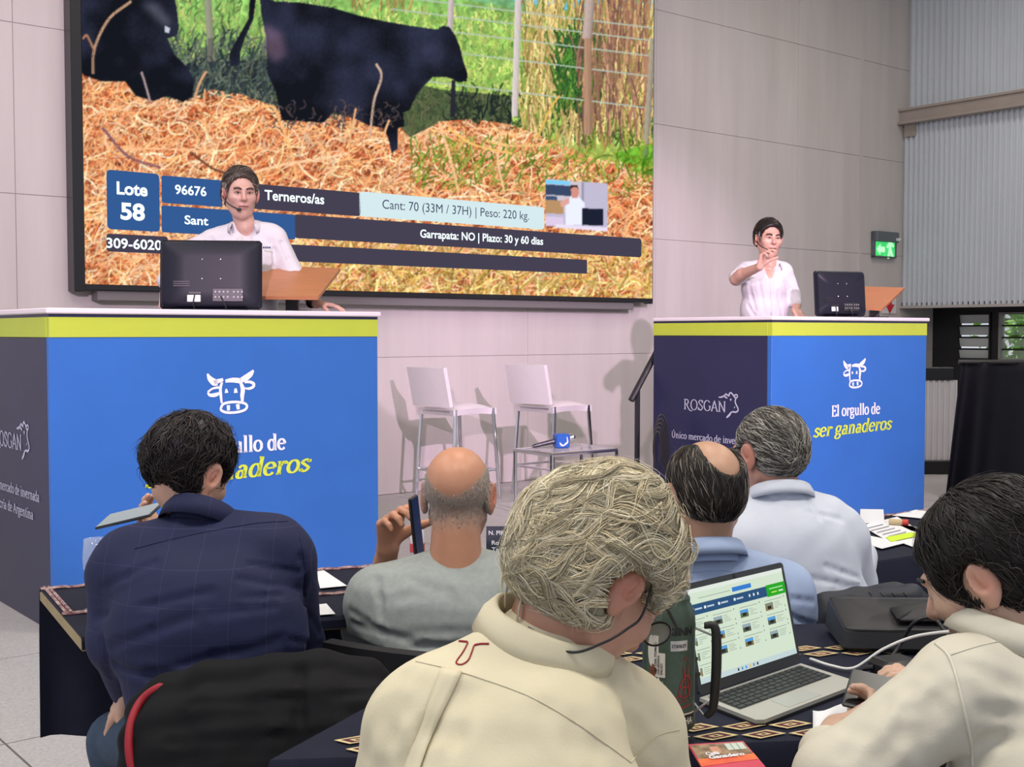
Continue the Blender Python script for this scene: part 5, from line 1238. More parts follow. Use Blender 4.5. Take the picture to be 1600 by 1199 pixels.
def skincols(V, base, head=None, red=None, spots=()):
    c = np.tile(np.array(base), (len(V), 1))
    if head is not None:
        l = head.loc(V)
        for i in (-1, 1):
            m = np.exp(-(((l - np.array([i * .34, -.05, 0])) / np.array([.05, .1, .14])) ** 2).sum(1)); c *= 1 - m[:, None] * np.array([.0, .30, .32])
        m = np.exp(-(((l - np.array([0, .33, -.24])) / np.array([.1, .1, .04])) ** 2).sum(1)); c *= 1 - m[:, None] * np.array([.15, .42, .38])
        m = np.exp(-(((l - np.array([0, .42, -.08])) / np.array([.09, .1, .07])) ** 2).sum(1)); c *= 1 - m[:, None] * np.array([.0, .15, .15])
    for ctr, rad, mul in spots:
        m = np.exp(-(((V - ctr) / rad) ** 2).sum(1)); c *= 1 - m[:, None] * (1 - np.array(mul))
    return np.concatenate([c, np.ones((len(V), 1))], 1)
def hand(w, f, n, s=1.0, curl=(.5, .5, .5, .5), thumb=.6, side=1, spread=.1, tcurl=.4):
    """hand from wrist w; f finger direction, n palm-facing normal, side +1 puts the thumb along f x n"""
    f = np.array(f, float); f /= np.linalg.norm(f); n = np.array(n, float); n -= f * (n @ f); n /= np.linalg.norm(n); a = np.cross(f, n) * side
    p = []; pl = .088 * s; k = .006 * s
    for i in range(4):
        o = (.030 - .020 * i) * s; p.append(cap(w + a * o * .55, w + f * pl * (1, 1.02, .98, .9)[i] + a * o * 1.05, .0135 * s, .0115 * s, .012 * s))
    for i in range(4):
        b = w + f * pl * (1, 1.03, .98, .89)[i] + a * (.0315 - .021 * i) * s; L = (.070, .078, .072, .056)[i] * s
        dr = f + a * spread * (1.5 - i) * .35; dr /= np.linalg.norm(dr); ang = 0; q = b
        for j, fr in enumerate((.45, .32, .23)):
            ang += curl[i] * (.9, 1.1, .7)[j]; dd = dr * math.cos(ang) + n * math.sin(ang); e = q + dd * L * fr
            p.append(cap(q, e, (.0105 - .001 * j) * s * (.85 if i == 3 else 1), (.0098 - .0012 * j) * s * (.85 if i == 3 else 1), .004 * s)); q = e
    b = w + f * .022 * s + a * .026 * s; d1 = f * math.cos(thumb) + a * math.sin(thumb) + n * .35; d1 /= np.linalg.norm(d1)
    m = b + d1 * .042 * s; d2 = d1 * math.cos(tcurl) + (f * .5 + n * .8) * math.sin(tcurl); d2 /= np.linalg.norm(d2)
    p += [cap(b, m, .0165 * s, .0125 * s, .01 * s), cap(m, m + d2 * .032 * s, .0125 * s, .011 * s, .004 * s), cap(m + d2 * .032 * s, m + d2 * .032 * s + (d2 + n * .2) * .024 * s, .0112 * s, .009 * s, .004 * s)]
    return p

# ------------------------------------------------------------------ hair strands laid over a shell
def strands(bvh, V, Nn, head, n, steps, step, flow, wid, cols, lift=(.0, .006), seed=0, wave=0.0, wfreq=6.0, keep=None, clump=0, crad=.006, tip=.25, flat_=.55, jit=.25):
    r = np.random.RandomState(seed); loc = head.loc(V); ok = np.arange(len(V)) if keep is None else np.nonzero(keep(loc))[0]
    if len(ok) == 0: return None
    ids = ok[r.randint(0, len(ok), n)]; PTS = np.zeros((n, steps + 1, 3)); NRM = np.zeros((n, steps + 1, 3)); valid = np.ones(n, bool)
    for a in range(n):
        p = Vector(V[ids[a]]); ph = r.uniform(0, 6.28); wv_ = wave * r.uniform(.5, 1.5); fr = wfreq * r.uniform(.7, 1.4); lf = r.uniform(*lift); jd = r.normal(size=3) * jit; sl = r.uniform(.6, 1.25)
        for b in range(steps + 1):
            q, nn, _, _ = bvh.find_nearest(p)
            if q is None: valid[a] = False; break
            nv = np.array(nn); pos = np.array(q) + nv * (lf * (.35 + .65 * b / steps) + .0005); PTS[a, b] = pos; NRM[a, b] = nv
            l = head.loc(np.array(q)[None])[0]; dl = np.array(flow(l, a)) + jd; dw = head.R @ dl; dw = dw - nv * (dw @ nv); dw /= np.linalg.norm(dw) + 1e-9
            sd = np.cross(nv, dw); p = Vector(np.array(q) + dw * step * sl + sd * wv_ * step * math.sin(ph + fr * b / steps * 6.28))
    PTS, NRM = PTS[valid], NRM[valid]; n = len(PTS)
    if clump:      # a lock: several hairs running alongside each guide, closing towards its tip
        T = np.gradient(PTS, axis=1); T /= np.linalg.norm(T, axis=2)[..., None] + 1e-9; SD = np.cross(NRM, T); t = np.linspace(0, 1, steps + 1)
        cl = np.sin(np.pi * np.clip(t * .85 + .12, 0, 1)) ** .7
        tone = np.repeat(r.uniform(.6, 1.2, n), clump); out = []; on = []
        for c_ in range(clump):
            a = r.uniform(-1, 1, n)[:, None, None]; b = r.uniform(-.2, 1, n)[:, None, None]; ph = r.uniform(0, 6.28, n)[:, None, None]
            wob_ = .22 * np.sin(ph + 9 * t[None, :, None]); out.append(PTS + crad * cl[None, :, None] * ((a + wob_) * SD + (.55 * b * (1 - a * a)) * NRM)); on.append(NRM)
        PTS = np.stack(out, 1).reshape(-1, steps + 1, 3); NRM = np.stack(on, 1).reshape(-1, steps + 1, 3)
        return strand_mesh(PTS, NRM, wid, cols, r, tip, flat_, tone)
    return strand_mesh(PTS, NRM, wid, cols, r, tip, flat_)
def strand_mesh(PTS, NRM, wid, cols, r, tip=.25, flat_=.55, tone=None):
    n, S = PTS.shape[:2]
    T = np.gradient(PTS, axis=1); T /= np.linalg.norm(T, axis=2)[..., None] + 1e-9; SD = np.cross(NRM, T); SD /= np.linalg.norm(SD, axis=2)[..., None] + 1e-9; NB = np.cross(T, SD)
    t = np.linspace(0, 1, S); prof = (np.minimum(1, .4 + 2.5 * t) * (1 - (1 - tip) * t ** 2))[None, :, None] * (wid * r.uniform(.6, 1.3, n))[:, None, None]
    ring = [PTS + prof * (math.cos(a) * SD + math.sin(a) * NB * flat_) for a in (PI / 2, PI / 2 + 2.1, PI / 2 - 2.1)]
    Vv = np.stack(ring, 2).reshape(-1, 3)
    base = (np.arange(n)[:, None] * S + np.arange(S - 1)[None]).ravel() * 3; Q = []
    for k in range(3): k2 = (k + 1) % 3; Q.append(np.stack([base + k, base + k2, base + 3 + k2, base + 3 + k], 1))
    cc = np.array(cols)[r.randint(0, len(cols), n)] * r.uniform(.75, 1.25, (n, 1))
    if tone is not None: cc = cc * tone[:, None]
    C = np.repeat(cc[:, None], S * 3, 1).reshape(-1, 3)
    return Vv, np.concatenate(Q), np.concatenate([C, np.ones((len(C), 1))], 1)
M_hair = mat('hair', (.1, .1, .1), .42, attr=True, spec=.4)
def vnormals(V, Q):
    n = np.cross(V[Q[:, 2]] - V[Q[:, 0]], V[Q[:, 3]] - V[Q[:, 1]]); N = np.zeros_like(V)
    for k in range(4): np.add.at(N, Q[:, k], n)
    return N / (np.linalg.norm(N, axis=1)[:, None] + 1e-12)
def hair(parent, head, shell, base, layers, h=.005, disp=None, k=.02, fall=()):
    V, Q = blobmesh(shell, h, k, disp); bv_ = bvh_of(V, Q); Vs, Qs, Cs = [V], [Q], [np.tile(np.array(tuple(base) + (1,)), (len(V), 1))]; n = len(V)
    for L in list(layers) + list(fall):
        r_ = strands(bv_, V, None, head, **L) if 'flow' in L else falls(bv_, V, head, **L)
        if r_ is None: continue
        Vs.append(r_[0]); Qs.append(r_[1] + n); Cs.append(r_[2]); n += len(r_[0])
    return make('hair', np.concatenate(Vs), np.concatenate(Qs), M_hair, parent, smooth=True, colors=np.concatenate(Cs))
def falls(bvh, V, head, n, steps, step, wid, cols, seed, keep, dirw, wave=.5, clump=8, crad=.006):
    """loose locks leaving the shell at its lower edge and hanging free"""
    r = np.random.RandomState(seed); ok = np.nonzero(keep(head.loc(V)))[0]; ids = ok[r.randint(0, len(ok), n)]; PTS = np.zeros((n, steps + 1, 3)); NRM = np.zeros_like(PTS)
    for a in range(n):
        q, nn, _, _ = bvh.find_nearest(Vector(V[ids[a]])); nv = np.array(nn); p = np.array(q) - nv * .004; d = np.array(dirw) + r.normal(size=3) * .22 + nv * .45; d /= np.linalg.norm(d); sd = np.cross(nv, d); ph = r.uniform(0, 6.28)
        for b in range(steps + 1):
            PTS[a, b] = p; NRM[a, b] = nv; d = d + np.array([0, 0, -.10]) - nv * .09 + sd * wave * .3 * math.cos(ph + b * .8); d /= np.linalg.norm(d); p = p + d * step
    t = np.linspace(0, 1, steps + 1); out = []
    T = np.gradient(PTS, axis=1); T /= np.linalg.norm(T, axis=2)[..., None]; SDv = np.cross(NRM, T)
    for c in range(clump):
        a = r.uniform(-1, 1, n)[:, None, None]; b = r.uniform(-.5, .5, n)[:, None, None]; out.append(PTS + crad * (1 - .55 * t)[None, :, None] * (a * SDv + b * NRM))
    return strand_mesh(np.stack(out, 1).reshape(-1, steps + 1, 3), np.repeat(NRM, clump, 0), wid, cols, r, .1, .55, np.repeat(r.uniform(.7, 1.15, n), clump))
def radial(crown, down=.5, extra=(0, 0, 0)):
    c = np.array(crown); ex = np.array(extra, float)
    def f(l, a): d = l - c; d = d / (np.linalg.norm(d) + 1e-6); return d + np.array([0, 0, -down]) + ex
    return f
# ------------------------------------------------------------------ clothes
def seam_px(bv_, pts, r, m, parent, name='seam', off=.0005, n=6, mb=None):
    """stitch line following the cloth under a traced path"""
    q = []
    for x, y in smooth_path(np.array(pts, float), n):
        dr_ = rayd(x, y); hit = bv_.ray_cast(Vector(CAMP), Vector(dr_ / np.linalg.norm(dr_)))
        if hit[0] is not None: q.append(np.array(hit[0]) + np.array(hit[1]) * off)
    if len(q) < 2: return None
    b = MB().tube(np.array(q), r, 5); return b.build(name, m, parent, smooth=True)
def strip_px(bv_, left, right, m, parent, name, off=.002, th=.002, n=6):
    """flat piece of cloth (placket, pleat, yoke edge) between two traced paths"""
    g_ = []
    for path in (left, right):
        row = []
        for x, y in smooth_path(np.array(path, float), n):
            dr_ = rayd(x, y); hit = bv_.ray_cast(Vector(CAMP), Vector(dr_ / np.linalg.norm(dr_)))
            if hit[0] is None: return None
            row.append(np.array(hit[0]) + np.array(hit[1]) * off)
        g_.append(row)
    g_ = np.array(g_); g_ = np.stack([g_[0] * (1 - t) + g_[1] * t for t in (0, .33, .67, 1)]); 
    return MB().sheet(g_, th).build(name, m, parent, smooth=True)
def collar(parent, m, c, R, rx, ry, hb, hf, flare=.010, gap=40, fold=.75, th=.003, n=40, wobble=0.0, name='collar', point=0.0):
    """turned-down shirt collar round the neck: c centre of its lower edge, R axes (x right, y face, z up the neck)"""
    rings = []; ths = np.linspace(D2R(90 + gap / 2), D2R(90 + 360 - gap / 2), n)
    for t in ths:
        fr = .5 + .5 * math.sin(t); h = hb * (1 - fr) + hf * fr; x, y = math.cos(t), math.sin(t)
        tip = point * max(0, math.sin(t)) ** 4
        q = []
        for (o, z) in ((0, 0), (-.002, h * .5), (.0, h * .94), (.004, h), (.009, h * .94), (flare * .9 + .006, h * .6), (flare + .009, h * (1 - fold) - tip), (flare + .006, h * (1 - fold) - tip + .001), (flare + .002, h * .6), (.005, h * .9)):
            w_ = wobble * math.sin(5 * t + z * 60); q.append(c + R @ np.array([(rx + o + w_) * x, (ry + o + w_) * y, z]))
        rings.append(q)
    K = len(rings[0]); V = np.array(rings).reshape(-1, 3)
    F_ = [(i * K + j, (i + 1) * K + j, (i + 1) * K + (j + 1) , i * K + j + 1) for i in range(n - 1) for j in range(K - 1)]
    return make(name, V, F_, m, parent, smooth=True)
def pxfolds(bv_, lst, base=None):
    L = []
    for x0, y0, x1, y1, w, dp in lst:
        q = []
        for x, y in ((x0, y0), ((x0 + x1) / 2, (y0 + y1) / 2), (x1, y1)):
            dr_ = rayd(x, y); hit = bv_.ray_cast(Vector(CAMP), Vector(dr_ / np.linalg.norm(dr_)))
            if hit[0] is not None: q.append(np.array(hit[0]))
        for a, b in zip(q[:-1], q[1:]): L.append((a, b, w, dp))
    return folds2(L, base)
def folds2(lines, base=None):
    def f(x, y, z):
        o = base(x, y, z) if base else 0 * x
        for A, B, w, dpt in lines:
            ba = B - A; L2 = ba @ ba + 1e-9; t = np.clip(((x - A[0]) * ba[0] + (y - A[1]) * ba[1] + (z - A[2]) * ba[2]) / L2, 0, 1)
            d2 = ((x - A[0] - ba[0] * t) ** 2 + (y - A[1] - ba[1] * t) ** 2 + (z - A[2] - ba[2] * t) ** 2) / (w * w)
            o = o + dpt * (np.exp(-d2) - .22 * np.exp(-(np.sqrt(d2) - 1.7) ** 2 * 1.6))
        return o
    return f
def cloth(name, parent, prims, m, h=.008, k=.03, disp=None, pf=None):
    if pf:
        V, Q = blobmesh(prims, h * 1.6, k); disp = pxfolds(bvh_of(V, Q), pf, disp)
    V, Q = blobmesh(prims, h, k, disp); o = make(name, V, Q, m, parent, smooth=True); return o, bvh_of(V, Q), V, Q
def trousers(parent, hip, facing, m, kz=.47, spread=.16, drop=0.0, knee=.44):
    f = np.array([math.sin(facing) * -1, math.cos(facing), 0]); s = np.array([f[1], -f[0], 0]); p = [ell(hip + np.array([0, 0, .03]), (.17, .14, .12), np.stack([s, f, up], 1))]
    sh = []
    for i in (-1, 1):
        a = hip + s * i * .09; b = hip + s * i * spread + f * knee + np.array([0, 0, kz - hip[2]]); c = np.array([b[0], b[1], .09]) - f * .03
        p += [cap(a, b, .09, .068), cap(b, c, .066, .05)]; sh.append((c, f))
    cloth('trousers', parent, p, m, .012, .03)
    for c, f in sh:
        V, Q = blobmesh([cap(c - f * .03 - up * .04, c + f * .14 - up * .052, .045, .036), cap(c, c + up * .03, .045, .042)], .01, .02); V[:, 2] = np.maximum(V[:, 2], .002); make('shoe', V, Q, mat('shoe_leather', (.03, .02, .015), .4), parent, smooth=True)
M_chairb = mat('chair_fabric', (.012, .012, .015), .8, noise=.2)
def chair(label, x, y, facing, bz=.80, w=.44):
    f = np.array([-math.sin(facing), math.cos(facing), 0]); s = np.array([f[1], -f[0], 0]); R = np.stack([s, f, up], 1); c = np.array([x, y, 0.])
    t = thing('stacking_chair', label, 'chair', c, 'audience chairs'); L = lambda a, b, z: c + R @ np.array([a, b, z])
    MB().box(L(0, .02, .425), (w, .44, .06), R, .025).build('seat', M_chairb, t, auto=40)
    g_ = [[L(a, -.235 - .05 * (z - .45) - .025 * (1 - (2 * a / w) ** 2), z) for z in np.linspace(.52, bz, 8)] for a in np.linspace(-w / 2, w / 2, 10)]
    MB().sheet(np.array(g_), .035).build('backrest', M_chairb, t, auto=40)
    for i in (-1, 1):
        MB().tube([L(i * (w / 2 - .02), .2, 0), L(i * (w / 2 - .03), .17, .4)], .011, 8).build('leg', M_chrome, t)
        MB().tube([L(i * (w / 2 - .02), -.27, 0), L(i * (w / 2 - .03), -.2, .4), L(i * (w / 2 - .03), -.235, bz - .06)], .011, 8).build('leg', M_chrome, t)
    return t
# ================================================================== the people
def plaid(name, base, line, freq=13.0, wdt=.02, rough=.8):
    m = mat(name, base, rough, noise=.12, nscale=9, bump=.08, bscale=180); nt = m.node_tree; N = nt.nodes; L = nt.links; b = N['Principled BSDF']
    src = b.inputs['Base Color'].links[0].from_socket; tc = [n for n in N if n.type == 'TEX_COORD'][0]; sx = N.new('ShaderNodeSeparateXYZ'); L.new(tc.outputs['Object'], sx.inputs[0]); acc = None
    for ax in (0, 2):
        mu = N.new('ShaderNodeMath'); mu.operation = 'MULTIPLY'; mu.inputs[1].default_value = freq; L.new(sx.outputs[ax], mu.inputs[0])
        fr_ = N.new('ShaderNodeMath'); fr_.operation = 'FRACT'; L.new(mu.outputs[0], fr_.inputs[0]); lt = N.new('ShaderNodeMath'); lt.operation = 'LESS_THAN'; lt.inputs[1].default_value = wdt; L.new(fr_.outputs[0], lt.inputs[0])
        if acc is None: acc = lt.outputs[0]
        else:
            mxx = N.new('ShaderNodeMath'); mxx.operation = 'MAXIMUM'; L.new(acc, mxx.inputs[0]); L.new(lt.outputs[0], mxx.inputs[1]); acc = mxx.outputs[0]
    mx = N.new('ShaderNodeMix'); mx.data_type = 'RGBA'; ms = N.new('ShaderNodeMath'); ms.operation = 'MULTIPLY'; ms.inputs[1].default_value = .30; L.new(acc, ms.inputs[0]); L.new(ms.outputs[0], mx.inputs[0]); L.new(src, mx.inputs[6]); mx.inputs[7].default_value = tuple(line) + (1,)
    L.new(mx.outputs[2], b.inputs['Base Color']); return m
def person(label, hip): return thing('person', label, 'person', (hip[0], hip[1], 0.0), 'people in the hall')
def body(parent, prims, base, head, h=.0042, k=.015, spots=(), post=None):
    V, Q = blobmesh(prims, h, k); c = skincols(V, base, head, spots=spots)
    if post is not None: c = post(V, c)
    o = make('body', V, Q, M_skin, parent, smooth=True, colors=c); return o, V, Q
M_skin = skinmat('skin', (.5, .3, .2))
M_seam = lambda n, c: mat(n, c, .8)
def phone(name_label, c, R, size=(.075, .008, .158), lit=None, cat='smartphone', flip=False):
    """slab phone; R columns: width, thickness (screen faces -thickness), length"""
    R = R * np.array([1, -1, 1]) if flip else R
    t = thing('smartphone', name_label, cat, c - np.array([0, 0, size[2] / 2 * 0]))
    L = lambda a, b, z: c + R @ np.array([a, b, z])
    MB().box(c, size, R, .0035).build('case', mat('phone_case', (.015, .015, .02), .35), t, auto=40)
    g_ = [[L(a, -size[1] / 2 - .0004, z) for z in (-size[2] / 2 + .004, size[2] / 2 - .004)] for a in (-size[0] / 2 + .003, size[0] / 2 - .003)]
    MB().sheet(np.array(g_)).build('screen', lit or mat('phone_glass', (.006, .007, .010), .25, spec=.3), t)
    MB().box(L(size[0] / 2 - .018, size[1] / 2 + .001, size[2] / 2 - .022), (.022, .003, .026), R, .001).build('camera_bump', M_black, t)
    return t

# ---------------------------------------------------------------- A: man in the dark blue checked jacket
hipA = np.array([*P(330, 1150, 2.72)[:2], .52]); A = person('man in a dark blue checked jacket bending over his phone at the left', hipA)
hA = Head(296, 742, 2.86, .25, -30, 26, 6)
nbA = P(312, 812, 2.80)
tor = [E_(318, 905, 2.76, 150, 88, .14), C_(205, 885, 2.77, 62, 428, 862, 2.77, 58), E_(322, 985, 2.70, 160, 130, .145), E_(335, 1090, 2.68, 140, 110, .14), C_(308, 838, 2.80, 46, 240, 862, 2.78, 46), C_(312, 838, 2.80, 46, 405, 846, 2.78, 42), E_(330, 1190, 2.70, 135, 80, .14)]
armL = [C_(190, 905, 2.77, 52, 186, 1000, 2.74, 46), C_(186, 1000, 2.74, 45, 205, 1072, 2.84, 36)]
armR = [C_(446, 878, 2.78, 48, 462, 1010, 2.98, 42), C_(462, 1010, 2.98, 42, 300, 905, 3.16, 30)]
wl = P(205, 1080, 2.80); wr_ = P(262, 848, 3.16)
bod = hA.skull(earsz=1.2) + hA.neck(nbA, .2, .19) + shrink(tor, .03) + shrink(armL + armR, .012) + [cap(P(206, 1072, 2.84), wl, .03, .026), cap(P(300, 905, 3.16), wr_, .03, .025)]
bod += hand(wl, P(172, 1122, 2.84) - wl, np.array([.3, .5, -.8]), 1.0, (.25, .3, .3, .35), .5, 1, .3)
bod += hand(wr_, P(222, 805, 3.14) - wr_, P(260, 780, 3.1) - P(230, 830, 3.16), .95, (.55, .5, .5, .5), .9, 1, .2)
body(A, bod, (.56, .33, .235), hA)
M_jkt = plaid('blue_jacket', (.010, .014, .058), (.06, .06, .15))
fo = [(150, 965, 330, 925, .010, .006), (175, 1010, 300, 965, .012, .006), (230, 1055, 440, 1000, .013, .006), (390, 882, 468, 894, .007, .006), (372, 905, 468, 922, .008, .005), (380, 935, 440, 930, .008, .005), (160, 920, 240, 880, .010, .004), (470, 870, 478, 1000, .009, .009), (180, 1040, 300, 1070, .013, .008), (290, 800, 250, 870, .012, -.003), (470, 940, 500, 990, .008, .006), (455, 1000, 500, 1010, .008, .006), (160, 1000, 175, 1060, .010, .006), (330, 960, 430, 948, .010, .004)]
_, bvA, _, _ = cloth('jacket', A, tor + armL + armR, M_jkt, .0075, .035, wob(3, .0022, 26, (1, 1, 1.6)), fo)
seam_px(bvA, [(210, 858), (260, 845), (320, 832), (400, 818), (450, 815)], .0012, M_jkt, A)
seam_px(bvA, [(468, 838), (476, 880), (478, 940)], .0012, M_jkt, A)
RA = rotz(D2R(-8)) @ rotx(D2R(-30)) @ roty(D2R(4))
collar(A, M_jkt, nbA + np.array([0, -.008, -.022]), RA, .074, .080, .058, .05, .014, 60, .95)
blk = [(.010, .008, .009), (.016, .012, .012), (.03, .02, .018), (.006, .005, .006)]
hair(A, hA, hA.hairshell(.065, .02, -.12, 0, .03, ear=1.35, low=.12), (.008, .006, .007), [dict(n=900, steps=9, step=.010, flow=radial((0, -.2, .5), .5, (.15, -.1, 0)), wid=.0028, cols=blk, lift=(.0, .008), seed=1, wave=.5, wfreq=1.2, jit=.35), dict(n=160, steps=8, step=.010, flow=radial((0, -.2, .5), .2, (.3, 0, 0)), wid=.0014, cols=blk, lift=(.006, .02), seed=2, wave=.9, wfreq=1.4, jit=.6)], .005, wob(8, .006, 45))
trousers(A, hipA, D2R(20), mat('jeans', (.03, .055, .10), .8, noise=.25, nscale=40), .43, .20, 0, .30)
phone('smartphone held flat in front of the man in the dark blue jacket', P(203, 806, 3.06), np.stack([np.array([.25, .9, .35]) / np.linalg.norm([.25, .9, .35]), np.cross(np.array([.97, -.1, .24]) / np.linalg.norm([.97, -.1, .24]), np.array([.25, .9, .35]) / np.linalg.norm([.25, .9, .35])), np.array([.97, -.1, .24]) / np.linalg.norm([.97, -.1, .24])], 1), (.075, .008, .155), mat('phone_lit', (.25, .30, .33), .2, emit=.15), flip=True)
chair('black chair under the man in the dark blue jacket', hipA[0] + .12, hipA[1], D2R(-8), .66, .38)
# padded coat over that chair
pc = []
def Cp(*a): return C_(*a)
top_path = [(226, 1112), (262, 1084), (330, 1066), (420, 1052), (500, 1046), (570, 1060), (610, 1090)]
for r_, (dy, dd_, rr_) in enumerate(((0, 0, 30), (44, -.05, 34), (92, -.08, 36), (142, -.10, 38), (196, -.1, 40))):
    for (x0, y0), (x1, y1) in zip(top_path[:-1], top_path[1:]):
        cx0, cx1 = 430 + (x0 - 430) * (1 + .00 * r_), 430 + (x1 - 430) * (1 + .0 * r_)
        pc.append(C_(cx0 + (r_ * -4 if x0 < 300 else r_ * 3), y0 + dy, 2.40 + dd_, rr_, cx1 + (r_ * -4 if x1 < 300 else r_ * 3), y1 + dy, 2.40 + dd_, rr_, .022))
coat = thing('padded_coat', 'black quilted coat with a red edge hung over the chair back', 'coat', P(420, 1190, 2.35))
M_puff = mat('quilted_nylon', (.006, .006, .0075), .75, spec=.2, noise=.2, nscale=12, bump=.12, bscale=35)
_, bvP, _, _ = cloth('quilted_shell', coat, pc, M_puff, .009, .03, wob(12, .003, 22), [(300, 1100, 590, 1085, .010, .006), (265, 1160, 600, 1142, .010, .006), (468, 1050, 470, 1195, .014, .007)])
q = [P(x, y, d_) for x, y, d_ in ((288, 1068, 2.39), (250, 1074, 2.37), (222, 1094, 2.36), (206, 1125, 2.33), (201, 1165, 2.30), (208, 1210, 2.28), (225, 1260, 2.27))]
MB().tube(smooth_path(q, 8), .0085, 8).build('red_piping', mat('red_cord', (.30, .008, .02), .6), coat, smooth=True)

# ---------------------------------------------------------------- B: bald man on the telephone
hipB = np.array([*P(700, 1130, 3.0)[:2], .52]); Bp = person('bald man in a grey T-shirt holding a phone to his ear', hipB)
hB = Head(716, 776, 3.08, .265, -6, 6, 0); nbB = P(712, 890, 3.04)
tor = [C_(598, 936, 3.05, 50, 812, 926, 3.05, 50), E_(690, 965, 3.03, 140, 90, .14), E_(676, 1040, 3.02, 112, 90, .14), E_(680, 1120, 3.04, 110, 90, .14), C_(712, 896, 3.06, 46, 630, 915, 3.05, 40), C_(712, 896, 3.06, 46, 800, 908, 3.05, 40)]
armL = [C_(590, 938, 3.05, 50, 578, 985, 3.10, 46)]
fore = [cap(P(580, 990, 3.12), P(588, 945, 3.34), .05, .042), cap(P(588, 945, 3.34), P(606, 858, 3.24), .042, .030)]
wB = P(606, 856, 3.24)
bod = hB.skull(earsz=1.08) + hB.neck(nbB, .225, .265) + shrink(tor, .028) + fore + shrink(armL, .01)
bod += hand(wB, P(612, 800, 3.20) - wB, P(680, 810, 3.05) - P(612, 815, 3.2), 1.08, (.62, .72, .8, .85), 1.0, 1, .12, .5)
gl = hB
def bald_fringe(V, c):
    l = hB.loc(V); z, y, x = l[:, 2], l[:, 1], l[:, 0]
    m = np.clip((.05 + 2.6 * x * x + .35 * np.clip(y + .3, 0, 1) - z) / .07, 0, 1) * np.clip((z + .36) / .30, 0, 1) * np.clip((.16 - y) / .1, 0, 1) * (np.abs(l).max(1) < .7)
    m *= (np.abs(x) < .33)
    t = np.array([.40, .36, .31]); c[:, :3] = c[:, :3] * (1 - .6 * m[:, None]) + t * .6 * m[:, None]; return c
bo, VB, QB = body(Bp, bod, (.56, .27, .165), hB, post=bald_fringe)
rgB = np.random.RandomState(77); kb_ = lambda l: (l[:, 2] < .03 + 2.6 * l[:, 0] ** 2 + .35 * np.clip(l[:, 1] + .3, 0, 1)) & (l[:, 2] > -.30 + .28 * rgB.rand(len(l)) ** 1.5) & (l[:, 1] < .12) & (np.abs(l[:, 0]) < .335) & (np.abs(l).max(1) < .6)
r_ = strands(bvh_of(VB, QB), VB, None, hB, n=4200, steps=2, step=.0032, flow=radial((0, -.1, .5), .9), wid=.0008, cols=[(.48, .44, .39), (.36, .32, .28), (.62, .58, .53)], lift=(.0, .002), seed=4, keep=kb_, jit=.5)
make('hair', r_[0], r_[1], M_hair, Bp, colors=r_[2])
M_tee = mat('grey_tshirt', (.33, .36, .35), .85, noise=.10, nscale=60, bump=.06, bscale=240)
fo = [(552, 975, 640, 1000, .010, .008), (548, 955, 600, 990, .009, .006), (570, 1012, 760, 1008, .012, .007), (590, 905, 596, 960, .010, .006), (700, 900, 718, 932, .012, -.003), (545, 1000, 600, 1020, .009, .008), (640, 990, 760, 985, .012, .003), (600, 940, 660, 930, .014, .003), (640, 905, 690, 925, .014, .003)]
_, bvB, _, _ = cloth('tshirt', Bp, tor + armL, M_tee, .0075, .035, wob(5, .002, 24, (1, 1, 1.8)), fo)
MB().tube([nbB + np.array([px(55, 3.04) * math.cos(t), px(50, 3.04) * math.sin(t), -.012 - .02 * max(0, math.sin(t))]) for t in np.linspace(0, 2 * PI, 40)[:-1]], .010, 8, closed=True).build('neckband', M_tee, Bp, smooth=True)
trousers(Bp, hipB, D2R(-22), mat('dark_trousers', (.03, .035, .05), .8))
chair('black chair under the bald man', hipB[0], hipB[1], D2R(-22), .70)
Rp = roty(D2R(-6)) @ rotz(D2R(80)); phone('black smartphone pressed to the ear of the bald man', P(650, 822, 3.13), Rp, (.075, .009, .158))

# ---------------------------------------------------------------- D: balding man in pale blue
hipD = np.array([*P(1120, 1060, 3.06)[:2], .52]); Dp = person('balding man with dark hair in a pale blue shirt, behind the laptop', hipD)
hD = Head(1101, 776, 3.06, .285, 14, 18, 0); nbD = P(1104, 868, 3.04)
tor = [C_(1010, 925, 3.08, 52, 1212, 925, 3.08, 52), E_(1115, 960, 3.06, 135, 90, .14), E_(1118, 1050, 3.05, 120, 110, .14), C_(1104, 884, 3.06, 44, 1040, 900, 3.06, 40), C_(1104, 884, 3.06, 44, 1180, 900, 3.06, 40)]
armR = [C_(1222, 930, 3.08, 50, 1246, 1010, 3.14, 44)]; armL = [C_(1005, 930, 3.08, 50, 995, 1010, 3.14, 44)]
bod = hD.skull() + hD.neck(nbD, .2, .2) + shrink(tor, .03) + shrink(armR + armL, .012)
for sgn, q0_ in ((1, (1246, 1010, 3.14)), (-1, (995, 1010, 3.14))):
    e = P(*q0_); w_ = e + np.array([-.06 * sgn, .22, -.02]); w_[2] = TZ + .05; bod += [cap(e, w_, .035, .026)] + hand(w_, np.array([-.3 * sgn, 1, -.08]), np.array([0, 0, -1]), 1, (.3, .3, .3, .3), .6, sgn)
def bald_top(V, c):
    l = hD.loc(V); return c
body(Dp, bod, (.52, .30, .20), hD)
M_pale = mat('pale_blue_shirt', (.36, .45, .66), .8, noise=.05, nscale=12, bump=.05, bscale=220)
fo = [(1140, 935, 1172, 875, .010, .005), (1205, 890, 1218, 980, .009, .007), (1225, 960, 1275, 978, .008, .007), (1220, 990, 1270, 1005, .008, .007), (1195, 880, 1170, 930, .012, .003), (1228, 935, 1270, 940, .008, .006), (1180, 950, 1215, 990, .010, .005)]
_, bvD, _, _ = cloth('shirt', Dp, tor + armL + armR, M_pale, .0075, .035, wob(6, .0022, 24), fo)
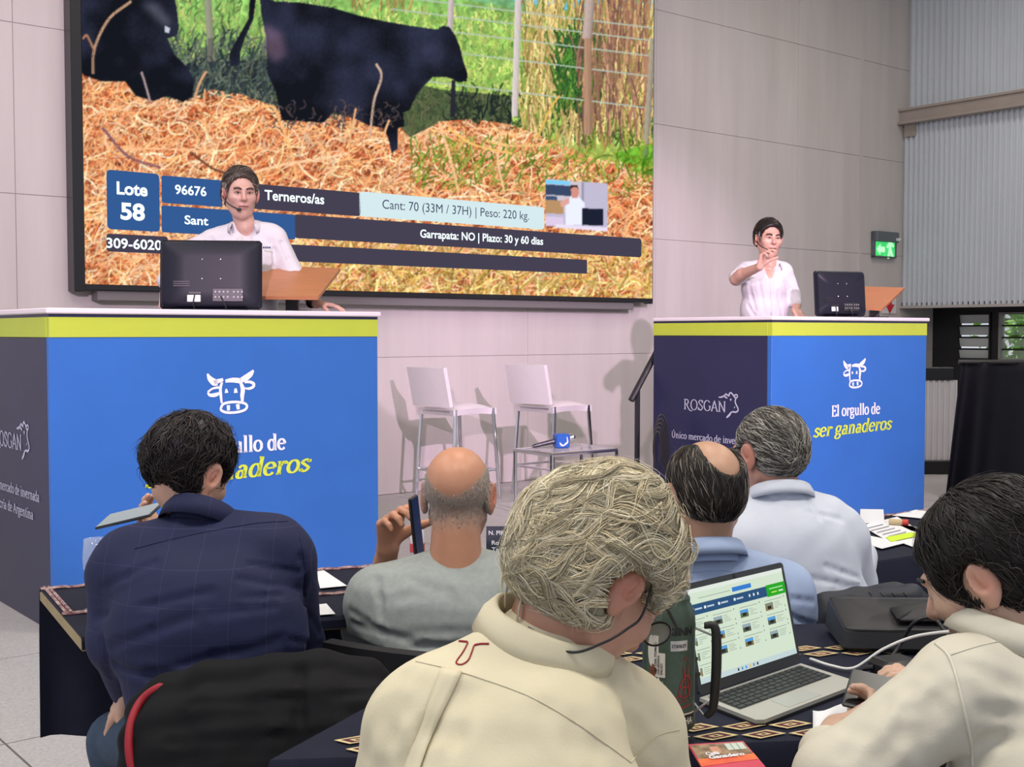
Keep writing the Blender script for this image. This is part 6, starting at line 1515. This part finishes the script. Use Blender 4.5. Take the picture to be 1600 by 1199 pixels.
seam_px(bvD, [(1216, 880), (1232, 920), (1238, 960)], .0012, M_pale, Dp); seam_px(bvD, [(1080, 895), (1130, 892), (1200, 905)], .0012, M_pale, Dp)
collar(Dp, M_pale, nbD + np.array([0, -.006, -.02]), rotz(D2R(6)) @ rotx(D2R(-16)), .083, .086, .06, .05, .014, 55)
dk = [(.022, .016, .013), (.04, .03, .024), (.012, .009, .008), (.09, .075, .06)]
shD = hD.hairshell(.035, .0, -.25) + [hD.e((.03, -.02, .54), (.23, .42, .27), '-', .05), hD.e((.05, -.38, .34), (.19, .24, .27), '-', .04)]
kD = lambda l: (l[:, 2] < .42)
hair(Dp, hD, shD, (.016, .012, .010), [dict(n=1500, steps=6, step=.009, flow=radial((.02, -.05, .5), .8), wid=.0016, cols=dk, lift=(.0, .003), seed=9, wave=.2, keep=kD), dict(n=260, steps=5, step=.008, flow=radial((.02, -.05, .5), .6), wid=.0012, cols=[(.25, .22, .18), (.35, .3, .26)], lift=(.001, .005), seed=10, keep=lambda l: (l[:, 0] < -.1) | (np.abs(l[:, 0]) > .2))], .005)
trousers(Dp, hipD, D2R(-26), mat('dark_trousers', (.03, .035, .05), .8)); chair('black chair under the man in pale blue', hipD[0], hipD[1] + .14, D2R(-24), .70)

# ---------------------------------------------------------------- E: grey-haired man in white
hipE = np.array([*P(1250, 1010, 3.42)[:2], .52]); Ep = person('grey-haired man in a white shirt seated before the far rostrum', hipE)
hE = Head(1200, 712, 3.5, .272, 32, 10, 2); nbE = P(1222, 782, 3.46)
tor = [C_(1135, 838, 3.46, 46, 1306, 835, 3.46, 44), E_(1222, 868, 3.42, 120, 90, .15), E_(1240, 940, 3.40, 118, 95, .15), E_(1245, 1020, 3.42, 110, 90, .15), C_(1222, 792, 3.46, 40, 1160, 815, 3.46, 38), C_(1224, 792, 3.46, 40, 1285, 812, 3.46, 40)]
armR = [C_(1315, 842, 3.46, 42, 1330, 908, 3.58, 38), C_(1330, 908, 3.58, 36, 1345, 870, 3.78, 26)]; armL = [C_(1128, 842, 3.46, 42, 1118, 908, 3.58, 38)]
bod = hE.skull() + hE.neck(nbE, .2, .2) + shrink(tor, .03) + shrink(armR + armL, .012)
w_ = P(1345, 868, 3.80); bod += hand(w_, np.array([-.5, 1, -.1]), np.array([0, 0, -1]), 1, (.3, .3, .3, .3), .6, 1)
body(Ep, bod, (.55, .29, .22), hE)
M_wsh = mat('white_shirt', (.62, .66, .76), .8, noise=.04, nscale=12, bump=.05, bscale=220)
fo = [(1256, 768, 1280, 812, .007, .010), (1262, 800, 1312, 812, .010, .005), (1290, 885, 1345, 905, .008, .006), (1270, 905, 1345, 920, .009, .006), (1180, 900, 1260, 930, .012, .004), (1292, 755, 1320, 790, .010, .004), (1230, 760, 1200, 790, .012, .003), (1300, 925, 1350, 915, .008, .006)]
_, bvE, _, _ = cloth('shirt', Ep, tor + armL + armR, M_wsh, .0075, .035, wob(7, .002, 24), fo)
seam_px(bvE, [(1165, 764), (1210, 760), (1250, 760), (1275, 759)], .0013, M_wsh, Ep, 'yoke_seam')
strip_px(bvE, [(1252, 762), (1262, 785), (1275, 806)], [(1262, 761), (1270, 785), (1279, 806)], M_wsh, Ep, 'box_pleat', .004, .002)
collar(Ep, M_wsh, nbE + np.array([-.004, -.004, -.02]), rotz(D2R(12)) @ rotx(D2R(-22)) @ roty(D2R(4)), .080, .084, .062, .06, .014, 55)
gy = [(.24, .22, .20), (.40, .37, .33), (.09, .08, .07), (.52, .49, .44), (.05, .045, .04)]
hair(Ep, hE, hE.hairshell(.035, .0, -.22, ear=1.15), (.10, .09, .085), [dict(n=2300, steps=7, step=.008, flow=radial((0, .3, .5), .25, (0, -.8, 0)), wid=.0016, cols=gy, lift=(.0, .005), seed=12, wave=.25)], .005)
gE = MB().tube(smooth_path([hE.L(-.345, -.05, .1), hE.L(-.33, .12, .1), hE.L(-.29, .36, .08)], 6), .003, 6)
gE.tube([hE.L(-.12 + .09 * math.cos(t), .42, .04 + .075 * math.sin(t)) for t in np.linspace(0, 2 * PI, 16)[:-1]], .0025, 6, closed=True).tube([hE.L(.12 + .09 * math.cos(t), .42, .04 + .075 * math.sin(t)) for t in np.linspace(0, 2 * PI, 16)[:-1]], .0025, 6, closed=True).tube(smooth_path([hE.L(.345, -.05, .1), hE.L(.33, .12, .1), hE.L(.29, .36, .08)], 6), .003, 6)
gE.build('glasses', M_black, Ep)
trousers(Ep, hipE, D2R(-26), mat('dark_trousers', (.03, .035, .05), .8)); chair('black chair under the man in the white shirt', hipE[0], hipE[1], D2R(-24), .72)
# jacket over that chair
jk = thing('navy_jacket', 'dark navy jacket hung over the chair behind the white shirt', 'jacket', P(1350, 1000, 3.05))
pj = []
for r_, (dy, rr_) in enumerate(((0, 16), (28, 22), (58, 24), (92, 26))):
    tp_ = [(1262, 962), (1290, 944), (1340, 934), (1400, 928), (1438, 938)]
    for (x0, y0), (x1, y1) in zip(tp_[:-1], tp_[1:]): pj.append(C_(x0, y0 + dy, 3.10 - .015 * r_, rr_, x1, y1 + dy, 3.10 - .015 * r_, rr_, .02))
pj += [C_(1350, 945, 3.08, 20, 1420, 930, 3.06, 18), C_(1420, 932, 3.06, 18, 1432, 960, 3.05, 22)]
_, bvJ, _, _ = cloth('jacket_shell', jk, pj, mat('navy_nylon', (.018, .021, .032), .55, noise=.15, bump=.1, bscale=40), .009, .02, wob(17, .005, 40))
for k_ in range(4): seam_px(bvJ, [(1358 + 18 * k_, 926), (1366 + 18 * k_, 936), (1368 + 18 * k_, 948)], .0025, M_black, jk, 'gather')

# ---------------------------------------------------------------- C: man with long grey hair in the foreground
hipC = np.array([*P(800, 1700, 1.52)[:2], .52]); Cp_ = person('man with wavy grey hair and glasses in a beige shirt, bending at the front', hipC)
hC = Head(928, 912, 1.62, .252, -58, 44, 0); nbC = P(850, 1010, 1.60)
tor = [C_(668, 1125, 1.54, 90, 975, 1135, 1.66, 84), E_(815, 1120, 1.54, 165, 100, .11), E_(800, 1260, 1.50, 215, 170, .13), E_(780, 1450, 1.52, 215, 200, .14), E_(780, 1650, 1.54, 205, 180, .15), C_(840, 1025, 1.59, 78, 700, 1085, 1.54, 66), C_(850, 1030, 1.60, 78, 950, 1095, 1.65, 66), C_(800, 1060, 1.56, 60, 830, 1150, 1.54, 60)]
armR = [C_(990, 1150, 1.66, 78, 1040, 1330, 1.72, 70), C_(1040, 1330, 1.72, 66, 980, 1300, 1.98, 46)]; armL = [C_(650, 1150, 1.54, 84, 590, 1360, 1.60, 74), C_(590, 1360, 1.60, 70, 700, 1310, 1.90, 48)]
bod = hC.skull(earsz=1.0) + hC.neck(nbC, .215, .24) + shrink(tor, .03) + shrink(armR + armL, .014)
for e, sg in ((P(980, 1300, 1.98), 1), (P(700, 1310, 1.90), -1)):
    w_ = e + np.array([-.05 * sg, .07, 0]); w_[2] = TZ + .045; bod += [cap(e, w_, .034, .027)] + hand(w_, np.array([-.5 * sg, .8, -.05]), np.array([0, 0, -1]), 1, (.3, .3, .3, .3), .6, sg)
body(Cp_, bod, (.50, .27, .19), hC, .0042)
M_beige = mat('beige_shirt', (.66, .60, .43), .8, noise=.05, nscale=10, bump=.06, bscale=260)
fo = [(705, 1085, 640, 1199, .015, .005), (735, 1085, 690, 1215, .015, .004), (775, 1095, 800, 1230, .021, .003), (860, 1110, 930, 1215, .016, .004), (905, 1130, 960, 1210, .015, .004), (625, 1060, 570, 1180, .015, .004), (950, 1090, 1035, 1180, .013, .003), (610, 1100, 600, 1199, .015, .004), (830, 1120, 850, 1200, .019, .002), (660, 1070, 610, 1150, .013, .002), (1000, 1100, 1050, 1150, .013, .002), (900, 1030, 960, 1075, .015, .002)]
_, bvC, _, _ = cloth('shirt', Cp_, tor + armL + armR, M_beige, .0065, .035, wob(9, .0018, 20), fo)
seam_px(bvC, [(630, 1030), (690, 1043), (750, 1060), (830, 1090), (900, 1130), (950, 1165), (985, 1192)], .0011, M_beige, Cp_, 'yoke_seam')
seam_px(bvC, [(985, 1192), (1010, 1165), (1030, 1148), (1062, 1140)], .0011, M_beige, Cp_, 'shoulder_seam')
strip_px(bvC, [(690, 1047), (670, 1100), (648, 1160), (630, 1210)], [(722, 1052), (695, 1110), (672, 1165), (655, 1215)], M_beige, Cp_, 'box_pleat', .003, .002)
seam_px(bvC, [(728, 990), (750, 984), (778, 990)], .0009, M_beige, Cp_, 'hanger_loop')
M_redp = mat('red_embroidery', (.30, .02, .03), .7)
lg = MB()
for pts, r0_ in (([(718, 1003), (730, 1004), (729, 1010), (722, 1022), (714, 1033), (714, 1038), (722, 1039), (732, 1032), (738, 1018), (742, 1009), (752, 1007), (764, 1007)], .0011), ([(718, 1003), (724, 1003.5), (730, 1004)], .0018), ([(742, 1009), (752, 1007), (764, 1007)], .0016)):
    q = []
    for x, y in smooth_path(np.array(pts, float), 5):
        dr_ = rayd(x, y); hit = bvC.ray_cast(Vector(CAMP), Vector(dr_ / np.linalg.norm(dr_)))
        if hit[0] is not None: q.append(np.array(hit[0]) + np.array(hit[1]) * .0008)
    if len(q) > 2: lg.tube(np.array(q), r0_, 5)
lg.build('embroidered_mark', M_redp, Cp_, smooth=True)
upn = hC.L(0, -.13, -.18) - nbC; upn /= np.linalg.norm(upn)
yv = hC.R[:, 1]; yv = np.array([yv[0], yv[1], 0]); yv -= upn * (yv @ upn); yv /= np.linalg.norm(yv); RC = np.stack([np.cross(yv, upn), yv, upn], 1)
collar(Cp_, M_beige, nbC + upn * -.006, RC, .074, .080, .052, .045, .014, 70, .9, wobble=.0015)
gc = [(.72, .64, .44), (.84, .77, .57), (.60, .52, .36), (.90, .85, .69), (.44, .37, .25), (.72, .61, .40)]
flC = radial((0, .10, .5), .35, (.0, -.55, 0))
def keepC(l): return (l[:, 2] > -.34)
hair(Cp_, hC, hC.hairshell(.115, -.09, -.24, .02, .03, ear=1.12, fz=.03) + [hC.e((.34, .26, -.18), (.2, .26, .24), '-', .04)], (.26, .23, .16), [
    dict(n=260, steps=16, step=.0095, flow=flC, wid=.0013, cols=gc, lift=(.0, .007), seed=21, wave=.60, wfreq=1.0, jit=.07, tip=.15, clump=16, crad=.0085),
    dict(n=190, steps=15, step=.0095, flow=flC, wid=.0010, cols=gc, lift=(.004, .014), seed=22, wave=.75, wfreq=1.15, jit=.10, tip=.1, clump=12, crad=.0065),
    dict(n=260, steps=12, step=.009, flow=radial((0, .1, .5), .1, (.2, -.2, .1)), wid=.0007, cols=gc, lift=(.008, .020), seed=23, wave=1.0, wfreq=1.3, jit=.3, tip=.1)], .005, wob(31, .008, 40, (1, 1, 1)),
    fall=[dict(n=44, steps=7, step=.0075, wid=.0010, cols=gc, seed=25, keep=lambda l: (l[:, 2] < -.02) & (l[:, 1] < .05) & (l[:, 0] < .0) & (l[:, 0] > -.45), dirw=(-.25, -.2, -.9), wave=.9, clump=12)])
gm = MB().tube(smooth_path([hC.L(.352, .03, .15), hC.L(.345, .12, .12), hC.L(.30, .40, .07)], 6), .0026, 6)
for i in (-1, 1):
    gm.tube([hC.L(i * .135 + .10 * math.cos(t), .445, .02 + .075 * math.sin(t)) for t in np.linspace(0, 2 * PI, 22)[:-1]], .0016, 6, closed=True)
gm.tube([hC.L(-.035, .445, .04), hC.L(.035, .445, .04)], .0016, 6).tube(smooth_path([hC.L(-.36, -.10, .06), hC.L(-.35, .08, .085), hC.L(-.30, .40, .07)], 6), .0026, 6)
gl_ = gm.build('glasses', M_black, Cp_, smooth=True)
for i in (-1, 1):
    V = [hC.L(i * .135, .448, .02)] + [hC.L(i * .135 + .098 * math.cos(t), .445, .02 + .073 * math.sin(t)) for t in np.linspace(0, 2 * PI, 22)[:-1]]
    MB().add(V, [(0, 1 + k_, 1 + (k_ + 1) % 21) for k_ in range(21)]).build('lens', mat('lens_glass', (.75, .78, .76), .05, alpha=.35, spec=.9), gl_)
crd = [hC.L(.352, .05, .14), hC.L(.375, .10, -.05), hC.L(.39, .06, -.16), hC.L(.37, .0, -.30), hC.L(.28, -.08, -.44), hC.L(.12, -.26, -.46)]
MB().tube(smooth_path(crd, 8), .0018, 6).build('glasses_cord', M_black, Cp_, smooth=True)
trousers(Cp_, hipC, D2R(0), mat('dark_trousers', (.03, .035, .05), .8)); chair('black chair under the grey-haired man in beige', hipC[0], hipC[1], 0.0, .70)

# ---------------------------------------------------------------- F: dark-haired man in cream on the right
hipF = np.array([*P(1640, 1600, 1.86)[:2], .52]); Fp = person('dark-haired bearded man in a cream shirt looking at his phone, at the right', hipF)
hF = Head(1552, 900, 2.02, .285, 52, 27, 0); nbF = P(1580, 1010, 1.98)
tor = [C_(1512, 1078, 1.90, 76, 1760, 1090, 2.02, 76), E_(1620, 1110, 1.92, 130, 90, .13), E_(1640, 1250, 1.86, 160, 150, .15), E_(1650, 1420, 1.86, 160, 150, .15), C_(1580, 1030, 1.97, 68, 1520, 1060, 1.92, 62), C_(1590, 1030, 1.97, 68, 1700, 1060, 1.98, 62), E_(1650, 1560, 1.88, 160, 120, .15)]
armL = [C_(1498, 1082, 1.88, 78, 1305, 1218, 1.83, 62), C_(1305, 1218, 1.83, 58, 1292, 1180, 1.95, 46)]
armR = [C_(1770, 1100, 2.04, 74, 1700, 1200, 2.26, 60), C_(1700, 1200, 2.26, 54, 1560, 1130, 2.42, 42)]
eF = P(1292, 1182, 1.95); wF = P(1308, 1142, 2.03); wF2 = P(1452, 1078, 2.40)
bod = hF.skull(earsz=.98) + hF.neck(nbF, .205, .24) + shrink(tor, .03) + shrink(armL + armR, .014) + [cap(eF, wF, .036, .028), cap(P(1560, 1130, 2.42), wF2, .032, .026)]
bod += hand(wF, np.array([.80, .38, .26]), np.array([-.1, .75, .6]), .92, (.95, .95, .95, .95), .5, -1, .02, .5)
bod += hand(wF2, P(1405, 1050, 2.36) - wF2, np.array([-.3, .2, -1.0]), .95, (.5, .5, .55, .6), .6, 1, .1)
def beard(V, c):
    l = hF.loc(V); m = np.clip((-.07 - l[:, 2] + .25 * np.abs(l[:, 1] - .25)) / .1, 0, 1) * np.clip((l[:, 1] - .02) / .1, 0, 1) * np.clip((l[:, 2] + .58) / .1, 0, 1) * (np.abs(l).max(1) < .6)
    c[:, :3] = c[:, :3] * (1 - .5 * m[:, None]) + np.array([.10, .08, .075]) * .5 * m[:, None]; return c
body(Fp, bod, (.55, .35, .26), hF, .0045, post=beard)
M_cream = mat('cream_shirt', (.58, .55, .46), .8, noise=.05, nscale=10, bump=.06, bscale=240)
fo = [(1440, 1050, 1330, 1140, .014, .004), (1470, 1110, 1370, 1185, .016, .005), (1425, 1075, 1405, 1150, .012, .004), (1545, 1060, 1600, 1075, .014, .004), (1535, 1110, 1600, 1120, .014, .004), (1530, 1160, 1600, 1150, .014, .004), (1380, 1110, 1320, 1180, .014, .004), (1450, 1150, 1420, 1199, .014, .003), (1492, 1040, 1560, 1050, .012, .002), (1480, 1080, 1440, 1110, .012, .003)]
_, bvF, _, _ = cloth('shirt', Fp, tor + armL + armR, M_cream, .0065, .035, wob(13, .0010, 20), fo)
M_stitch = mat('cream_stitch', (.66, .63, .54), .8)
seam_px(bvF, [(1462, 1006), (1480, 1022), (1492, 1050), (1502, 1090), (1510, 1130), (1518, 1170), (1520, 1199)], .0026, M_stitch, Fp, 'armhole_seam'); seam_px(bvF, [(1486, 1024), (1530, 1010), (1600, 994)], .0012, M_cream, Fp, 'yoke_seam')
upn = hF.L(0, -.13, -.18) - nbF; upn /= np.linalg.norm(upn); yv = hF.R[:, 1] * np.array([1, 1, 0]); yv -= upn * (yv @ upn); yv /= np.linalg.norm(yv)
collar(Fp, M_cream, nbF + upn * -.012, np.stack([np.cross(yv, upn), yv, upn], 1), .086, .09, .058, .05, .016, 60, .85)
bk2 = [(.010, .008, .008), (.018, .014, .013), (.006, .005, .005), (.028, .022, .02)]
hair(Fp, hF, hF.hairshell(.06, .02, -.2, 0, .03), (.008, .0065, .0065), [dict(n=1500, steps=9, step=.009, flow=radial((.05, .05, .55), .55, (0, -.3, 0)), wid=.0018, cols=bk2, lift=(.0, .006), seed=41, wave=.3, jit=.25), dict(n=120, steps=7, step=.009, flow=radial((0, 0, .5), .2), wid=.001, cols=[(.03, .025, .024), (.05, .045, .04)], lift=(.004, .014), seed=42, wave=.6, jit=.5)], .005, wob(44, .004, 40))
eb = MB()
for i in (-1, 1): eb.tube(smooth_path([hF.L(i * .05, .39, .115), hF.L(i * .13, .385, .135), hF.L(i * .21, .33, .115)], 6), .0035, 6)
eb.build('eyebrows', M_black, Fp, smooth=True)
trousers(Fp, hipF, D2R(10), mat('dark_trousers', (.03, .035, .05), .8)); chair('black chair under the man in the cream shirt', hipF[0], hipF[1], D2R(10), .70)
pA_, pB_, pC_ = P(1310, 1044, 2.25), P(1380, 1060, 2.22), P(1336, 1112, 2.07)
sv = (pB_ - pA_) / np.linalg.norm(pB_ - pA_); fv = pA_ - pC_; fv -= sv * (fv @ sv); fv /= np.linalg.norm(fv)
phone('black smartphone in the hand of the man in the cream shirt', (pB_ + pC_) / 2 + np.array([0, 0, .004]), np.stack([sv, -np.cross(sv, fv), fv], 1), (.082, .009, .165))

# ---------------------------------------------------------------- the two presenters
def facefeat(parent, H, hairc, mic_side=-1):
    em = MB()
    for i in (-1, 1): em.tube(smooth_path([H.L(i * .05, .395, .105), H.L(i * .12, .40, .128), H.L(i * .19, .35, .11)], 5), .0055, 6)
    em.build('eyebrows', mat('brow_' + '%d' % int(hairc[0] * 1000), hairc, .7), parent, smooth=True)
    for i in (-1, 1):
        e = MB(); V, Q = blobmesh([ell(H.L(i * .122, .338, .028), np.array([.05, .03, .022]) * H.s, H.R)], .0035, .004); make('eye', V, Q, mat('eye_white', (.45, .42, .40), .3), parent, smooth=True)
        V, Q = blobmesh([ell(H.L(i * .118, .362, .028), np.array([.02, .014, .02]) * H.s, H.R)], .0025, .003); make('iris', V, Q, mat('iris_dark', (.03, .02, .015), .2), parent, smooth=True)
        MB().tube(smooth_path([H.L(i * .065, .372, .03), H.L(i * .122, .378, .056), H.L(i * .18, .34, .034)], 5), .0032, 5).build('eyelid', mat('lid_skin', (.22, .11, .08), .6), parent, smooth=True)
    MB().tube(smooth_path([H.L(-.09, .362, -.236), H.L(0, .392, -.234), H.L(.09, .362, -.236)], 5), .0028, 5).build('mouth_line', mat('mouth_dark', (.14, .05, .045), .6), parent, smooth=True)
    s_ = mic_side; hs = MB().tube(smooth_path([H.L(s_ * .36, -.05, .1), H.L(s_ * .36, .02, -.05), H.L(s_ * .27, .25, -.2), H.L(s_ * .12, .42, -.29)], 8), .0035, 6)
    hs.tube(smooth_path([H.L(s_ * .37, -.1, .1), H.L(s_ * .37, -.12, -.05), H.L(s_ * .35, -.1, -.14)], 6), .006, 6)
    hm = hs.build('headset', M_black, parent, smooth=True)
    V, Q = blobmesh([ell(H.L(s_ * .10, .43, -.30), np.array([.05, .04, .035]) * H.s, H.R)], .004, .004); make('headset_capsule', V, Q, M_black, hm, smooth=True)
# G: left presenter
hipG = np.array([*P(388, 470, 7.35)[:2], 1.42]); Gp = person('presenter in a white shirt with a headset, at the rostrum before the big screen', hipG)
dG = 7.32
hG = Head(376, 304, dG, .305, 202, 6, 0); nbG = P(384, 356, dG + .02)
def upar(prims): return prims
tor = [C_(334, 374, dG + .02, 16, 430, 370, dG + .02, 16), E_(384, 412, dG, 52, 44, .15), E_(386, 456, dG, 50, 50, .15), C_(384, 354, dG + .03, 12, 345, 366, dG + .03, 13), C_(384, 354, dG + .03, 12, 424, 362, dG + .03, 13), E_(388, 500, dG, 50, 40, .15)]
armL = [C_(328, 378, dG + .02, 18, 284, 396, dG - .02, 16), C_(284, 396, dG - .02, 16, 260, 440, dG - .12, 14)]
armR = [C_(430, 374, dG + .02, 18, 456, 424, dG, 16), C_(456, 424, dG, 16, 486, 462, dG - .12, 12)]
wG = P(494, 474, dG - .16); wG2 = P(258, 458, dG - .16)
bod = hG.skull(earsz=1.05) + hG.neck(nbG, .2, .21) + shrink(tor, .022) + shrink(armL + armR, .02) + [cap(P(486, 458, dG - .1), wG, .036, .032), cap(P(262, 436, dG - .1), wG2, .036, .03)]
bod += hand(wG, np.array([1, -.1, -.12]), np.array([0, 0, -1]), 1.12, (.2, .2, .2, .25), .6, -1, .3) + hand(wG2, np.array([.1, -.3, -.6]), np.array([.2, .3, -.5]), 1.1, (.4, .4, .4, .4), .6, 1)
body(Gp, bod, (.55, .33, .27), hG, .0062, .02)
M_wpr = mat('white_presenter_shirt', (.60, .58, .62), .8, noise=.03, nscale=9, bump=.06, bscale=120)
fo = [(340, 385, 300, 398, .014, .010), (440, 380, 462, 430, .014, .012), (352, 420, 368, 372, .014, .009), (424, 445, 428, 390, .014, .010), (330, 372, 345, 410, .014, .009), (455, 410, 478, 445, .010, .010), (400, 380, 410, 440, .016, .007), (290, 392, 275, 420, .010, .009)]
_, bvG, _, _ = cloth('shirt', Gp, tor + armL + armR + [cap(P(384, 350, dG - .03), P(388, 388, dG - .125), .058, .020, .012, '-')], M_wpr, .009, .03, wob(51, .004, 16), fo)
RG = rotz(PI) @ rotx(D2R(-8)); collar(Gp, M_wpr, nbG + np.array([0, 0, -.03]), RG, .088, .092, .075, .055, .016, 90, .9, point=.03)
seam_px(bvG, [(386, 386), (388, 420), (389, 470)], .003, M_wpr, Gp, 'placket')
v, f = font_mesh('LOGO', .02)
lgb = MB()
for k_ in range(4):
    q = P(412 + 3.2 * k_, 387, dG - .172); lgb.box(q, (.009, .004, .012))
lgb.build('chest_mark', mat('mark_navy', (.05, .06, .15), .7), Gp)
MB().lathe([(.042, -.014), (.044, 0), (.042, .014)], wG + np.array([-.02, .0, .01]), 18, axis=wG - P(486, 458, dG - .1)).build('wristwatch', M_black, Gp, smooth=True)
br = [(.06, .045, .035), (.09, .07, .055), (.04, .03, .025), (.2, .18, .16)]
hair(Gp, hG, hG.hairshell(.045, -.05, -.2, 0, .05, fz=.07), (.05, .037, .03), [dict(n=900, steps=7, step=.012, flow=radial((.15, .25, .45), .3, (-.2, -.3, 0)), wid=.003, cols=br, lift=(.0, .008), seed=52, wave=.3), dict(n=160, steps=4, step=.01, flow=radial((0, 0, .5), .8), wid=.003, cols=[(.35, .32, .3), (.25, .22, .2)], lift=(.0, .004), seed=53, keep=lambda l: (np.abs(l[:, 0]) > .3) & (l[:, 1] > -.05) & (l[:, 2] < .25))], .007)
facefeat(Gp, hG, (.07, .05, .04), 1)
def standing(parent, hip, m, deck=.54):
    p = [ell(hip, (.19, .14, .14))]
    for i in (-1, 1): p += [cap(hip + np.array([i * .09, 0, -.02]), np.array([hip[0] + i * .11, hip[1] + .02, .98]), .105, .08), cap(np.array([hip[0] + i * .11, hip[1] + .02, .98]), np.array([hip[0] + i * .11, hip[1] + .03, deck + .1]), .078, .058)]
    cloth('trousers', parent, p, m, .016, .03)
    for i in (-1, 1):
        V, Q = blobmesh([cap((hip[0] + i * .11, hip[1] + .05, deck + .05), (hip[0] + i * .12, hip[1] - .14, deck + .042), .05, .04)], .012, .02); V[:, 2] = np.maximum(V[:, 2], deck + .002); make('shoe', V, Q, mat('shoe_leather', (.03, .02, .015), .4), parent, smooth=True)
standing(Gp, hipG, mat('dark_trousers', (.03, .035, .05), .8))
# H: right presenter, one hand raised
dH = 9.75
hipH = np.array([*P(1196, 500, dH)[:2], 1.42]); Hp = person('presenter in a white shirt with one hand raised, at the rostrum near the exit sign', hipH)
hH = Head(1201, 375, dH, .31, 188, 2, -3); nbH = P(1202, 416, dH + .02)
tor = [C_(1170, 424, dH + .02, 14, 1224, 424, dH + .02, 13), E_(1195, 450, dH, 36, 34, .15), E_(1194, 486, dH, 37, 40, .15), C_(1202, 413, dH + .03, 10, 1176, 419, dH + .03, 11), C_(1202, 413, dH + .03, 10, 1222, 419, dH + .03, 11), E_(1193, 520, dH, 36, 30, .15)]
armR = [C_(1165, 424, dH + .02, 15, 1152, 434, dH - .18, 14)]
armL = [C_(1226, 428, dH + .02, 14, 1238, 462, dH + .02, 12), C_(1238, 462, dH + .02, 12, 1243, 474, dH - .04, 10)]
wH = P(1187, 417, dH - .50); wH2 = P(1243, 486, dH - .10)
bod = hH.skull(earsz=1.05) + hH.neck(nbH, .2, .22) + shrink(tor, .022) + shrink(armL + armR, .02) + [cap(P(1150, 436, dH - .2), P(1160, 428, dH - .28), .05, .046), cap(P(1158, 430, dH - .26), wH, .046, .032), cap(P(1245, 472, dH - .02), wH2, .042, .032)]
bod += hand(wH, np.array([.28, -.25, .9]), np.array([.55, -.55, -.25]), 1.2, (.55, .6, .75, .85), .8, 1, .2, .5) + hand(wH2, np.array([.2, -.8, -.5]), np.array([0, .2, -1]), 1.1, (.3, .3, .3, .3), .6, 1)
body(Hp, bod, (.56, .32, .25), hH, .0066, .02)
fo = [(1168, 440, 1180, 485, .014, .012), (1160, 462, 1178, 492, .014, .012), (1226, 440, 1234, 470, .012, .012), (1216, 455, 1222, 495, .014, .010), (1186, 440, 1194, 490, .014, .008), (1235, 450, 1248, 466, .010, .010), (1160, 415, 1172, 440, .012, .010), (1210, 440, 1208, 480, .012, .008), (1152, 420, 1165, 432, .010, .010)]
_, bvH, _, _ = cloth('shirt', Hp, tor + armL + armR + [cap(P(1202, 408, dH - .03), P(1204, 432, dH - .125), .058, .020, .012, '-')], M_wpr, .010, .03, wob(61, .005, 14), fo)
collar(Hp, M_wpr, nbH + np.array([0, 0, -.03]), rotz(PI) @ rotx(D2R(-6)), .09, .094, .075, .055, .016, 90, .9, point=.03)
seam_px(bvH, [(1203, 432), (1204, 460), (1205, 492)], .004, M_wpr, Hp, 'placket')
hair(Hp, hH, hH.hairshell(.055, -.045, -.2, 0, .05, fz=.07), (.014, .011, .010), [dict(n=800, steps=7, step=.012, flow=radial((.15, .25, .45), .3, (-.2, -.4, 0)), wid=.003, cols=[(.02, .015, .013), (.035, .028, .024), (.012, .01, .009)], lift=(.0, .009), seed=62, wave=.4), dict(n=80, steps=4, step=.01, flow=radial((0, 0, .5), .8), wid=.003, cols=[(.25, .23, .22)], lift=(.0, .004), seed=63, keep=lambda l: (np.abs(l[:, 0]) > .3) & (l[:, 1] > .0) & (l[:, 2] < .2))], .007)
facefeat(Hp, hH, (.02, .015, .012), 1)
standing(Hp, hipH, mat('dark_trousers', (.03, .035, .05), .8))
